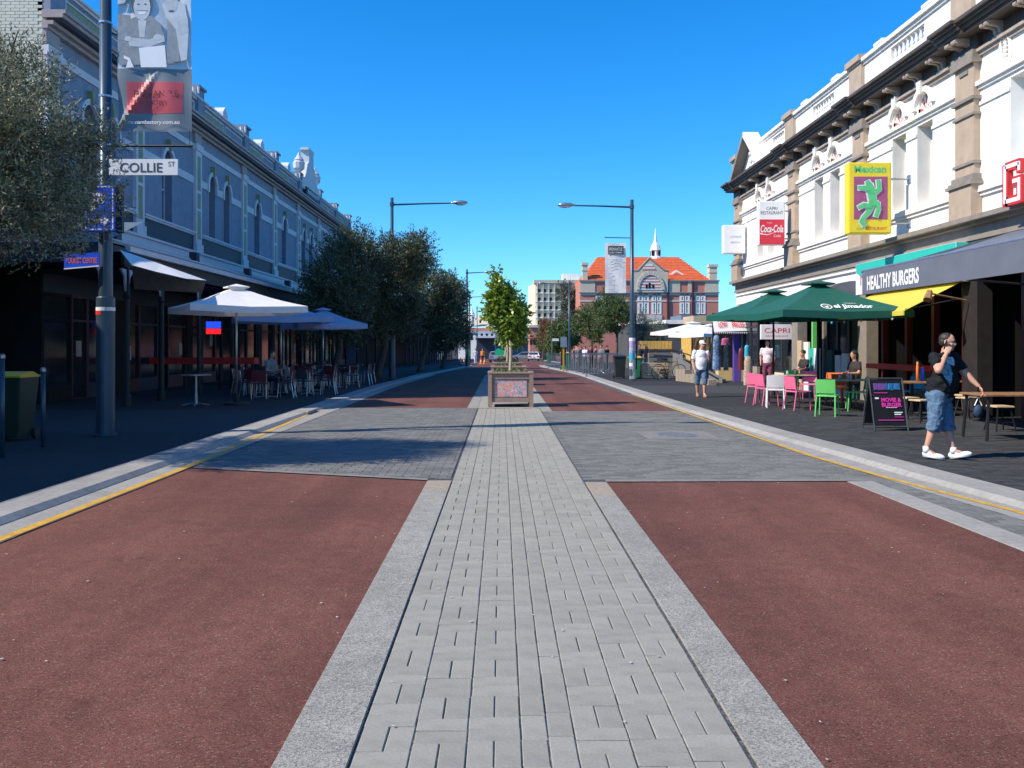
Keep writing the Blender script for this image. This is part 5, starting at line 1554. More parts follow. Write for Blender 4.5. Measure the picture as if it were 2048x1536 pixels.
def planter(x, y, label, w=1.06, art=False):
    h = .90
    t = thing('planter_box', label, 'planter', (x, y, gz(y) + .01), group='timber planters down the median')
    q = w / 2
    for sx in (-1, 1):
        for sy in (-1, 1):
            MB().cbox(sx * q - .05, sx * q + .05, sy * q - .05, sy * q + .05, 0, h, .012).build('post', M_comp, t, world=False)
    def side(rot, panel):
        R = Matrix.Rotation(rot, 3, 'Z')
        for (z0, z1) in ((.72, .86), (.12, .24)):
            mb = MB(); mb.obox(R @ Vector((0, -q + .01, (z0 + z1) / 2)), (w - .11, .06, z1 - z0), R); mb.build('rail', M_comp, t, world=False)
        mb = MB(); mb.obox(R @ Vector((0, -q + .035, .48)), (w - .11, .03, .48), R); mb.build('board', M_comp if not panel else M_comp, t, world=False)
        if panel:
            mb = MB(); mb.obox(R @ Vector((0, -q + .012, .482)), (w - .24, .02, .44), R); mb.build('artwork_panel', M_art, t, world=False)
    side(0, art); side(math.pi / 2, False); side(math.pi, False); side(-math.pi / 2, False)
    mb = MB(); mb.box(-q + .05, q - .05, -q + .05, q - .05, .3, .83); mb.build('soil', M_soil, t, world=False)
    mb = MB()
    for (a, b, c, d) in ((-q - .06, q + .06, -q - .06, -q + .06), (-q - .06, q + .06, q - .06, q + .06), (-q - .06, -q + .06, -q + .06, q - .06), (q - .06, q + .06, -q + .06, q - .06)): mb.cbox(a, b, c, d, .86, .90, .008)
    mb.build('top_rail', M_comp, t, world=False)
    g = np.random.default_rng(int(y * 10)); n = 130
    P = np.stack([x + g.uniform(-q + .1, q - .1, n), y + g.uniform(-q + .1, q - .1, n), gz(y) + .86 + g.uniform(0, .12, n)], 1); D = g.normal(size=(n, 3)) + [0, 0, 1.2]
    leaf_cloud('ground_plant', L_mid, P, D, g.uniform(.07, .16, n), g.uniform(.02, .04, n), t)
    return t
MX = .235
for i, (y, lab) in enumerate(((22.05, 'nearest timber planter box with a colourful floral artwork panel'), (27.8, 'timber planter box directly behind the artwork planter'), (33.6, 'third timber planter box along the median'),
                              (40.0, 'fourth timber planter box along the median'), (47.0, 'fifth timber planter box far down the median'), (55.0, 'sixth and farthest timber planter box in the median'))):
    planter(MX + (i > 0) * .0, y, lab, art=(i == 0))
planter_tree((MX + .0, 22.05, .84), 41, 'leafy clipped tree in the nearest median planter, pale trunk in the sun', 850)
for i, (y, lab) in enumerate(((33.6, 'clipped tree hidden mostly behind the front one, in the third planter'), (40.0, 'clipped tree in the fourth planter behind the others'), (47.0, 'clipped tree in the fifth planter far along the median'), (55.0, 'farthest clipped tree in the last median planter'))):
    planter_tree((MX, y, gz(y) + .84), 42 + i, lab, 150)

# ================================================================== STREET LAMPS
def lamp(name, label, x, y, h, side, arm=2.7, r0=.095, r1=.07, sleeve=True, group='blue grey street lamps', bands=False):
    z0 = gz(y) + FP
    t = thing(name, label, 'street lamp', (x, y, z0), group=group)
    mb = MB(); mb.tube([(0, 0, 0), (0, 0, 2.35), (0, 0, h)], [r0, r0, r1], 14); mb.build('pole', M_steel, t, world=False, smooth=True)
    if sleeve:
        mb = MB(); mb.lathe([(.19, 0), (.19, .03), (.15, .04), (.15, 2.34), (.135, 2.36), (.10, 2.36)], n=20); mb.build('sleeve', M_steel, t, world=False, smooth=False)
    mb = MB(); mb.tube([(0, 0, h - .32), (side * arm * .5, 0, h - .27), (side * arm * .86, 0, h - .25)], [.045, .035, .03], 8)
    mb.tube([(0, 0, h - .38), (0, 0, h - .22)], .10, 10)
    mb.build('arm', M_steel, t, world=False)
    mb = MB(); mb.ell((side * arm, 0, h - .22), (.36, .15, .10), 14, 8); mb.ell((side * (arm - .3), 0, h - .23), (.14, .06, .05), 8, 6)
    hd = mb.build('lamp_head', M_galv, t, world=False, smooth=True)
    mb = MB(); mb.ell((side * (arm + .03), 0, h - .27), (.26, .12, .09), 14, 8); mb.build('glass_bowl', M_wht, hd, world=False, smooth=True)
    return t
PX_, PY_ = -6.74, 14.3
nl_ = lamp('street_lamp', 'big near left lamp post carrying the banner and blue signs', PX_, PY_, 7.86, 1, r0=.115, r1=.092)
mb = MB(); mb.lathe([(.153, 0), (.153, .06)], (0, 0, 2.12), 20); mb.build('white_band', M_wht, nl_, world=False)
mb = MB()
for k in range(10):
    a0, a1 = math.pi + .25 + k * .13, math.pi + .25 + (k + 1) * .13
    mb.add([(.154 * math.cos(a0), .154 * math.sin(a0), 2.05), (.154 * math.cos(a1), .154 * math.sin(a1), 2.05), (.154 * math.cos(a1), .154 * math.sin(a1), 2.12), (.154 * math.cos(a0), .154 * math.sin(a0), 2.12)], [(0, 1, 2, 3)])
mb.build('red_reflector', M_redb, nl_, world=False)
mb = MB()
for z in (7.0, 5.75, 4.93, 3.78, 2.95): mb.lathe([(.108, 0), (.108, .035)], (0, 0, z), 14)
mb.build('clamp_band', M_galv, nl_, world=False)
mb = MB(); mb.tube([(.11, 0, 6.85), (.24, 0, 6.8), (.26, 0, 6.55), (.2, 0, 6.42), (.12, 0, 6.5)], .014, 6); mb.build('cable', M_black, nl_, world=False)

rl_ = lamp('street_lamp', 'right lamp post in the square with white banner and poster covered base', 5.62, 36.2, 7.8, -1, arm=2.85)
ll_ = lamp('street_lamp', 'left lamp post rising out of the dark street olives', X_(784, 38.2), 38.2, H_(398, 38.2), 1, arm=3.1)
lamp('street_lamp', 'second right lamp post in front of the cream office block', X_(1138.5, 83), 83, H_(563, 83) - gz(83), -1)
lamp('street_lamp', 'third and farthest right lamp post by the low green trees', X_(1104, 125), 125, 7.4, -1)
lamp('street_lamp', 'left lamp whose head shows right beside the last olive crown', X_(934, 70), 70, H_(540, 70) - gz(70), 1, arm=1.8)
lamp('street_lamp', 'lamp head low beside the last olive crown above the hotel', X_(939, 100), 100, H_(590, 100) - gz(100), 1, arm=2.2)
lamp('street_lamp', 'thin dark far left lamp post in front of the hotel at the street end', X_(954, 135), 135, H_(613, 135) - gz(135), 1, arm=2.6)

# ------------------------------------------------------------ the near banner
def on_pole(px0, px1, py0, py1, Y): return X_(px0, Y), X_(px1, Y), H_(py1, Y), H_(py0, Y)
Yb = PY_ - .0
x0, x1 = X_(236, Yb), X_(383, Yb); zb = H_(263, Yb); zt = zb + 2.75; zs_ = H_(138, Yb)
bn = thing('street_banner', 'tall fabric banner with grey crowd picture and red panel on the near left lamp post', 'banner', ((x0 + x1) / 2, Yb, zb))
def wav(x, z): return Yb + .02 * math.sin(x * 9 + z * 2) + .012 * math.sin(z * 7 + x * 3) - .10 * math.exp(-((((x - x0) * .95 - (z - zb) * .62)) / .05) ** 2) * (1 if z < zs_ else 0) * max(0, 1 - (z - zb) / 1.2)
def grid(xa, xb, za, zb2, m_, nm, par, off, nx=10, nz=10):
    mb = MB()
    for i in range(nx):
        for j in range(nz):
            X0, X1 = xa + (xb - xa) * i / nx, xa + (xb - xa) * (i + 1) / nx; Z0, Z1 = za + (zb2 - za) * j / nz, za + (zb2 - za) * (j + 1) / nz
            mb.quad((X0, wav(X0, Z0) - off, Z0), (X1, wav(X1, Z0) - off, Z0), (X1, wav(X1, Z1) - off, Z1), (X0, wav(X0, Z1) - off, Z1))
    return mb.build(nm, m_, par, smooth=True)
M_bg = mat("banner_grey", (.22, .25, .26), .45, .08, 3, trans=.2)
M_bp = mat("banner_pale", (.66, .70, .72), .5, .10, 5, trans=.2)
M_br = mat("banner_red", (.80, .13, .15), .45, .08, 3, trans=.3)
M_g1, M_g2, M_g3 = mat("print_dark_grey", (.06, .07, .08), .5, .2, 12), mat("print_mid_grey", (.24, .27, .29), .5, .2, 12), mat("print_light_grey", (.48, .52, .54), .5, .12, 12)
grid(x0, x1, zb, zs_, M_bg, 'lower_cloth', bn, 0, 24, 24)
grid(x0, x1, zs_, zt, M_bp, 'upper_cloth', bn, 0, 12, 20)
W_ = x1 - x0; K = W_ / 148
grid(x0 + 19 * K, x0 + 131 * K, H_(227, Yb), H_(164, Yb), M_br, 'red_panel', bn, .003, 20, 12)
lettering('FREMANTLE', M_redp, bn, (x0 + 78 * K, Yb - .028, H_(188, Yb)), (1, 0, 0), (0, 0, 1), W=88 * K, H=12 * K)
lettering('STORY', M_redp, bn, (x0 + 78 * K, Yb - .028, H_(206, Yb)), (1, 0, 0), (0, 0, 1), W=50 * K, H=9 * K)
lettering('fremantlestory.com.au', M_wht, bn, (x0 + 72 * K, Yb - .028, H_(246, Yb)), (1, 0, 0), (0, 0, 1), W=106 * K, H=10 * K, bold=.015)
# grey photo print: a smiling person with folded arms among others (flat shapes)
def blob(pts, m_, k):
    mb = MB(); c = [(x0 + (px - 236) * K, Yb - .03 - .0015 * k, H_(py, Yb)) for px, py in pts]
    mb.poly(c); mb.build('picture_shape', m_, bn)
def oval(cx, cy, rx, ry, m_, k, n=18): blob([(cx + rx * math.cos(2 * math.pi * i / n), cy + ry * math.sin(2 * math.pi * i / n)) for i in range(n)], m_, k)
blob([(237, 30), (262, 32), (270, 60), (266, 100), (237, 104)], M_g2, 0)
blob([(237, -60), (300, -60), (300, -5), (262, -12), (250, 8), (237, 10)], M_g3, 0)
blob([(240, 95), (300, 90), (345, 95), (350, 128), (240, 132)], M_g2, 1)
blob([(258, 42), (275, 34), (306, 34), (322, 48), (333, 78), (326, 92), (262, 98), (252, 74)], M_g2, 2)
oval(285, 6, 21, 33, M_g1, 2); oval(286, 16, 17, 26, M_bp, 3)
blob([(276, 24), (296, 24), (291, 30), (281, 30)], M_wht, 4); blob([(274, 22), (298, 22), (296, 24), (276, 24)], M_g2, 5)
oval(279, 10, 3, 1.4, M_g1, 4, 8); oval(293, 10, 3, 1.4, M_g1, 4, 8)
blob([(278, 42), (295, 42), (291, 76), (281, 76)], M_bp, 3)
blob([(256, 76), (300, 80), (330, 72), (332, 84), (300, 96), (262, 94)], M_g3, 4)
oval(258, 79, 7, 5, M_bp, 5, 10); oval(318, 76, 9, 6, M_bp, 5, 10)
blob([(280, 97), (332, 92), (336, 136), (284, 136)], M_wht, 5)
blob([(337, 30), (350, 55), (358, 60), (362, 124), (336, 126)], M_g2, 2)
blob([(326, 10), (345, 0), (372, 8), (380, 60), (376, 120), (364, 124), (354, 60), (334, 36)], M_bp, 3)
oval(345, 8, 13, 20, M_g3, 4); oval(345, 24, 6, 2, M_g1, 5, 8)
blob([(356, 45), (378, 36), (379, 66), (360, 72)], M_g3, 4)
blob([(250, 112), (262, 118), (270, 136), (254, 137), (258, 122), (250, 118)], M_wht, 6)
mb = MB(); z_ = H_(292, Yb)
mb.tube([(PX_, Yb, z_), (x1 + .02, Yb, z_)], .022, 8); mb.build('banner_arm', M_black, bn)
mb = MB(); mb.tube([(PX_, Yb, zt + .08), (x1 + .02, Yb, zt + .08)], .022, 8); mb.build('banner_arm', M_black, bn)
mb = MB()
for x in (x0 + .03, x1 - .03): mb.tube([(x, Yb - .01, zb + .02), (x, Yb, z_)], .006, 4); mb.tube([(x, Yb - .01, zt), (x, Yb, zt + .08)], .006, 4)
mb.build('tie_cord', M_black, bn)

def plate(name, label, px0, px1, py0, py1, Y, m_, th=.03, cat='sign', slant=0.0):
    a, b, s, t = on_pole(px0, px1, py0, py1, Y)
    r = thing(name, label, cat, ((a + b) / 2, Y, (s + t) / 2))
    MB().prism([(a, Y, s - slant), (b, Y, s), (b, Y, t), (a, Y, t - slant)], (0, th, 0)).build('plate', m_, r)
    return r, a, b, s, t
Yn = PY_ - .22
sg, a, b, s, t = plate('street_name_sign', 'white COLLIE ST street name sign on the near left lamp post', 218, 355, 318, 350, Yn, M_wht)
lettering('COLLIE', M_g1, sg, (a + .47 * (b - a), Yn - .002, (s + t) / 2 - .01), (1, 0, 0), (0, 0, 1), W=.62 * (b - a), H=.6 * (t - s), bold=.012)
lettering('ST', M_g1, sg, (a + .915 * (b - a), Yn - .002, (s + t) / 2 + .05), (1, 0, 0), (0, 0, 1), W=.10 * (b - a), H=.3 * (t - s))
mb = MB(); mb.tube([(a + .1, Yn + .03, (s + t) / 2), (PX_, PY_, (s + t) / 2)], .02, 6); mb.build('bracket', M_galv, sg)
sg, a, b, s, t = plate('parking_sign', 'blue parking P sign with white arrow on the near left lamp post', 168, 229, 370, 462, Yn - .05, M_signblue, .14)
mb = MB(); e = .018; Ys = Yn - .053
for q in ((a + .02, b - .02, t - .02 - e, t - .02), (a + .02, b - .02, s + .02, s + .02 + e), (a + .02, a + .02 + e, s + .02 + e, t - .02 - e), (b - .02 - e, b - .02, s + .02 + e, t - .02 - e)): mb.box(q[0], q[1], Ys, Ys + .002, q[2], q[3])
mb.build('border', M_wht, sg)
lettering('P', M_wht, sg, ((a + b) / 2 - .02, Ys + .001, t - .38 * (t - s)), (1, 0, 0), (0, 0, 1), W=.5 * (b - a), H=.42 * (t - s), bold=.03)
mb = MB(); zc = s + .22 * (t - s); mb.poly([(a + .07, Ys, zc - .035), (a + .33, Ys, zc - .035), (a + .33, Ys, zc - .09), (b - .07, Ys, zc), (a + .33, Ys, zc + .09), (a + .33, Ys, zc + .035), (a + .07, Ys, zc + .035)]); mb.build('arrow', M_wht, sg)
lettering('CARPARK', M_signblue, sg, (a + .22, Ys - .001, zc), (1, 0, 0), (0, 0, 1), W=.24, H=.04)
mb = MB(); mb.box(b + .0, b + .1, Yn + .0, Yn + .09, s - .02, t + .02); mb.build('return_edge', M_navy, sg)
sg, a, b, s, t = plate('direction_sign', 'small blue finger sign with orange lettering low on the near left lamp post', 128, 198, 504, 533, Yn, M_signblue, slant=.05)
lettering('TOURIST CENTRE', M_orange, sg, ((a + b) / 2, Yn - .002, (s + t) / 2 - .02), (1, 0, -.0), (0, 0, 1), W=.9 * (b - a), H=.4 * (t - s), bold=.02)
MB().prism([(a, Yn - .003, s - .05), (b, Yn - .003, s), (b, Yn - .003, s + .02), (a, Yn - .003, s - .03)], (0, .002, 0)).build('border', M_wht, sg)

# banner on the right lamp
Yb2 = 36.2
a, b = X_(1210, Yb2), X_(1252, Yb2); s, t = H_(586, Yb2), H_(486, Yb2)
bn = thing('street_banner', 'white fabric banner with black title box on the right lamp post', 'banner', ((a + b) / 2, Yb2, s))
mb = MB()
for i in range(6):
    for j in range(10):
        f = lambda x, z: Yb2 + .02 * math.sin(x * 8 + z * 3)
        X0, X1 = a + (b - a) * i / 6, a + (b - a) * (i + 1) / 6; Z0, Z1 = s + (t - s) * j / 10, s + (t - s) * (j + 1) / 10
        mb.quad((X0, f(X0, Z0), Z0), (X1, f(X1, Z0), Z0), (X1, f(X1, Z1), Z1), (X0, f(X0, Z1), Z1))
mb.build('cloth', M_whf, bn, smooth=True)
yy = Yb2 - .035; k = (b - a) / 42
MB().box(a + 6 * k, a + 37 * k, yy, yy + .002, H_(509, Yb2), H_(492, Yb2)).build('title_box', M_g1, bn)
lettering('FREMANTLE', M_wht, bn, (a + 21 * k, yy - .002, H_(498.5, Yb2)), (1, 0, 0), (0, 0, 1), W=26 * k, H=6 * k)
lettering('STREET MARKET', M_wht, bn, (a + 21 * k, yy - .002, H_(505.5, Yb2)), (1, 0, 0), (0, 0, 1), W=26 * k, H=3 * k)
mb = MB()
for py, wd in ((519, 28), (525, 20), (530, 26), (536, 18), (547, 8), (556, 8), (565, 10), (579, 12)):
    mb.box(a + 7 * k, a + (7 + wd) * k, yy, yy + .002, H_(py + .5, Yb2), H_(py - .5, Yb2))
mb.build('small_print', M_g3, bn)
mb = MB(); mb.tube([(5.62, Yb2, H_(476, Yb2)), (a - .02, Yb2, H_(475, Yb2))], .02, 6); mb.build('banner_arm', M_steel, bn); mb = MB(); mb.tube([(5.62, Yb2, s - .05), (a - .02, Yb2, s - .05)], .02, 6); mb.build('banner_arm', M_steel, bn)
# posters on its base
pc_ = [(M_wht, 1), (M_purp, 0), (mat("lilac_print", (.45, .36, .62), .6, .3, 14), 0), (M_g3, 0), (M_g2, 0), (mat("light_blue_print", (.25, .38, .65), .6, .3, 14), 0), (M_cyan, 0), (M_bp, 0), (M_g1, 0), (M_brick, 0)]
for i in range(26):
    z0 = .08 + (i // 2) * .135; an = -math.pi / 2 + (.55 if i % 2 else -.45) + random.uniform(-.15, .15); m_ = [pc_[8], pc_[7], pc_[4], pc_[3], pc_[8], pc_[7], pc_[6], pc_[6], pc_[5], pc_[3], pc_[2], pc_[2], pc_[0]][i // 2][0]
    if i // 2 < 6: m_ = random.choice([M_g1, M_bp, M_g3, M_g2, M_wht])
    mb = MB(); r0 = .153 + .002 * (i % 3)
    for q in range(5):
        a0, a1 = an + (q - 2.5) * .22, an + (q - 1.5) * .22
        mb.add([(r0 * math.cos(a0), r0 * math.sin(a0), z0), (r0 * math.cos(a1), r0 * math.sin(a1), z0), (r0 * math.cos(a1), r0 * math.sin(a1), z0 + .15), (r0 * math.cos(a0), r0 * math.sin(a0), z0 + .15)], [(0, 1, 2, 3)])
    mb.build('poster', m_, rl_, world=False)
mb = MB(); mb.tube([(.14, 0, 2.9), (.20, 0, 2.2), (.19, 0, .5)], .03, 6); mb.build('cable_duct', M_black, rl_, world=False)
# dark box and banner on the left lamp
sg, a, b, s, t = plate('blue_lamp_sign', 'dark blue square sign on the left lamp post among the olives', 792, 826, 546, 573, 38.1, M_steel, .08)
sg, a, b, s, t = plate('pole_notice', 'pale notice panel high on the left lamp post in the olives', 812, 826, 500, 540, 38.2, M_g2, .03)

# ================================================================== BINS, BOLLARDS, BARRIERS
def wheelie(name, label, x, y, z, body, lid, rz=0, h=1.0):
    t = thing(name, label, 'bin', (x, y, z), rz)
    mb = MB(); w0, w1 = .20, .27
    mb.add([(-w0, -w0, .06), (w0, -w0, .06), (w0, w0 * 1.1, .06), (-w0, w0 * 1.1, .06), (-w1, -w1, h), (w1, -w1, h), (w1, w1 * 1.1, h), (-w1, w1 * 1.1, h)], [(0, 1, 5, 4), (1, 2, 6, 5), (2, 3, 7, 6), (3, 0, 4, 7), (3, 2, 1, 0)])
    mb.build('body', body, t, world=False, bevel=.02)
    mb = MB(); mb.box(-w1 - .02, w1 + .02, -w1 - .03, w1 + .06, h, h + .03); mb.prism([(-w1, -w1 - .02, h + .03), (-w1, w1, h + .03), (-w1, w1 * .4, h + .09), (-w1, -w1 * .6, h + .07)], (2 * w1, 0, 0)); mb.build('lid', lid, t, world=False)
    for s_ in (-1, 1):
        mb = MB(); mb.tube([(s_ * .2, .24, .09), (s_ * .26, .24, .09)], .09, 12); mb.build('wheel', M_black, t, world=False)
    mb = MB(); mb.tube([(-.22, .33, h - .02), (.22, .33, h - .02)], .018, 6); mb.build('handle', body, t, world=False)
    return t
def gp(px, py, z=FP): 
    d = ray(px, py); k = (z - CAM_H) / d.z; return d.x * k, d.y * k
x, y = gp(26, 880); wheelie('wheelie_bin', 'dark green wheelie bin with a yellow lid in the left shade', x, y, FP, M_bin, M_ylid, h=1.02)
x, y = gp(1239, 757); wheelie('wheelie_bin', 'charcoal rubbish bin just left of the poster covered lamp post', x, y, FP, M_binb, M_black, h=.98)
x, y = gp(1269, 758); wheelie('wheelie_bin', 'green wheelie bin with a yellow lid right of the poster covered lamp post', x, y, FP, M_bing, M_ylid, h=.95)
for (px, py, bm, lm, lab) in ((1098, 724, M_bing, M_bin, 'small green bin at the far right kerb end'), (1129, 741, M_bing, M_ylid, 'green bin with yellow lid behind the yellow striped sign post')):
    Y = 1680 * (1.6) / (py - 690) ; Y = Y * (1 + .0105 * max(0, Y - 45) / 1.6)
    wheelie('wheelie_bin', lab, X_(px, Y), Y, gz(Y) + FP, bm, lm, h=1.1)
G_ = 'slim grey bollards on the left footpath'
for (px, py, h, lab) in ((4, 915, 1.35, 'slim grey metal post cut by the left picture edge'), (86, 893, 1.13, 'slim grey metal post right of the yellow lidded bin')):
    x, y = gp(px, py); t = thing('bollard', lab, 'bollard', (x, y, FP), group=G_)
    MB().tube([(0, 0, 0), (0, 0, h)], .035, 10).build('post', M_steel, t, world=False, smooth=True); MB().lathe([(.038, 0), (.042, .01), (.042, .05), (.02, .07)], (0, 0, h), 10).build('cap', M_galv, t, world=False)
# yellow striped sign post on the right
Yp = 53.0; t = thing('yellow_striped_post', 'yellow and dark sign post with grey panel on the right footpath', 'sign post', (X_(1127, Yp), Yp, gz(Yp)))
mb = MB(); zz = gz(Yp)
mb.box(-.05, .05, -.05, .05, 0, 2.0); mb.build('post', M_ylid, t, world=False)
MB().box(-.2, .2, -.1, -.06, 1.55, 2.2).build('panel', M_galv, t, world=False); MB().box(-.17, .17, .02, .06, .4, 1.5).build('notice_board', M_redp, t, world=False)
# crowd barriers
def barrier(label, x, y, rz, L=2.2):
    t = thing('crowd_barrier', label, 'barrier', (x, y, gz(y) + FP), rz, group='steel crowd barriers round the square')
    mb = MB(); mb.tube([(-L / 2, 0, .15), (-L / 2, 0, 1.1), (L / 2, 0, 1.1), (L / 2, 0, .15), (-L / 2, 0, .15)], .02, 6); mb.build('frame', M_galv, t, world=False)
    n = 13
    for k in range(n):
        MB().tube([(-L / 2 + L * (k + 1) / (n + 1), 0, .15), (-L / 2 + L * (k + 1) / (n + 1), 0, 1.1)], .012, 5).build('bar', M_galv, t, world=False)
    for s_ in (-1, 1): MB().tube([(s_ * L * .4, -.25, 0), (s_ * L * .4, 0, .16), (s_ * L * .4, .25, 0)], .018, 5).build('foot', M_galv, t, world=False)
for i, (px, Y, lab, rz) in enumerate(((1206, 41.0, 'nearest steel crowd barrier left of the charcoal bin', .12), (1182, 46.5, 'second steel crowd barrier from the lamp post', .15), (1160, 51, 'third steel crowd barrier from the lamp post', .1),
                            (1150, 56.5, 'fourth steel crowd barrier beside the yellow striped post', .2), (1140, 62, 'fifth steel crowd barrier towards the far kerb', .2), (1216, 47, 'steel crowd barrier set behind the nearest one', .9))):
    barrier(lab, X_(px, Y), Y, rz, 2.0)
for i, (px, Y, lab) in enumerate(((1113, 75, 'far low barrier near the kerb end'), (1122, 70, 'far low barrier just right of the kerb end one'))):
    barrier(lab, X_(px, Y), Y, .3, 1.6)

# traffic signals and street sign at the far junction
for (px, Y, lab) in ((1062, 128, 'traffic signal post left of its pair at the far junction'), (1068, 124, 'traffic signal post above the white car at the far junction')):
    t = thing('traffic_signal', lab, 'traffic light', (X_(px, Y), Y, gz(Y)))
    MB().tube([(0, 0, 0), (0, 0, 2.9)], .06, 6).build('pole', M_galv, t, world=False)
    MB().box(-.2, .2, -.15, .1, 2.5, 3.5).build('signal_head', M_black, t, world=False)
    MB().ell((0, -.16, 3.3), (.1, .03, .1), 8, 5).build('red_lens', M_redb, t, world=False); MB().ell((0, -.16, 2.7), (.1, .03, .1), 8, 5).build('green_lens', M_bin, t, world=False)
t = thing('far_street_sign', 'small white street name blade among the far right trees', 'sign', (X_(1110, 80), 80, gz(80)))
MB().tube([(-.3, 0, 0), (-.3, 0, 2.6)], .035, 6).build('post', M_galv, t, world=False); MB().box(-.28, .36, -.02, .02, 2.35, 2.58).build('blade', M_wht, t, world=False)
# orange cones and low white barrier at the roadworks
for i, (px, lab) in enumerate(((921, 'orange traffic cone, leftmost of the far roadworks'), (928, 'orange traffic cone beside the lime vest worker'), (962, 'traffic cone, left of the pair under the orange vest worker'), (969, 'traffic cone, right of the pair under the orange vest worker'))):
    Y = 92; t = thing('traffic_cone', lab, 'traffic cone', (X_(px, Y), Y, gz(Y)), group='orange traffic cones at the roadworks')
    MB().lathe([(.2, 0), (.2, .04), (.14, .05), (.03, .75)], n=10).build('cone', M_hivo, t, world=False); MB().lathe([(.105, .3), (.075, .45)], n=10).build('white_band', M_wht, t, world=False)
t = thing('green_site_fence', 'bright green site screen beside the silver car', 'screen', (X_(1003, 112), 112, gz(112)))
MB().prism([(-.9, 0, .2), (.9, 0, .2), (.5, 0, 1.5), (-.5, 0, 1.9), (-.9, 0, 1.5)], (0, .1, 0)).build('sheet', mat("green_site_sheet", (.01, .42, .18), .6), t, world=False)
MB().box(-.9, .9, -.05, .1, 0, .25).build('foot', M_galv, t, world=False)

# ================================================================== CARS
def car(name, label, x, y, rz, paint, w=1.78, L=4.4, h=1.45):
    t = thing(name, label, 'car', (x, y, gz(y) + .01), rz)
    prof = [(-L / 2, .35), (-L / 2 + .05, .75), (-L / 2 + .15, .92), (-L / 2 + .75, 1.0), (-L / 2 + 1.3, h - .05), (-L / 2 + 1.9, h), (L / 2 - 1.9, h - .03), (L / 2 - 1.15, .98), (L / 2 - .2, .80), (L / 2, .6), (L / 2, .3), (-L / 2, .3)]
    mb = MB()
    def sec(s, k): return [(s * (w / 2 - (.0 if z < .95 else .22 * (z - .95) / .5) - (.03 if z < .5 else 0)) * k, yy, z) for yy, z in prof]
    A, B = sec(-1, 1), sec(1, 1); n = len(prof)
    mb.add(A + B, [tuple(range(n)), tuple(range(n, 2 * n))[::-1]] + [(i, (i + 1) % n, (i + 1) % n + n, i + n) for i in range(n)])
    mb.build('body', paint, t, world=False, bevel=.04)
    def glass(pts, nm): MB().poly(pts).build(nm, M_glass, t, world=False)
    w2 = w / 2 - .17
    glass([(-w2 - .03, -L / 2 + .76, 1.03), (w2 + .03, -L / 2 + .76, 1.03), (w2 - .08, -L / 2 + 1.22, h - .10), (-w2 + .08, -L / 2 + 1.22, h - .10)], 'rear_window')
    glass([(-w2 - .03, L / 2 - 1.13, 1.03), (w2 + .03, L / 2 - 1.13, 1.03), (w2 - .08, L / 2 - 1.78, h - .10), (-w2 + .08, L / 2 - 1.78, h - .10)], 'windscreen')
    for s_ in (-1, 1):
        glass([(s_ * (w / 2 - .0), -L / 2 + 1.0, 1.0), (s_ * (w / 2 - .0), L / 2 - 1.3, 1.0), (s_ * (w / 2 - .17), L / 2 - 1.85, h - .08), (s_ * (w / 2 - .17), -L / 2 + 1.45, h - .08)], 'side_window')
        MB().box(s_ * w * .38 - .14, s_ * w * .38 + .14, -L / 2 - .012, -L / 2 + .06, .68, .86).build('tail_light', M_redb, t, world=False)
        for yy in (-L / 2 + .8, L / 2 - .85):
            wh = MB(); wh.tube([(s_ * (w / 2 - .2), yy, .32), (s_ * (w / 2 + .01), yy, .32)], .32, 14); wo_ = wh.build('wheel', M_black, t, world=False)
    MB().box(-.26, .26, -L / 2 - .015, -L / 2, .5, .61).build('number_plate', M_wht, t, world=False)
    MB().box(-w / 2 + .05, w / 2 - .05, -L / 2 - .03, -L / 2 + .1, .28, .42).build('bumper', M_black, t, world=False)
    return t
M_carw = mat("white_car_paint", (.78, .79, .80), .2, .02, 2, coat=.6); M_cars = mat("silver_car_paint", (.42, .42, .44), .25, .03, 2, metal=.5, coat=.6); M_card = mat("dark_car_paint", (.04, .045, .055), .2, .05, 2, coat=.6); M_carg = mat("grey_car_paint", (.30, .33, .34), .25, .05, 2, metal=.4, coat=.5)
car('parked_car', 'silver car seen from behind on the left lane at the roadworks', X_(992, 114), 114, .06, M_cars)
car('parked_car', 'white car driving away on the right lane', X_(1067, 131), 131, -.04, M_carw)
car('parked_car', 'pale grey car side on at the junction left of the white car', X_(1048, 150), 150, 1.45, M_carg)
car('parked_car', 'dark car beyond the white car on its right', X_(1079, 158), 158, 1.2, M_card)
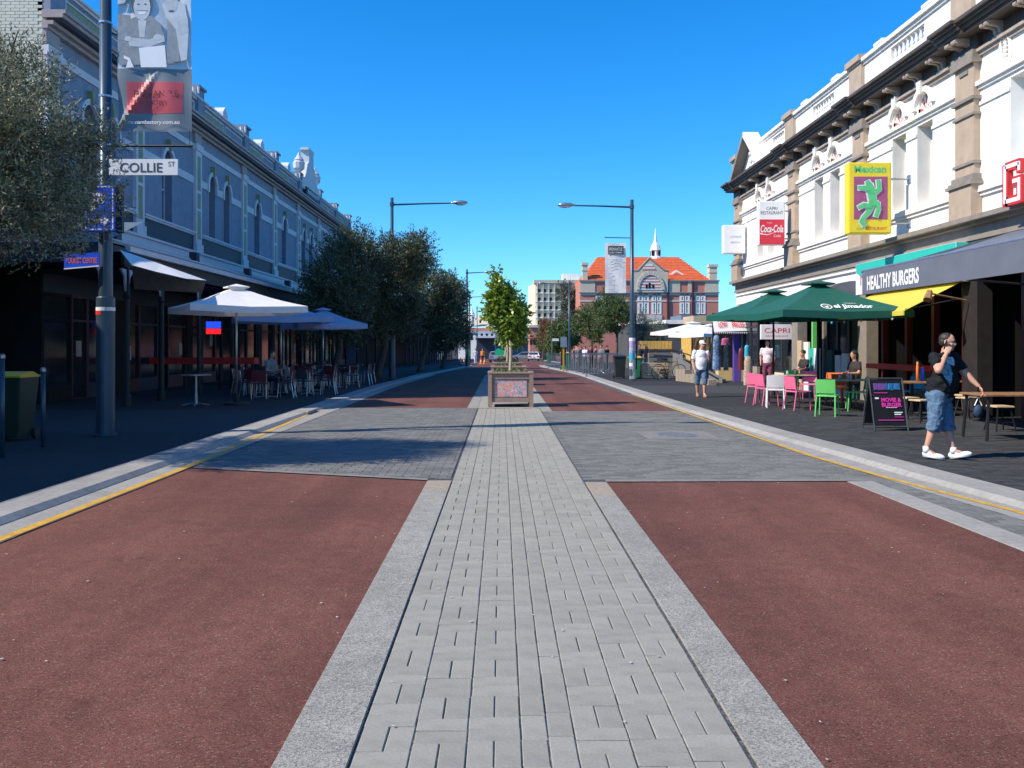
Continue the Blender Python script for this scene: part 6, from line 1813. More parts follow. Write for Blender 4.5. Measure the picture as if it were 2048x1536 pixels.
# ================================================================== UMBRELLAS
def umbrella(name, label, x, y, zt, zb, half, rz, cloth, pole=M_galv, group=None, val=.16, skirt=True, z0=FP, vent=True):
    t = thing(name, label, 'umbrella', (x, y, z0), rz, group=group)
    H, B = zt - z0, zb - z0
    mb = MB(); n = 4; cs = [(-half, -half), (half, -half), (half, half), (-half, half)]
    m = 6
    for k in range(4):
        A, C = cs[k], cs[(k + 1) % 4]
        for i in range(m):
            t0, t1 = i / m, (i + 1) / m
            sag = lambda t_: -.10 * math.sin(math.pi * t_) * (t_)
            def P(c, tt): return Vector((c[0] * tt, c[1] * tt, H + (B - H) * tt - .05 * math.sin(math.pi * tt)))
            M0, M1 = ((A[0] + C[0]) / 2, (A[1] + C[1]) / 2), None
            for (p, q) in ((A, M0), (M0, C)):
                a0, a1, b0, b1 = P(p, t0), P(p, t1), P(q, t0), P(q, t1)
                for v, c in ((a0, p), (a1, p), (b0, q), (b1, q)):
                    if c is M0 or c == M0: v.z -= .045 * (v.xy.length / half)
                mb.quad(a0, b0, b1, a1)
    if True:
        for k in range(4):
            A, C = cs[k], cs[(k + 1) % 4]; M0 = ((A[0] + C[0]) / 2, (A[1] + C[1]) / 2)
            for p, q, dp, dq in ((A, M0, 0, .045), (M0, C, .045, 0)):
                mb.quad((p[0], p[1], B - dp), (q[0], q[1], B - dq), (q[0] * 1.005, q[1] * 1.005, B - dq - val), (p[0] * 1.005, p[1] * 1.005, B - dp - val))
    cn = mb.build('canopy', cloth, t, world=False)
    if vent:
        mb = MB(); r = half * .19
        for k in range(4):
            A, C = cs[k], cs[(k + 1) % 4]
            mb.poly([(0, 0, H + .06), (A[0] / half * r, A[1] / half * r, H - .02), (C[0] / half * r, C[1] / half * r, H - .02)])
            mb.quad((A[0] / half * r, A[1] / half * r, H - .02), (C[0] / half * r, C[1] / half * r, H - .02), (C[0] / half * r, C[1] / half * r, H - .05), (A[0] / half * r, A[1] / half * r, H - .05))
        mb.build('vent_cap', cloth, cn, world=False)
    mb = MB(); mb.tube([(0, 0, .05), (0, 0, H + .05)], .03, 8); mb.build('pole', pole, t, world=False, smooth=True)
    for c in cs + [((cs[k][0] + cs[(k + 1) % 4][0]) / 2, (cs[k][1] + cs[(k + 1) % 4][1]) / 2) for k in range(4)]:
        MB().tube([(0, 0, H - .26), (c[0] * .97, c[1] * .97, B - .10)], .012, 4).build('rib', pole, t, world=False)
    MB().lathe([(.32, 0), (.32, .05), (.06, .08), (.05, .3)], n=16).build('base', M_black, t, world=False)
    return t
gu = 'green cafe umbrellas on the right footpath'
ua = umbrella('cafe_umbrella', 'front green square umbrella with white bull logo lettering', X_(1636, 20.0), 20.0, 3.08, 2.38, 1.5, .08, M_grn, M_black, gu)
umbrella('cafe_umbrella', 'green square umbrella behind and left of the lettered one', X_(1547, 24.6), 24.6, 3.18, 2.50, 1.5, .1, M_grn, M_black, gu)
# lettering on the front umbrella slope
Mrot = Matrix.Rotation(.08, 3, 'Z'); O = Vector((X_(1636, 20.0), 20.0, 0))
up_v = (Mrot @ Vector((0, 1, 0))) * 1.5 + Vector((0, 0, .70)); up_v.normalize(); rt = Mrot @ Vector((1, 0, 0)); nrm = rt.cross(up_v)
base = O + Mrot @ Vector((.22, -1.27, 0)) + Vector((0, 0, 2.38 + .05))
lettering('el Jimador', M_wht, ua, base, rt, up_v, W=.92, H=.27, ext=.03, bold=.03, shear=.15, name='print')
lettering('TEQUILA', M_wht, ua, base + up_v * .2, rt, up_v, W=.3, H=.05, ext=.03, name='print')
mb = MB(); c0 = base - rt * .63 + nrm * .035
for i in range(14):
    a0, a1 = 2 * math.pi * i / 14, 2 * math.pi * (i + 1) / 14
    for r0, r1 in ((.085, .11),): mb.quad(*[c0 + rt * (r * math.cos(a) * 1.15) + up_v * (r * 1.3 * math.sin(a)) for r, a in ((r0, a0), (r1, a0), (r1, a1), (r0, a1))])
mb.poly([c0 + rt * -.05 + up_v * .06, c0 + rt * .0 + up_v * .0, c0 + rt * .05 + up_v * .06, c0 + rt * .03 + up_v * -.07, c0 + rt * -.03 + up_v * -.07])
mb.build('print', M_wht, ua)
gl = 'cafe umbrellas on the left footpath'
umbrella('cafe_umbrella', 'large off white square umbrella in the sun on the left footpath', -6.85, 21.7, 3.12, 2.58, 1.42, .55, M_whf, M_galv, gl)
umbrella('cafe_umbrella', 'pale umbrella tinted blue for shade, right behind the off white one', -7.25, 27.6, 3.0, 2.5, 1.5, .35, M_shadef, M_galv, gl, vent=False)
umbrella('cafe_umbrella', 'pale umbrella tinted blue for shade, with a raised vent cap, rightmost on the left side', X_(646, 30.4), 30.4, 2.90, 2.35, 1.25, .5, M_shadef, M_galv, gl)
umbrella('cafe_umbrella', 'wide white umbrella at the square beside the dark shed', X_(1385, 46), 46, H_(645, 46), H_(664, 46), 1.75, .2, M_whf, M_black, 'white umbrellas in the square')
umbrella('cafe_umbrella', 'white umbrella half hidden behind the low prices blind', X_(1420, 43), 43, H_(650, 43), H_(668, 43), 1.5, .4, M_whf, M_black, 'white umbrellas in the square')

# ================================================================== CHAIRS AND TABLES
def chair_proto(mcol, label, loc, rz, group, name='cafe_chair'):
    "moulded cafe chair: faces +Y"
    t = thing(name, label, 'chair', loc, rz, group=group)
    MB().cbox(-.215, .215, -.21, .20, .43, .46, .012).build('seat', mcol, t, world=False)
    mb = MB()
    n = 6
    for i in range(n):
        u0, u1 = -.2 + .4 * i / n, -.2 + .4 * (i + 1) / n
        f = lambda u, z: -.20 - (z - .46) * .16 + .25 * u * u
        for z0, z1 in ((.50, .64), (.64, .80)):
            mb.quad((u0, f(u0, z0), z0), (u1, f(u1, z0), z0), (u1, f(u1, z1), z1), (u0, f(u0, z1), z1))
            mb.quad((u0, f(u0, z0) - .018, z0), (u1, f(u1, z0) - .018, z0), (u1, f(u1, z1) - .018, z1), (u0, f(u0, z1) - .018, z1))
        mb.quad((u0, f(u0, .8), .8), (u1, f(u1, .8), .8), (u1, f(u1, .8) - .018, .8), (u0, f(u0, .8) - .018, .8))
    mb.build('backrest', mcol, t, world=False)
    for sx in (-1, 1):
        MB().tube([(sx * .185, .17, .44), (sx * .205, .20, 0)], [.018, .014], 7).build('leg', mcol, t, world=False)
        MB().tube([(sx * .195, -.24, .78), (sx * .19, -.19, .44), (sx * .205, -.27, 0)], [.014, .018, .014], 7).build('leg', mcol, t, world=False)
    return t
CG = 'colourful plastic cafe chairs on the right footpath'
def C_(px, py): 
    x, y = gp(px, py); return (x, y, FP)
pk = chair_proto(M_pink, 'pink plastic chair at the far left end of the first cafe table', C_(1517, 806), -1.2, CG)
copy_tree(pk, C_(1534, 811), -1.3, 'pink plastic chair partly hidden by the white chair')
copy_tree(pk, C_(1596, 820), -1.25, 'pink plastic chair between the white chair and the menu table')
copy_tree(pk, C_(1617, 800), 2.6, 'pink plastic chair behind the black table base')
copy_tree(pk, C_(1550, 815), -.25, 'white plastic chair with its back to the street', {'pink_plastic': M_wht})
copy_tree(pk, C_(1584, 796), 2.9, 'small lime green chair behind the first cafe table', {'pink_plastic': M_green})
copy_tree(pk, C_(1655, 832), -.55, 'lime green chair in front of the second cafe table', {'pink_plastic': M_green})
copy_tree(pk, C_(1712, 822), 1.3, 'lime green chair at the right end of the second cafe table', {'pink_plastic': M_green})
copy_tree(pk, C_(1668, 806), 2.7, 'orange plastic chair behind the lime green front chair', {'pink_plastic': M_orange})
copy_tree(pk, C_(1688, 812), 3.3, 'orange plastic chair under the second cafe table', {'pink_plastic': M_orange})
copy_tree(pk, C_(1822, 820), 2.0, 'cyan plastic chair behind the movie and burger board', {'pink_plastic': M_cyan})
copy_tree(pk, C_(1838, 806), 2.9, 'cyan plastic chair deeper in, behind the man on the phone', {'pink_plastic': M_cyan})

def table(label, loc, rz, w, d, h, top, leg=M_black, group='cafe tables on the right footpath', cat='table', pedestal=True, name='cafe_table'):
    t = thing(name, label, cat, loc, rz, group=group)
    MB().cbox(-w / 2, w / 2, -d / 2, d / 2, h - .03, h, .006).build('tabletop', top, t, world=False)
    if pedestal:
        mb = MB(); mb.tube([(0, 0, .02), (0, 0, h - .03)], .035, 8); mb.build('column', leg, t, world=False)
        mb = MB()
        for a in (.5, 2.07, 3.64, 5.21): mb.tube([(0, 0, .05), (.3 * math.cos(a), .3 * math.sin(a), .015)], .018, 5)
        mb.build('base', leg, t, world=False)
    else:
        for sx in (-1, 1):
            for sy in (-1, 1):
                MB().tube([(sx * (w / 2 - .09), sy * (d / 2 - .07), h - .03), (sx * (w / 2 - .04), sy * (d / 2 - .04), 0)], .025, 6).build('leg', leg, t, world=False)
    return t
def jar(x, y, z, label, m_, cat='jar', r=.035, h=.12):
    t = thing('table_jar', label, cat, (x, y, z))
    MB().lathe([(r, 0), (r, h * .75), (r * .7, h * .85), (r * .75, h)], n=10).build('body', m_, t, world=False, smooth=True)
    MB().lathe([(r * .8, h), (r * .8, h + .012)], n=10).build('lid', M_galv, t, world=False)
x, y = gp(1590, 806); t1 = table('light topped cafe table behind the white and pink chairs', (x, y, FP), .1, 1.0, .7, .74, M_lwood)
x2, y2 = gp(1700, 822); t2 = table('light topped cafe table behind the lime green chair', (x2, y2, FP), .05, .95, .7, .74, M_lwood)
x3, y3 = gp(1824, 832); table('timber topped table between the sign board and the man on the phone', (x3, y3, FP), 0, .8, .7, .75, M_wood)
for k, (dx, dy, m_, lab) in enumerate(((-.2, 0, M_glassb, 'clear water jar at the left of the first cafe table'), (.05, .1, M_g1, 'dark sauce jar in the middle of the first cafe table'))): jar(x + dx, y + dy, FP + .74, lab, m_)
for k, (dx, dy, m_, lab) in enumerate(((-.25, -.05, M_glassb, 'glass tumbler at the left of the second cafe table'), (-.08, -.1, M_glassb, 'glass tumbler in the middle of the second cafe table'), (.1, .05, M_g1, 'dark sauce bottle on the second cafe table'))): jar(x2 + dx, y2 + dy, FP + .74, lab, m_)
jar(x3 + .12, y3, FP + .75, 'tall orange and white menu card standing on the timber table', M_hivo, 'menu card', .03, .42); jar(x3 + .25, y3 + .05, FP + .75, 'blue bottle on the timber table by the man on the phone', M_signblue, 'bottle', .04, .3)

# A-frame board
x, y = gp(1770, 859); bd = thing('a_frame_board', 'black MOVIE and BURGER pavement sign board with pink and blue print', 'sandwich board', (x, y, FP))
bw, bh, lean = .60, .93, .16
for s_ in (-1, 1):
    mb = MB()
    for sx in (-1, 1): mb.tube([(sx * bw / 2, s_ * .26, 0), (sx * bw / 2, s_ * .02, bh)], .014, 6)
    mb.tube([(-bw / 2, s_ * .02, bh), (bw / 2, s_ * .02, bh)], .014, 6); mb.tube([(-bw / 2, s_ * .24, .07), (bw / 2, s_ * .24, .07)], .012, 6)
    mb.build('frame', M_g1, bd, world=False)
    n0, n1 = .238, .022
    MB().prism([(-bw / 2 + .02, s_ * n0, .09), (bw / 2 - .02, s_ * n0, .09), (bw / 2 - .02, s_ * n1, bh - .02), (-bw / 2 + .02, s_ * n1, bh - .02)], (0, -s_ * .012, 0)).build('panel', M_black, bd, world=False)
up_ = Vector((0, .216, .82)).normalized(); rt_ = Vector((1, 0, 0)); O = Vector((x, y - .238 - .012, FP + .09))
def bl_(u, v): return O + rt_ * u + up_ * v + Vector((0, -.004, 0))
M_mag = mat("magenta_print", (.85, .05, .45), .5, .05, 5, emit=None)
lettering('MOVIE &', M_mag, bd, bl_(.05, .475), rt_, up_, W=.36, H=.075, bold=.035, name='print')
lettering('BURGER', M_mag, bd, bl_(.05, .385), rt_, up_, W=.36, H=.08, bold=.035, name='print')
mb = MB()
for k in range(22):
    mb.mat(0 if k < 10 else 1); u = -.24 + k * .022; w = random.uniform(.006, .014); v0 = .66 + random.uniform(-.01, .01)
    mb.quad(bl_(u, v0), bl_(u + w, v0), bl_(u + w, .78), bl_(u, .78))
mb.build('print_stripes', [mat("violet_print", (.35, .15, .6), .5), mat("azure_print", (.05, .35, .8), .5)], bd)
mb = MB()
for u0, u1, v, h in ((-.06, .14, .33, .008), (.08, .23, .235, .02), (.08, .2, .20, .02), (-.24, -.17, .49, .03)): mb.quad(bl_(u0, v), bl_(u1, v), bl_(u1, v + h), bl_(u0, v + h))
mb.build('small_print', M_wht, bd)
mb = MB()
for u0, u1, v, h in ((-.22, .24, .10, .012), (.08, .24, .16, .008), (-.24, .0, .60, .01)): mb.quad(bl_(u0, v), bl_(u1, v), bl_(u1, v + h), bl_(u0, v + h))
mb.build('small_print', M_mag, bd)

# timber table, stools and bench at the right edge
x, y = gp(2040, 880); table('long timber table with black steel legs at the right picture edge', (x + .05, y + .15, FP), 0.02, 1.5, .75, .75, M_wood, M_black, 'timber tables outside the burger shop', pedestal=False, name='timber_table')
def stool(label, loc, h=.46, m_=M_lwood):
    t = thing('stool', label, 'stool', loc, random.uniform(0, 1), group='black steel stools with timber seats')
    MB().cbox(-.16, .16, -.16, .16, h - .03, h, .01).build('seat', m_, t, world=False)
    for sx in (-1, 1):
        for sy in (-1, 1): MB().tube([(sx * .11, sy * .11, h - .03), (sx * .18, sy * .18, 0)], .014, 5).build('leg', M_black, t, world=False)
    MB().tube([(-.15, -.15, .16), (.15, -.15, .16), (.15, .15, .16), (-.15, .15, .16), (-.15, -.15, .16)], .008, 4).build('stretcher', M_black, t, world=False)
for (px, py, lab) in ((1842, 845, 'stool just left of the phone man, before the timber table'), (1935, 838, 'stool right of the phone man by his hand'), (1815, 838, 'stool tucked beside the sign board'), (1918, 830, 'stool deeper in behind the phone man'), (2000, 862, 'stool behind the long timber table')):
    xx, yy = gp(px, py); stool(lab, (xx, yy, FP))
for (px, py, lab) in ((1925, 828, 'timber table behind the phone man in the shade'), (2010, 830, 'shaded timber table behind the long one'), (1990, 808, 'deep shaded timber table inside the awning')):
    xx, yy = gp(px, py); table(lab, (xx, yy, FP), 0, 1.2, .7, .75, M_wood, M_black, 'timber tables outside the burger shop', pedestal=False, name='timber_table')
# pram / bag hung beneath the edge table
bg_ = thing('hanging_bag', 'blue and white bag hanging at the corner of the edge timber table', 'bag', (x - .62, y + .1, .55))
mb = MB(); mb.ell((0, 0, -.03), (.075, .06, .11), 12, 8); mb.build('body', mat("blue_bag", (.02, .05, .11), .7, .5, 30), bg_, world=False, smooth=True); MB().tube([(-.06, 0, .06), (0, 0, .2), (.06, 0, .06)], .01, 5).build('strap', M_wht, bg_, world=False)

# left footpath: round table, many dark chairs, red bar
x, y = gp(392, 812); rt2 = thing('round_table', 'round metal pedestal table alone in the left shade', 'table', (x, y, FP))
MB().lathe([(.36, .77), (.37, .78), (.37, .795), (.35, .80)], n=28).build('tabletop', M_galv, rt2, world=False)
MB().tube([(0, 0, .04), (0, 0, .35), (0, 0, .77)], [.045, .03, .025], 10).build('column', M_galv, rt2, world=False)
mb = MB()
for a in (.2, 1.77, 3.34, 4.91): mb.tube([(0, 0, .08), (.33 * math.cos(a), .33 * math.sin(a), .02)], .02, 6)
mb.build('foot', M_galv, rt2, world=False)
rb_ = thing('red_bar_counter', 'long bright red cafe counter rail under the verandah', 'counter', (-10.2, 29, FP))
MB().box(X_(296, 29), X_(512, 29), 28.8, 29.3, H_(728, 29), H_(715, 29)).build('counter_top', M_redb, rb_)
mb = MB()
for px in (300, 370, 440, 505): xx = X_(px, 29); mb.box(xx - .04, xx + .04, 28.95, 29.05, FP, H_(728, 29))
mb.build('leg', M_black, rb_)
ns = thing('lit_window_sign', 'small lit blue and red sign in the left cafe window', 'lit sign', (X_(426, 29.5), 29.5, 2.2))
a, b = X_(412, 29.5), X_(440, 29.5)
MB().box(a, b, 29.5, 29.6, H_(656, 29.5), H_(643, 29.5)).build('blue_panel', M_neonb, ns); MB().box(a, b, 29.5, 29.6, H_(668, 29.5), H_(657, 29.5)).build('red_panel', M_neonr, ns)
mb = MB(); mb.tube([((a + b) / 2, 29.56, H_(643, 29.5)), ((a + b) / 2, 29.56, 3.5)], .01, 4); mb.build('hanger', M_black, ns)
LG = 'cafe chairs on the shaded left footpath'
M_mar = mat("maroon_plastic", (.14, .02, .03), .5, .1, 5); M_dkc = mat("charcoal_plastic", (.05, .05, .06), .5, .1, 5)
proto = None; k = 0
names_ = ['maroon', 'charcoal']
rows = [(-6.9, 24.6), (-6.0, 26.2), (-7.6, 26.4), (-6.4, 28.2), (-8.0, 28.8), (-6.0, 30.4), (-7.2, 31.0), (-5.9, 32.6), (-7.4, 33.4), (-6.1, 35.0)]
for i, (cx, cy) in enumerate(rows):
    table(['first', 'second', 'third', 'fourth', 'fifth', 'sixth', 'seventh', 'eighth', 'ninth', 'tenth'][i] + ' small dark table from the camera on the shaded left footpath', (cx, cy, FP), random.uniform(-.1, .1), .65, .65, .73, M_dkc, M_galv, 'small dark tables on the left footpath')
    for j, (dx, dy, rz, sd_) in enumerate(((-.58, 0, -math.pi / 2, 'wall side'), (.58, 0, math.pi / 2, 'street side'), (0, -.6, 0, 'camera side'))):
        m_ = M_mar if (i + j) % 3 else M_dkc
        lab = ('maroon' if (i + j) % 3 else 'charcoal') + ' chair on the ' + sd_ + ' of the ' + ['first', 'second', 'third', 'fourth', 'fifth', 'sixth', 'seventh', 'eighth', 'ninth', 'tenth'][i] + ' left footpath table'
        loc = (cx + dx, cy + dy, FP)
        if proto is None:
            proto = chair_proto(M_mar, lab, loc, rz, LG); 
            for ch in proto.children:
                if ch.name.startswith('leg'): ch.data.materials[0] = M_galv
        else:
            copy_tree(proto, loc, rz + random.uniform(-.25, .25), lab, {'maroon_plastic': m_} if m_ is not M_mar else None)
# square furniture: pallet seat, chairs, planters
t = thing('timber_crate_seat', 'pale timber crate bench in front of the grey ramp wall', 'bench', (X_(1303, 39), 38.5, FP))
for k in range(5): MB().box(-.62, .62, -.25 + .0, -.22, .1 + k * .12, .19 + k * .12).build('slat', M_lwood, t, world=False)
MB().box(-.64, .64, -.25, .3, .66, .72).build('seat', M_lwood, t, world=False)
for sx in (-1, 1): MB().box(sx * .6 - .05, sx * .6 + .05, -.2, .28, 0, .66).build('leg', M_wood, t, world=False)
t = thing('dark_armchair', 'dark armchair right of the timber crate bench', 'chair', (X_(1324, 38.5), 38.2, FP))
MB().box(-.25, .25, -.25, .25, .35, .45).build('seat', M_dkc, t, world=False); MB().box(-.25, .25, .2, .27, .45, 1.0).build('backrest', M_dkc, t, world=False)
for sx in (-1, 1):
    for sy in (-1, 1): MB().box(sx * .22 - .02, sx * .22 + .02, sy * .22 - .02, sy * .22 + .02, 0, .35).build('leg', M_galv, t, world=False)
def bike(label, x, y, rz):
    t = thing('bicycle', label, 'bicycle', (x, y, FP), rz)
    for s_ in (-.5, .5):
        mb = MB(); mb.tube([(s_ + .33 * math.cos(a), 0, .34 + .33 * math.sin(a)) for a in np.linspace(0, 2 * math.pi, 20)], .018, 5, caps=False); w = mb.build('wheel', M_black, t, world=False)
    mb = MB()
    for p, q in (((-.5, 0, .34), (-.1, 0, .32)), ((-.1, 0, .32), (-.2, 0, .85)), ((-.2, 0, .75), (.38, 0, .8)), ((-.1, 0, .32), (.38, 0, .75)), ((.5, 0, .34), (.36, 0, .95)), ((-.5, 0, .34), (-.2, 0, .75))): mb.tube([p, q], .018, 5)
    mb.build('frame', M_wood, t, world=False); MB().tube([(.36, -.25, .98), (.34, 0, .96), (.36, .25, .98)], .014, 5).build('handlebar', M_galv, t, world=False); MB().ell((-.22, 0, .9), (.13, .07, .04), 8, 5).build('saddle', M_black, t, world=False)
bike('brown bicycle leaning by the stone ramp edge', X_(1338, 37.6), 37.6, .2)

# hanging clothes and mannequins at the clothes shop
def dress(name, label, px, Y, pt, pb, wd, m_, cat='dress'):
    x = X_(px, Y); zt, zb = H_(pt, Y), H_(pb, Y); t = thing(name, label, cat, (x, Y, zb))
    mb = MB(); n = 12; L = zt - zb
    ring = lambda z, r: [(r * math.cos(2 * math.pi * i / n) * (1 + .12 * math.sin(i * 3)), r * .45 * math.sin(2 * math.pi * i / n), z) for i in range(n)]
    rs = [(0, wd * .5), (L * .25, wd * .48), (L * .55, wd * .42), (L * .8, wd * .44), (L * .97, wd * .3), (L, wd * .12)]
    V = []; 
    for z, r in rs: V += ring(z, r)
    F = []
    for j in range(len(rs) - 1):
        for i in range(n): F.append((j * n + i, j * n + (i + 1) % n, (j + 1) * n + (i + 1) % n, (j + 1) * n + i))
    mb.add(V, F); mb.build('cloth', m_, t, world=False, smooth=True)
    MB().tube([(0, 0, L - .02), (0, 0, L + .1)], .01, 4).build('hanger', M_galv, t, world=False)
dress('hanging_dress', 'long blue and white patterned dress hanging at the clothes shop', 1433, 35.6, 670, 741, .36, mat("blue_pattern_cloth", (.14, .24, .38), .8, .8, 11))
dress('hanging_dress', 'grey green patterned leggings hanging beside the blue dress', 1452, 35.8, 688, 741, .22, mat("grey_pattern_cloth", (.24, .25, .22), .8, .7, 12))
dress('display_blouse', 'dark purple top on display above the patterned leggings', 1451, 35.9, 676, 690, .4, M_purp, 'top')
dress('hanging_dress', 'maroon scarf dress in the shop door behind the purple post', 1483, 33.5, 696, 740, .3, M_mar)
dress('display_blouse', 'bright turquoise top hanging in the clothes shop doorway', 1494, 32.6, 690, 715, .22, M_cyan, 'top')
dress('dress_form', 'beige leopard print long dress on a stand by the shop door', 1496, 31.8, 712, 770, .34, mat("leopard_cloth", (.45, .38, .28), .8, .6, 30))
# ================================================================== PEOPLE
def capsule(mb, a, b, ra, rb, n=12, flat=False):
    a, b = Vector(a), Vector(b); d = (b - a); L = d.length; d.normalize()
    pts, rs = [], []
    if not flat:
        for t in (.0, .4, .8): pts.append(a - d * ra * math.cos(math.asin(min(1, max(.05, t)))) ); rs.append(ra * max(.05, t))
    pts += [a, a.lerp(b, .5), b]; rs += [ra, (ra + rb) / 2, rb]
    if not flat:
        for t in (.8, .4, .0): pts.append(b + d * rb * math.cos(math.asin(min(1, max(.05, t))))); rs.append(rb * max(.05, t))
    mb.tube(pts, rs, n)
from mathutils import noise as mnoise
def solid(mb, name, m_, parent, voxel, smooth=4, fold=0.0):
    "weld overlapping volumes into one continuous skin"
    me = mb.mesh('tmp_volume'); o = bpy.data.objects.new('tmp_volume', me); COL.objects.link(o)
    r = o.modifiers.new('r', 'REMESH'); r.mode = 'VOXEL'; r.voxel_size = voxel; r.use_smooth_shade = True
    s = o.modifiers.new('s', 'SMOOTH'); s.iterations = smooth; s.factor = .5
    dg = bpy.context.evaluated_depsgraph_get(); dg.update()
    nm = bpy.data.meshes.new_from_object(o.evaluated_get(dg)); nm.name = name
    bpy.data.objects.remove(o); bpy.data.meshes.remove(me)
    if fold:
        ns_ = [v.normal.copy() for v in nm.vertices]
        for v, n0 in zip(nm.vertices, ns_):
            p = v.co; q = Vector((p.x * 9 + p.z * 5, p.y * 9, p.z * 13 - p.x * 6))
            d = abs(mnoise.noise(q)) * 1.6 + mnoise.noise(Vector((p.x * 22, p.y * 22, p.z * 30))) * .35
            v.co = p + n0 * fold * (d - .45)
    nm.materials.clear(); nm.materials.append(m_)
    ob = bpy.data.objects.new(name, nm); COL.objects.link(ob); ob.parent = parent; FR[ob.name] = Matrix.Identity(4)
    return ob
def head(mb, c, f, s=1.0, up=(0, 0, 1)):
    "head volume at c facing f"
    c = Vector(c); f = Vector(f).normalized(); u = Vector(up).normalized(); r = f.cross(u).normalized(); u = r.cross(f)
    M = Matrix((r, f, u)).transposed()
    P = lambda x, y, z: c + (r * x + f * y + u * z) * s
    mb.ell(P(0, -.005, .035), (.074 * s, .095 * s, .09 * s), 16, 12, M)
    mb.ell(P(0, .02, -.035), (.060 * s, .072 * s, .085 * s), 14, 10, M)
    mb.ell(P(0, .05, -.095), (.032 * s, .03 * s, .022 * s), 10, 8, M)
    mb.ell(P(0, .092, -.018), (.014 * s, .022 * s, .026 * s), 8, 6, M)
    mb.ell(P(0, .080, .030), (.05 * s, .016 * s, .012 * s), 8, 6, M)
    mb.ell(P(0, .076, -.062), (.026 * s, .016 * s, .012 * s), 8, 6, M)
    for k in (-1, 1):
        mb.ell(P(k * .074, -.005, -.005), (.012 * s, .022 * s, .034 * s), 8, 6, M)
        mb.ell(P(k * .042, .055, -.03), (.022 * s, .02 * s, .02 * s), 8, 6, M)
    return M, P
def face(P, M, s, par, hair=None, cap=None, brow=M_hair):
    for k in (-1, 1):
        e = MB().ell(P(k * .030, .083, .012), (.009 * s, .006 * s, .005 * s), 8, 6, M).build('eye', M_black, par, world=False, smooth=True)
        MB().ell(P(k * .031, .092, .034), (.016 * s, .005 * s, .003 * s), 8, 5, M).build('eyebrow', brow, par, world=False, smooth=True)
    MB().ell(P(0, .088, -.060), (.022 * s, .005 * s, .004 * s), 8, 5, M).build('mouth', mat("lip", (.32, .10, .09), .5) if 'lip' not in MATS else MATS['lip'], par, world=False, smooth=True)
    if hair:
        mb = MB(); mb.ell(P(0, -.020, .052), (.077 * s, .093 * s, .080 * s), 16, 12, M); mb.ell(P(0, -.042, .010), (.0765 * s, .066 * s, .075 * s), 14, 10, M)
        mb.build('hair', hair, par, world=False, smooth=True)
def hand(mb, w, d, palm_n, s=1.0, curl=.5, thumb=1):
    "palm and five separate fingers; w wrist, d direction, palm_n palm normal"
    w = Vector(w); d = Vector(d).normalized(); nn = Vector(palm_n); nn = (nn - d * nn.dot(d)).normalized(); sd_ = d.cross(nn)
    M = Matrix((sd_, d, nn)).transposed()
    mb.ell(w + d * .05 * s, (.042 * s, .055 * s, .017 * s), 10, 8, M)
    for i, L in enumerate((.072, .082, .076, .06)):
        b = w + d * .085 * s + sd_ * (.031 - .021 * i) * s
        p1 = b + (d * math.cos(curl * .5) + nn * math.sin(curl * .5)) * L * .5 * s
        p2 = p1 + (d * math.cos(curl * 1.4) + nn * math.sin(curl * 1.4)) * L * .5 * s
        capsule(mb, b - d * .02, p1, .0105 * s, .0095 * s, 7); capsule(mb, p1, p2, .0095 * s, .0085 * s, 7)
    tb = w + d * .025 * s + sd_ * .034 * s * thumb; t1 = tb + (d * .6 + sd_ * .8 * thumb).normalized() * .036 * s; t2 = t1 + (d * .9 + sd_ * .3 * thumb + nn * .3).normalized() * .032 * s
    capsule(mb, tb, t1, .014 * s, .011 * s, 7); capsule(mb, t1, t2, .011 * s, .009 * s, 7)
def shoe(t, heel, toe, m_, sole, name='shoe'):
    heel, toe = Vector(heel), Vector(toe); d = (toe - heel).normalized(); L = (toe - heel).length
    mb = MB(); up = Vector((0, 0, 1)); sd_ = d.cross(up).normalized(); up = sd_.cross(d); M = Matrix((sd_, d, up)).transposed()
    mb.ell(heel + d * L * .68 + up * .035, (.047, L * .36, .042), 14, 8, M); mb.ell(heel + d * L * .25 + up * .05, (.040, L * .30, .055), 14, 8, M)
    mb.ell(heel + d * L * .5 + up * .02, (.045, L * .52, .025), 14, 8, M)
    s_ = solid(mb, name, m_, t, .008, 2)
    mb = MB(); mb.ell(heel + d * L * .5 + up * .008, (.048, L * .53, .012), 16, 6, M); mb.build('sole', sole, s_, world=False, smooth=True)
    return s_

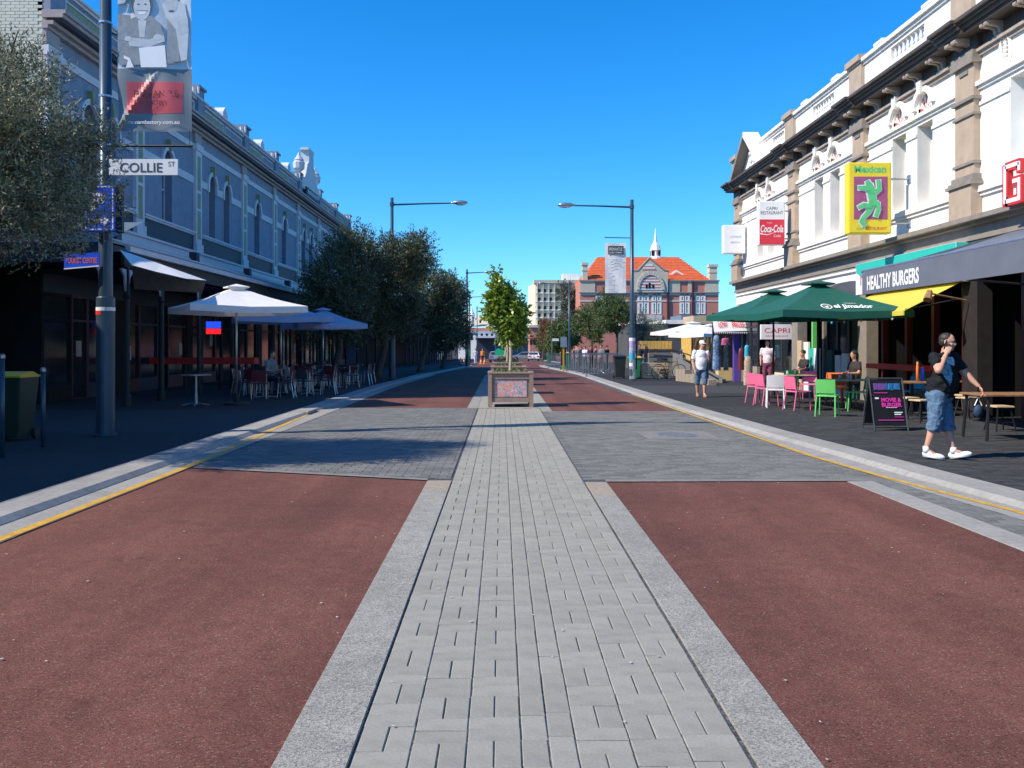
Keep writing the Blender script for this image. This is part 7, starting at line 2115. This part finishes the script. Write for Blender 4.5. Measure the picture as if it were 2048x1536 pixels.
def build_person(label, loc, J, scale=1.0, shirt=M_tshirt, shorts=M_denim, shoes=M_wht, sole=M_brick, hair=M_hair, voxel=.011, fat=1.0, group=None, long_sleeve=False, long_leg=False, rz=0, face_on=True, fingers=True):
    t = thing('person', label, 'person', loc, rz, group=group); t.scale = (scale,) * 3
    V = {k: Vector(v) for k, v in J.items() if isinstance(v, tuple)}
    body = MB(); M, P = head(body, V['head'], J['face'])
    capsule(body, V['neck'] - Vector((0, 0, .04)), V['head'] - Vector((0, 0, .05)), .058, .052)
    for s_ in 'RL':
        capsule(body, V['sh' + s_], V['el' + s_], .052 * fat, .043 * fat); capsule(body, V['el' + s_], V['wr' + s_], .044 * fat, .027)
        capsule(body, V['hip' + s_], V['kn' + s_], .085 * fat, .058); mid = V['kn' + s_].lerp(V['an' + s_], .35)
        capsule(body, V['kn' + s_], mid, .053, .058); capsule(body, mid, V['an' + s_], .056, .034)
        capsule(body, V['an' + s_], V['toe' + s_] * .5 + V['an' + s_] * .5 - Vector((0, 0, .0)), .034, .028)
        d = V['hd' + s_] - V['wr' + s_]
        if fingers: hand(body, V['wr' + s_], d, V.get('pn' + s_, Vector((0, 1, 0))), curl=J.get('curl' + s_, .5) if not isinstance(J.get('curl' + s_, .5), tuple) else .5, thumb=1 if s_ == 'R' else -1)
        else: body.ell(V['wr' + s_] + d * .5, (.03, .03, .045), 8, 6)
    mh = (V['hipR'] + V['hipL']) / 2
    capsule(body, mh, V['neck'] - Vector((0, 0, .14)), .13, .12)
    solid(body, 'body', M_skin, t, voxel * .8 if fingers else voxel * 1.3, 3)
    if face_on: face(P, M, 1.0, t, hair)
    elif hair:
        MB().ell(P(0, -.02, .045), (.082, .098, .085), 12, 9, M).build('hair', hair, t, world=False, smooth=True)
    # shirt
    sh = MB()
    fw = Vector(J.get('fwd', J['face'])); fw.z = 0; fw.normalize(); rr = fw.cross(Vector((0, 0, 1))); Mb = Matrix((rr, fw, Vector((0, 0, 1)))).transposed()
    chest = V['neck'] - Vector((0, 0, .19)); sw = (V['shR'] - V['shL']).length / 2
    sh.ell(chest + fw * .01, (sw * .98, .125 * fat, .20), 18, 12, Mb); sh.ell(V['neck'] - Vector((0, 0, .07)), (sw * .80, .085 * fat, .075), 14, 8, Mb)
    belly = V['neck'].lerp(mh, .68); sh.ell(belly + fw * .035 * (fat - .9) * 5, (.165 * fat, .135 * fat, .22), 18, 12, Mb)
    hem = J.get('hem', mh.z + .02); hc = Vector((mh.x, mh.y, 0))
    nb_ = len(sh.v); sh.lathe([(.150 * fat, hem), (.155 * fat, hem + .1), (.15 * fat, hem + .25)], (0, 0, 0), 20)
    for q in range(nb_, len(sh.v)):
        vx, vy, vz = sh.v[q]; pp = hc + rr * vx + fw * (vy * .88 + .01); sh.v[q] = (pp.x, pp.y, vz)
    for s_ in 'RL':
        e = V['el' + s_] if long_sleeve else V['sh' + s_].lerp(V['el' + s_], .72)
        capsule(sh, V['sh' + s_], V['sh' + s_].lerp(e, .1), .068 * fat, .068 * fat); capsule(sh, V['sh' + s_], e, .066 * fat, .066 * fat, flat=True)
        if long_sleeve: capsule(sh, V['el' + s_], V['wr' + s_], .055, .04)
    so = solid(sh, 'shirt', shirt, t, voxel, 4, .018 if shirt is M_tshirt else .006)
    # shorts
    tr = MB()
    tr.ell(mh + Vector((0, 0, .0)), (.165 * fat, .135 * fat, .14), 16, 10, Mb)
    for s_ in 'RL':
        if long_leg:
            capsule(tr, V['hip' + s_], V['kn' + s_], .10 * fat, .075); capsule(tr, V['kn' + s_], V['an' + s_], .075, .055, flat=True)
        else:
            e = V['kn' + s_].lerp(V['an' + s_], J.get('cuff', .25))
            capsule(tr, V['hip' + s_], V['kn' + s_], .104 * fat, .078 * fat); capsule(tr, V['kn' + s_], e, .078 * fat, .076 * fat, flat=True)
    solid(tr, 'trousers' if long_leg else 'shorts', shorts, t, voxel, 2, .013)
    for s_ in 'RL':
        shoe(t, V['heel' + s_], V['toe' + s_], shoes, sole)
        if 'sock' in J: MB().tube([V['an' + s_] + Vector((0, 0, .05)), V['an' + s_] - Vector((0, 0, .04))], [.042, .043], 12).build('sock', M_wht, t, world=False, smooth=True)
    return t, V, P, M
# ---- man on the phone, walking to the right
x, y = gp(1884, 917)
J = dict(head=(.075, -.0, 1.575), face=(.74, -.62, -.06), fwd=(.45, -.89, 0), neck=(.035, 0, 1.44),
         shR=(-.15, -.10, 1.37), elR=(-.20, -.30, 1.21), wrR=(-.03, -.17, 1.42), hdR=(.04, -.115, 1.53), pnR=(.35, .75, -.1),
         shL=(.20, .07, 1.36), elL=(.315, -.02, 1.14), wrL=(.43, -.12, .985), hdL=(.475, -.15, .90), pnL=(-.7, .2, -.3),
         hipR=(-.10, -.07, .86), knR=(-.15, -.10, .50), anR=(-.245, -.06, .125), heelR=(-.285, -.04, .03), toeR=(-.06, -.17, .0),
         hipL=(.03, .07, .86), knL=(.055, -.02, .49), anL=(.11, -.08, .115), heelL=(.075, -.06, .0), toeL=(.30, -.20, .06), hem=.83, cuff=.30, sock=1, curlR=.35, curlL=.9)
pm, V, P, M = build_person('heavy set man in black printed T-shirt and denim shorts talking on a phone', (x, y, FP), J, fat=1.22, voxel=.010, sole=M_g2)
ph = MB(); ph.obox(Vector((-.005, -.095, 1.545)), (.016, .06, .12), Euler((0.2, .25, -.4)).to_matrix()); ph.build('phone_in_hand', M_black, pm, world=False)
# print on the shirt front: pale diamond and dark lettering block
fw = Vector((.72, -.62, 0)).normalized(); rr = fw.cross(Vector((0, 0, 1)))
def sp_(u, v): 
    return None
def shirt_print(par, pts, m_, name, body):
    bm_o = body; mb = MB()
    dg = bpy.context.evaluated_depsgraph_get()
    vs = []
    from mathutils.bvhtree import BVHTree
    me = bm_o.data; bv = BVHTree.FromPolygons([v.co for v in me.vertices], [p.vertices for p in me.polygons])
    def proj(u, z):
        o_ = Vector((u, -1.5, z)); hit = bv.ray_cast(o_, Vector((-.1, 1, 0)).normalized())
        return (hit[0] + Vector((.002, -.006, 0))) if hit[0] is not None else None
    # grid fill of the polygon
    us = [p[0] for p in pts]; zs2 = [p[1] for p in pts]; st_ = .012
    u = min(us)
    while u < max(us):
        z = min(zs2)
        while z < max(zs2):
            if inside((u + st_ / 2, z + st_ / 2), pts):
                q = [proj(u, z), proj(u + st_, z), proj(u + st_, z + st_), proj(u, z + st_)]
                if all(k is not None for k in q): mb.quad(*q)
            z += st_
        u += st_
    if mb.f: mb.build(name, m_, par, world=False, smooth=True)
shirt = [c for c in pm.children if c.name.startswith('shirt')][0]
k_ = lambda cx, cy: ((cx - 350) / 805, (1415 - cy) / 805)
shirt_print(pm, [k_(*p) for p in ((370, 430), (410, 385), (450, 375), (490, 420), (488, 470), (442, 608), (395, 520))], M_print, 'shirt_print', shirt)
shirt_print(pm, [k_(*p) for p in ((438, 310), (520, 305), (524, 400), (440, 372))], mat("pale_print", (.42, .50, .60), .8, .4, 40), 'shirt_print', shirt)
mb = MB(); mb.lathe([(.03, -.006), (.03, .006)], (.435, -.125, .975), 12); mb.build('bracelet', M_black, pm, world=False)

# ---- man in white T-shirt and cap walking towards the camera
x, y = gp(1402, 794)
J2 = dict(head=(.03, -.01, 1.55), face=(.45, -.9, -.12), fwd=(.1, -1, 0), neck=(.0, .01, 1.40),
          shR=(-.19, 0, 1.33), elR=(-.235, .03, 1.04), wrR=(-.205, -.06, .80), hdR=(-.19, -.09, .70), pnR=(.6, .2, 0),
          shL=(.19, 0, 1.33), elL=(.25, .02, 1.06), wrL=(.20, -.20, 1.15), hdL=(.17, -.24, 1.25), pnL=(-.3, .6, 0),
          hipR=(-.09, 0, .84), knR=(-.105, .02, .45), anR=(-.085, .10, .10), heelR=(-.085, .16, .03), toeR=(-.10, -.09, .0),
          hipL=(.09, 0, .84), knL=(.085, -.10, .46), anL=(.07, -.12, .10), heelL=(.07, -.07, .0), toeL=(.085, -.32, .0), hem=.80, cuff=.22, curlR=.6, curlL=.9)
pw, V, P, M = build_person('man in white T-shirt, white cap and blue shorts walking towards the camera', (x, y, FP), J2, shirt=M_wshirt, fat=1.08, voxel=.013, shoes=mat("sandal_brown", (.35, .2, .12), .7), hair=M_hair)
mb = MB(); mb.ell(P(0, -.005, .062), (.083, .102, .075), 14, 8, M); mb.build('cap', M_wht, pw, world=False, smooth=True)
MB().ell(P(0, .11, .052), (.06, .055, .008), 12, 6, M).build('cap_peak', M_wht, pw, world=False, smooth=True)
MB().lathe([(.028, -.008), (.028, .008)], (-.205, -.055, .82), 10).build('watch', M_galv, pw, world=False)

# ---- simple postures for the people further back
def stand(f=(0, -1, 0), step=.1):
    f = Vector(f).normalized(); r = f.cross(Vector((0, 0, 1)))
    P = lambda x, y, z: tuple(r * x + f * y + Vector((0, 0, z)))
    return dict(head=P(0, .02, 1.6), face=tuple(f), neck=P(0, 0, 1.45), shR=P(.18, 0, 1.38), elR=P(.23, -.04, 1.1), wrR=P(.22, .1, .88), hdR=P(.21, .14, .79), pnR=P(-1, 0, 0),
                shL=P(-.18, 0, 1.38), elL=P(-.23, -.02, 1.1), wrL=P(-.22, .12, .9), hdL=P(-.21, .16, .82), pnL=P(1, 0, 0),
                hipR=P(.09, 0, .88), knR=P(.1, step, .48), anR=P(.1, step * .6, .09), heelR=P(.1, step * .6 - .06, 0), toeR=P(.12, step * .6 + .18, 0),
                hipL=P(-.09, 0, .88), knL=P(-.1, 0, .48), anL=P(-.1, -step, .09), heelL=P(-.1, -step - .06, 0), toeL=P(-.12, -step + .18, 0))
def sit(f=(0, -1, 0), sz=.46):
    f = Vector(f).normalized(); r = f.cross(Vector((0, 0, 1)))
    P = lambda x, y, z: tuple(r * x + f * y + Vector((0, 0, z)))
    return dict(head=P(0, .08, sz + .80), face=tuple(f + Vector((0, 0, -.2))), neck=P(0, .03, sz + .64), shR=P(.18, .02, sz + .57), elR=P(.22, .08, sz + .30), wrR=P(.14, .32, sz + .30), hdR=P(.1, .4, sz + .30), pnR=P(-1, 0, 0),
                shL=P(-.18, .02, sz + .57), elL=P(-.22, .08, sz + .30), wrL=P(-.14, .32, sz + .30), hdL=P(-.1, .4, sz + .30), pnL=P(1, 0, 0),
                hipR=P(.09, 0, sz + .08), knR=P(.11, .42, sz + .06), anR=P(.11, .40, .09), heelR=P(.11, .34, 0), toeR=P(.12, .58, 0),
                hipL=P(-.09, 0, sz + .08), knL=P(-.11, .42, sz + .06), anL=P(-.11, .40, .09), heelL=P(-.11, .34, 0), toeL=P(-.12, .58, 0))
def far_person(label, px, py, J, shirt, trousers, hair=M_hair, Y=None, z=None, fat=1.0, vox=.022, group=None):
    if Y is None: x, y = gp(px, py); z = FP
    else: x, y = X_(px, Y), Y; z = gz(Y)
    return build_person(label, (x, y, z), J, shirt=shirt, shorts=trousers, shoes=M_black, sole=M_black, hair=hair, voxel=vox, fat=fat, long_leg=True, face_on=False, fingers=False, group=group)
M_dsh = mat("dark_shirt", (.05, .04, .045), .8, .2, 10); M_psh = mat("plum_shirt", (.20, .06, .10), .8, .2, 10); M_gsh = mat("grey_shirt", (.20, .21, .22), .8, .2, 10)
far_person('seated diner in dark clothes at the table behind the phone man', 1962, 826, sit((-.7, -.5, 0)), M_dsh, M_navy)
far_person('seated diner in a plum top deep in the burger shop shade', 1995, 815, sit((.3, -1, 0)), M_psh, M_navy)
far_person('seated diner in dark clothes behind the lime green chair table', 1712, 800, sit((-1, -.3, 0)), M_dsh, M_navy)
far_person('seated diner with dark hair at the first cafe table', 1610, 786, sit((-.9, -.2, 0)), M_dsh, M_navy)
far_person('shop dummy in pink and white top standing at the clothes shop door', 1535, 778, stand((-.4, -1, 0), .02), mat("pink_white_top", (.74, .62, .66), .8, .3, 9), M_psh)
far_person('seated guest in pale shirt on the shaded left terrace', 540, 790, sit((.8, -.4, 0)), M_gsh, M_navy)
far_person('worker in lime vest bending near the orange cones', 937, 0, stand((1, -.2, 0), .15), M_hiv, M_navy, Y=72)
far_person('worker in orange vest standing behind the lime vest worker', 965, 0, stand((0, -1, 0), .05), M_hivo, M_navy, Y=97)
far_person('person in white overalls at the far roadworks', 951, 0, stand((.5, -1, 0), .05), M_wht, M_wht, Y=92)
far_person('person with pale hat at a table in the square', 1362, 0, sit((0, -1, 0)), M_gsh, M_navy, hair=M_wht, Y=46)
crowd = [(1148, 66, M_brick, 'person in brick red shirt behind the far barriers'), (1157, 60, M_gsh, 'person in grey shirt behind the third barrier'), (1170, 64, M_wshirt, 'person in white shirt behind the second barrier'),
         (1181, 58, M_psh, 'person in plum shirt between second and third barrier'), (1191, 62, M_brick, 'person in rust shirt under the square trees'), (1203, 55, M_gsh, 'person in grey top left of the charcoal bin'),
         (1214, 58, M_dsh, 'person in dark top just behind the charcoal bin'), (1279, 50, M_dsh, 'person in dark jacket right of the green bin'), (1289, 52, M_navy, 'person in navy jacket by the ramp wall'), (1163, 76, M_signblue, 'person in blue shirt deeper in the square')]
for i, (px, Y, m_, lab) in enumerate(crowd):
    far_person(lab, px, 0, stand((random.uniform(-1, 1), -.6, 0), .08), m_, random.choice([M_navy, M_denim, M_dsh]), Y=Y, vox=.035, group='people standing round the square')

def _tidy():
    for o in list(bpy.data.objects):
        if o.name.startswith('tmp_volume'): bpy.data.objects.remove(o)
_tidy()
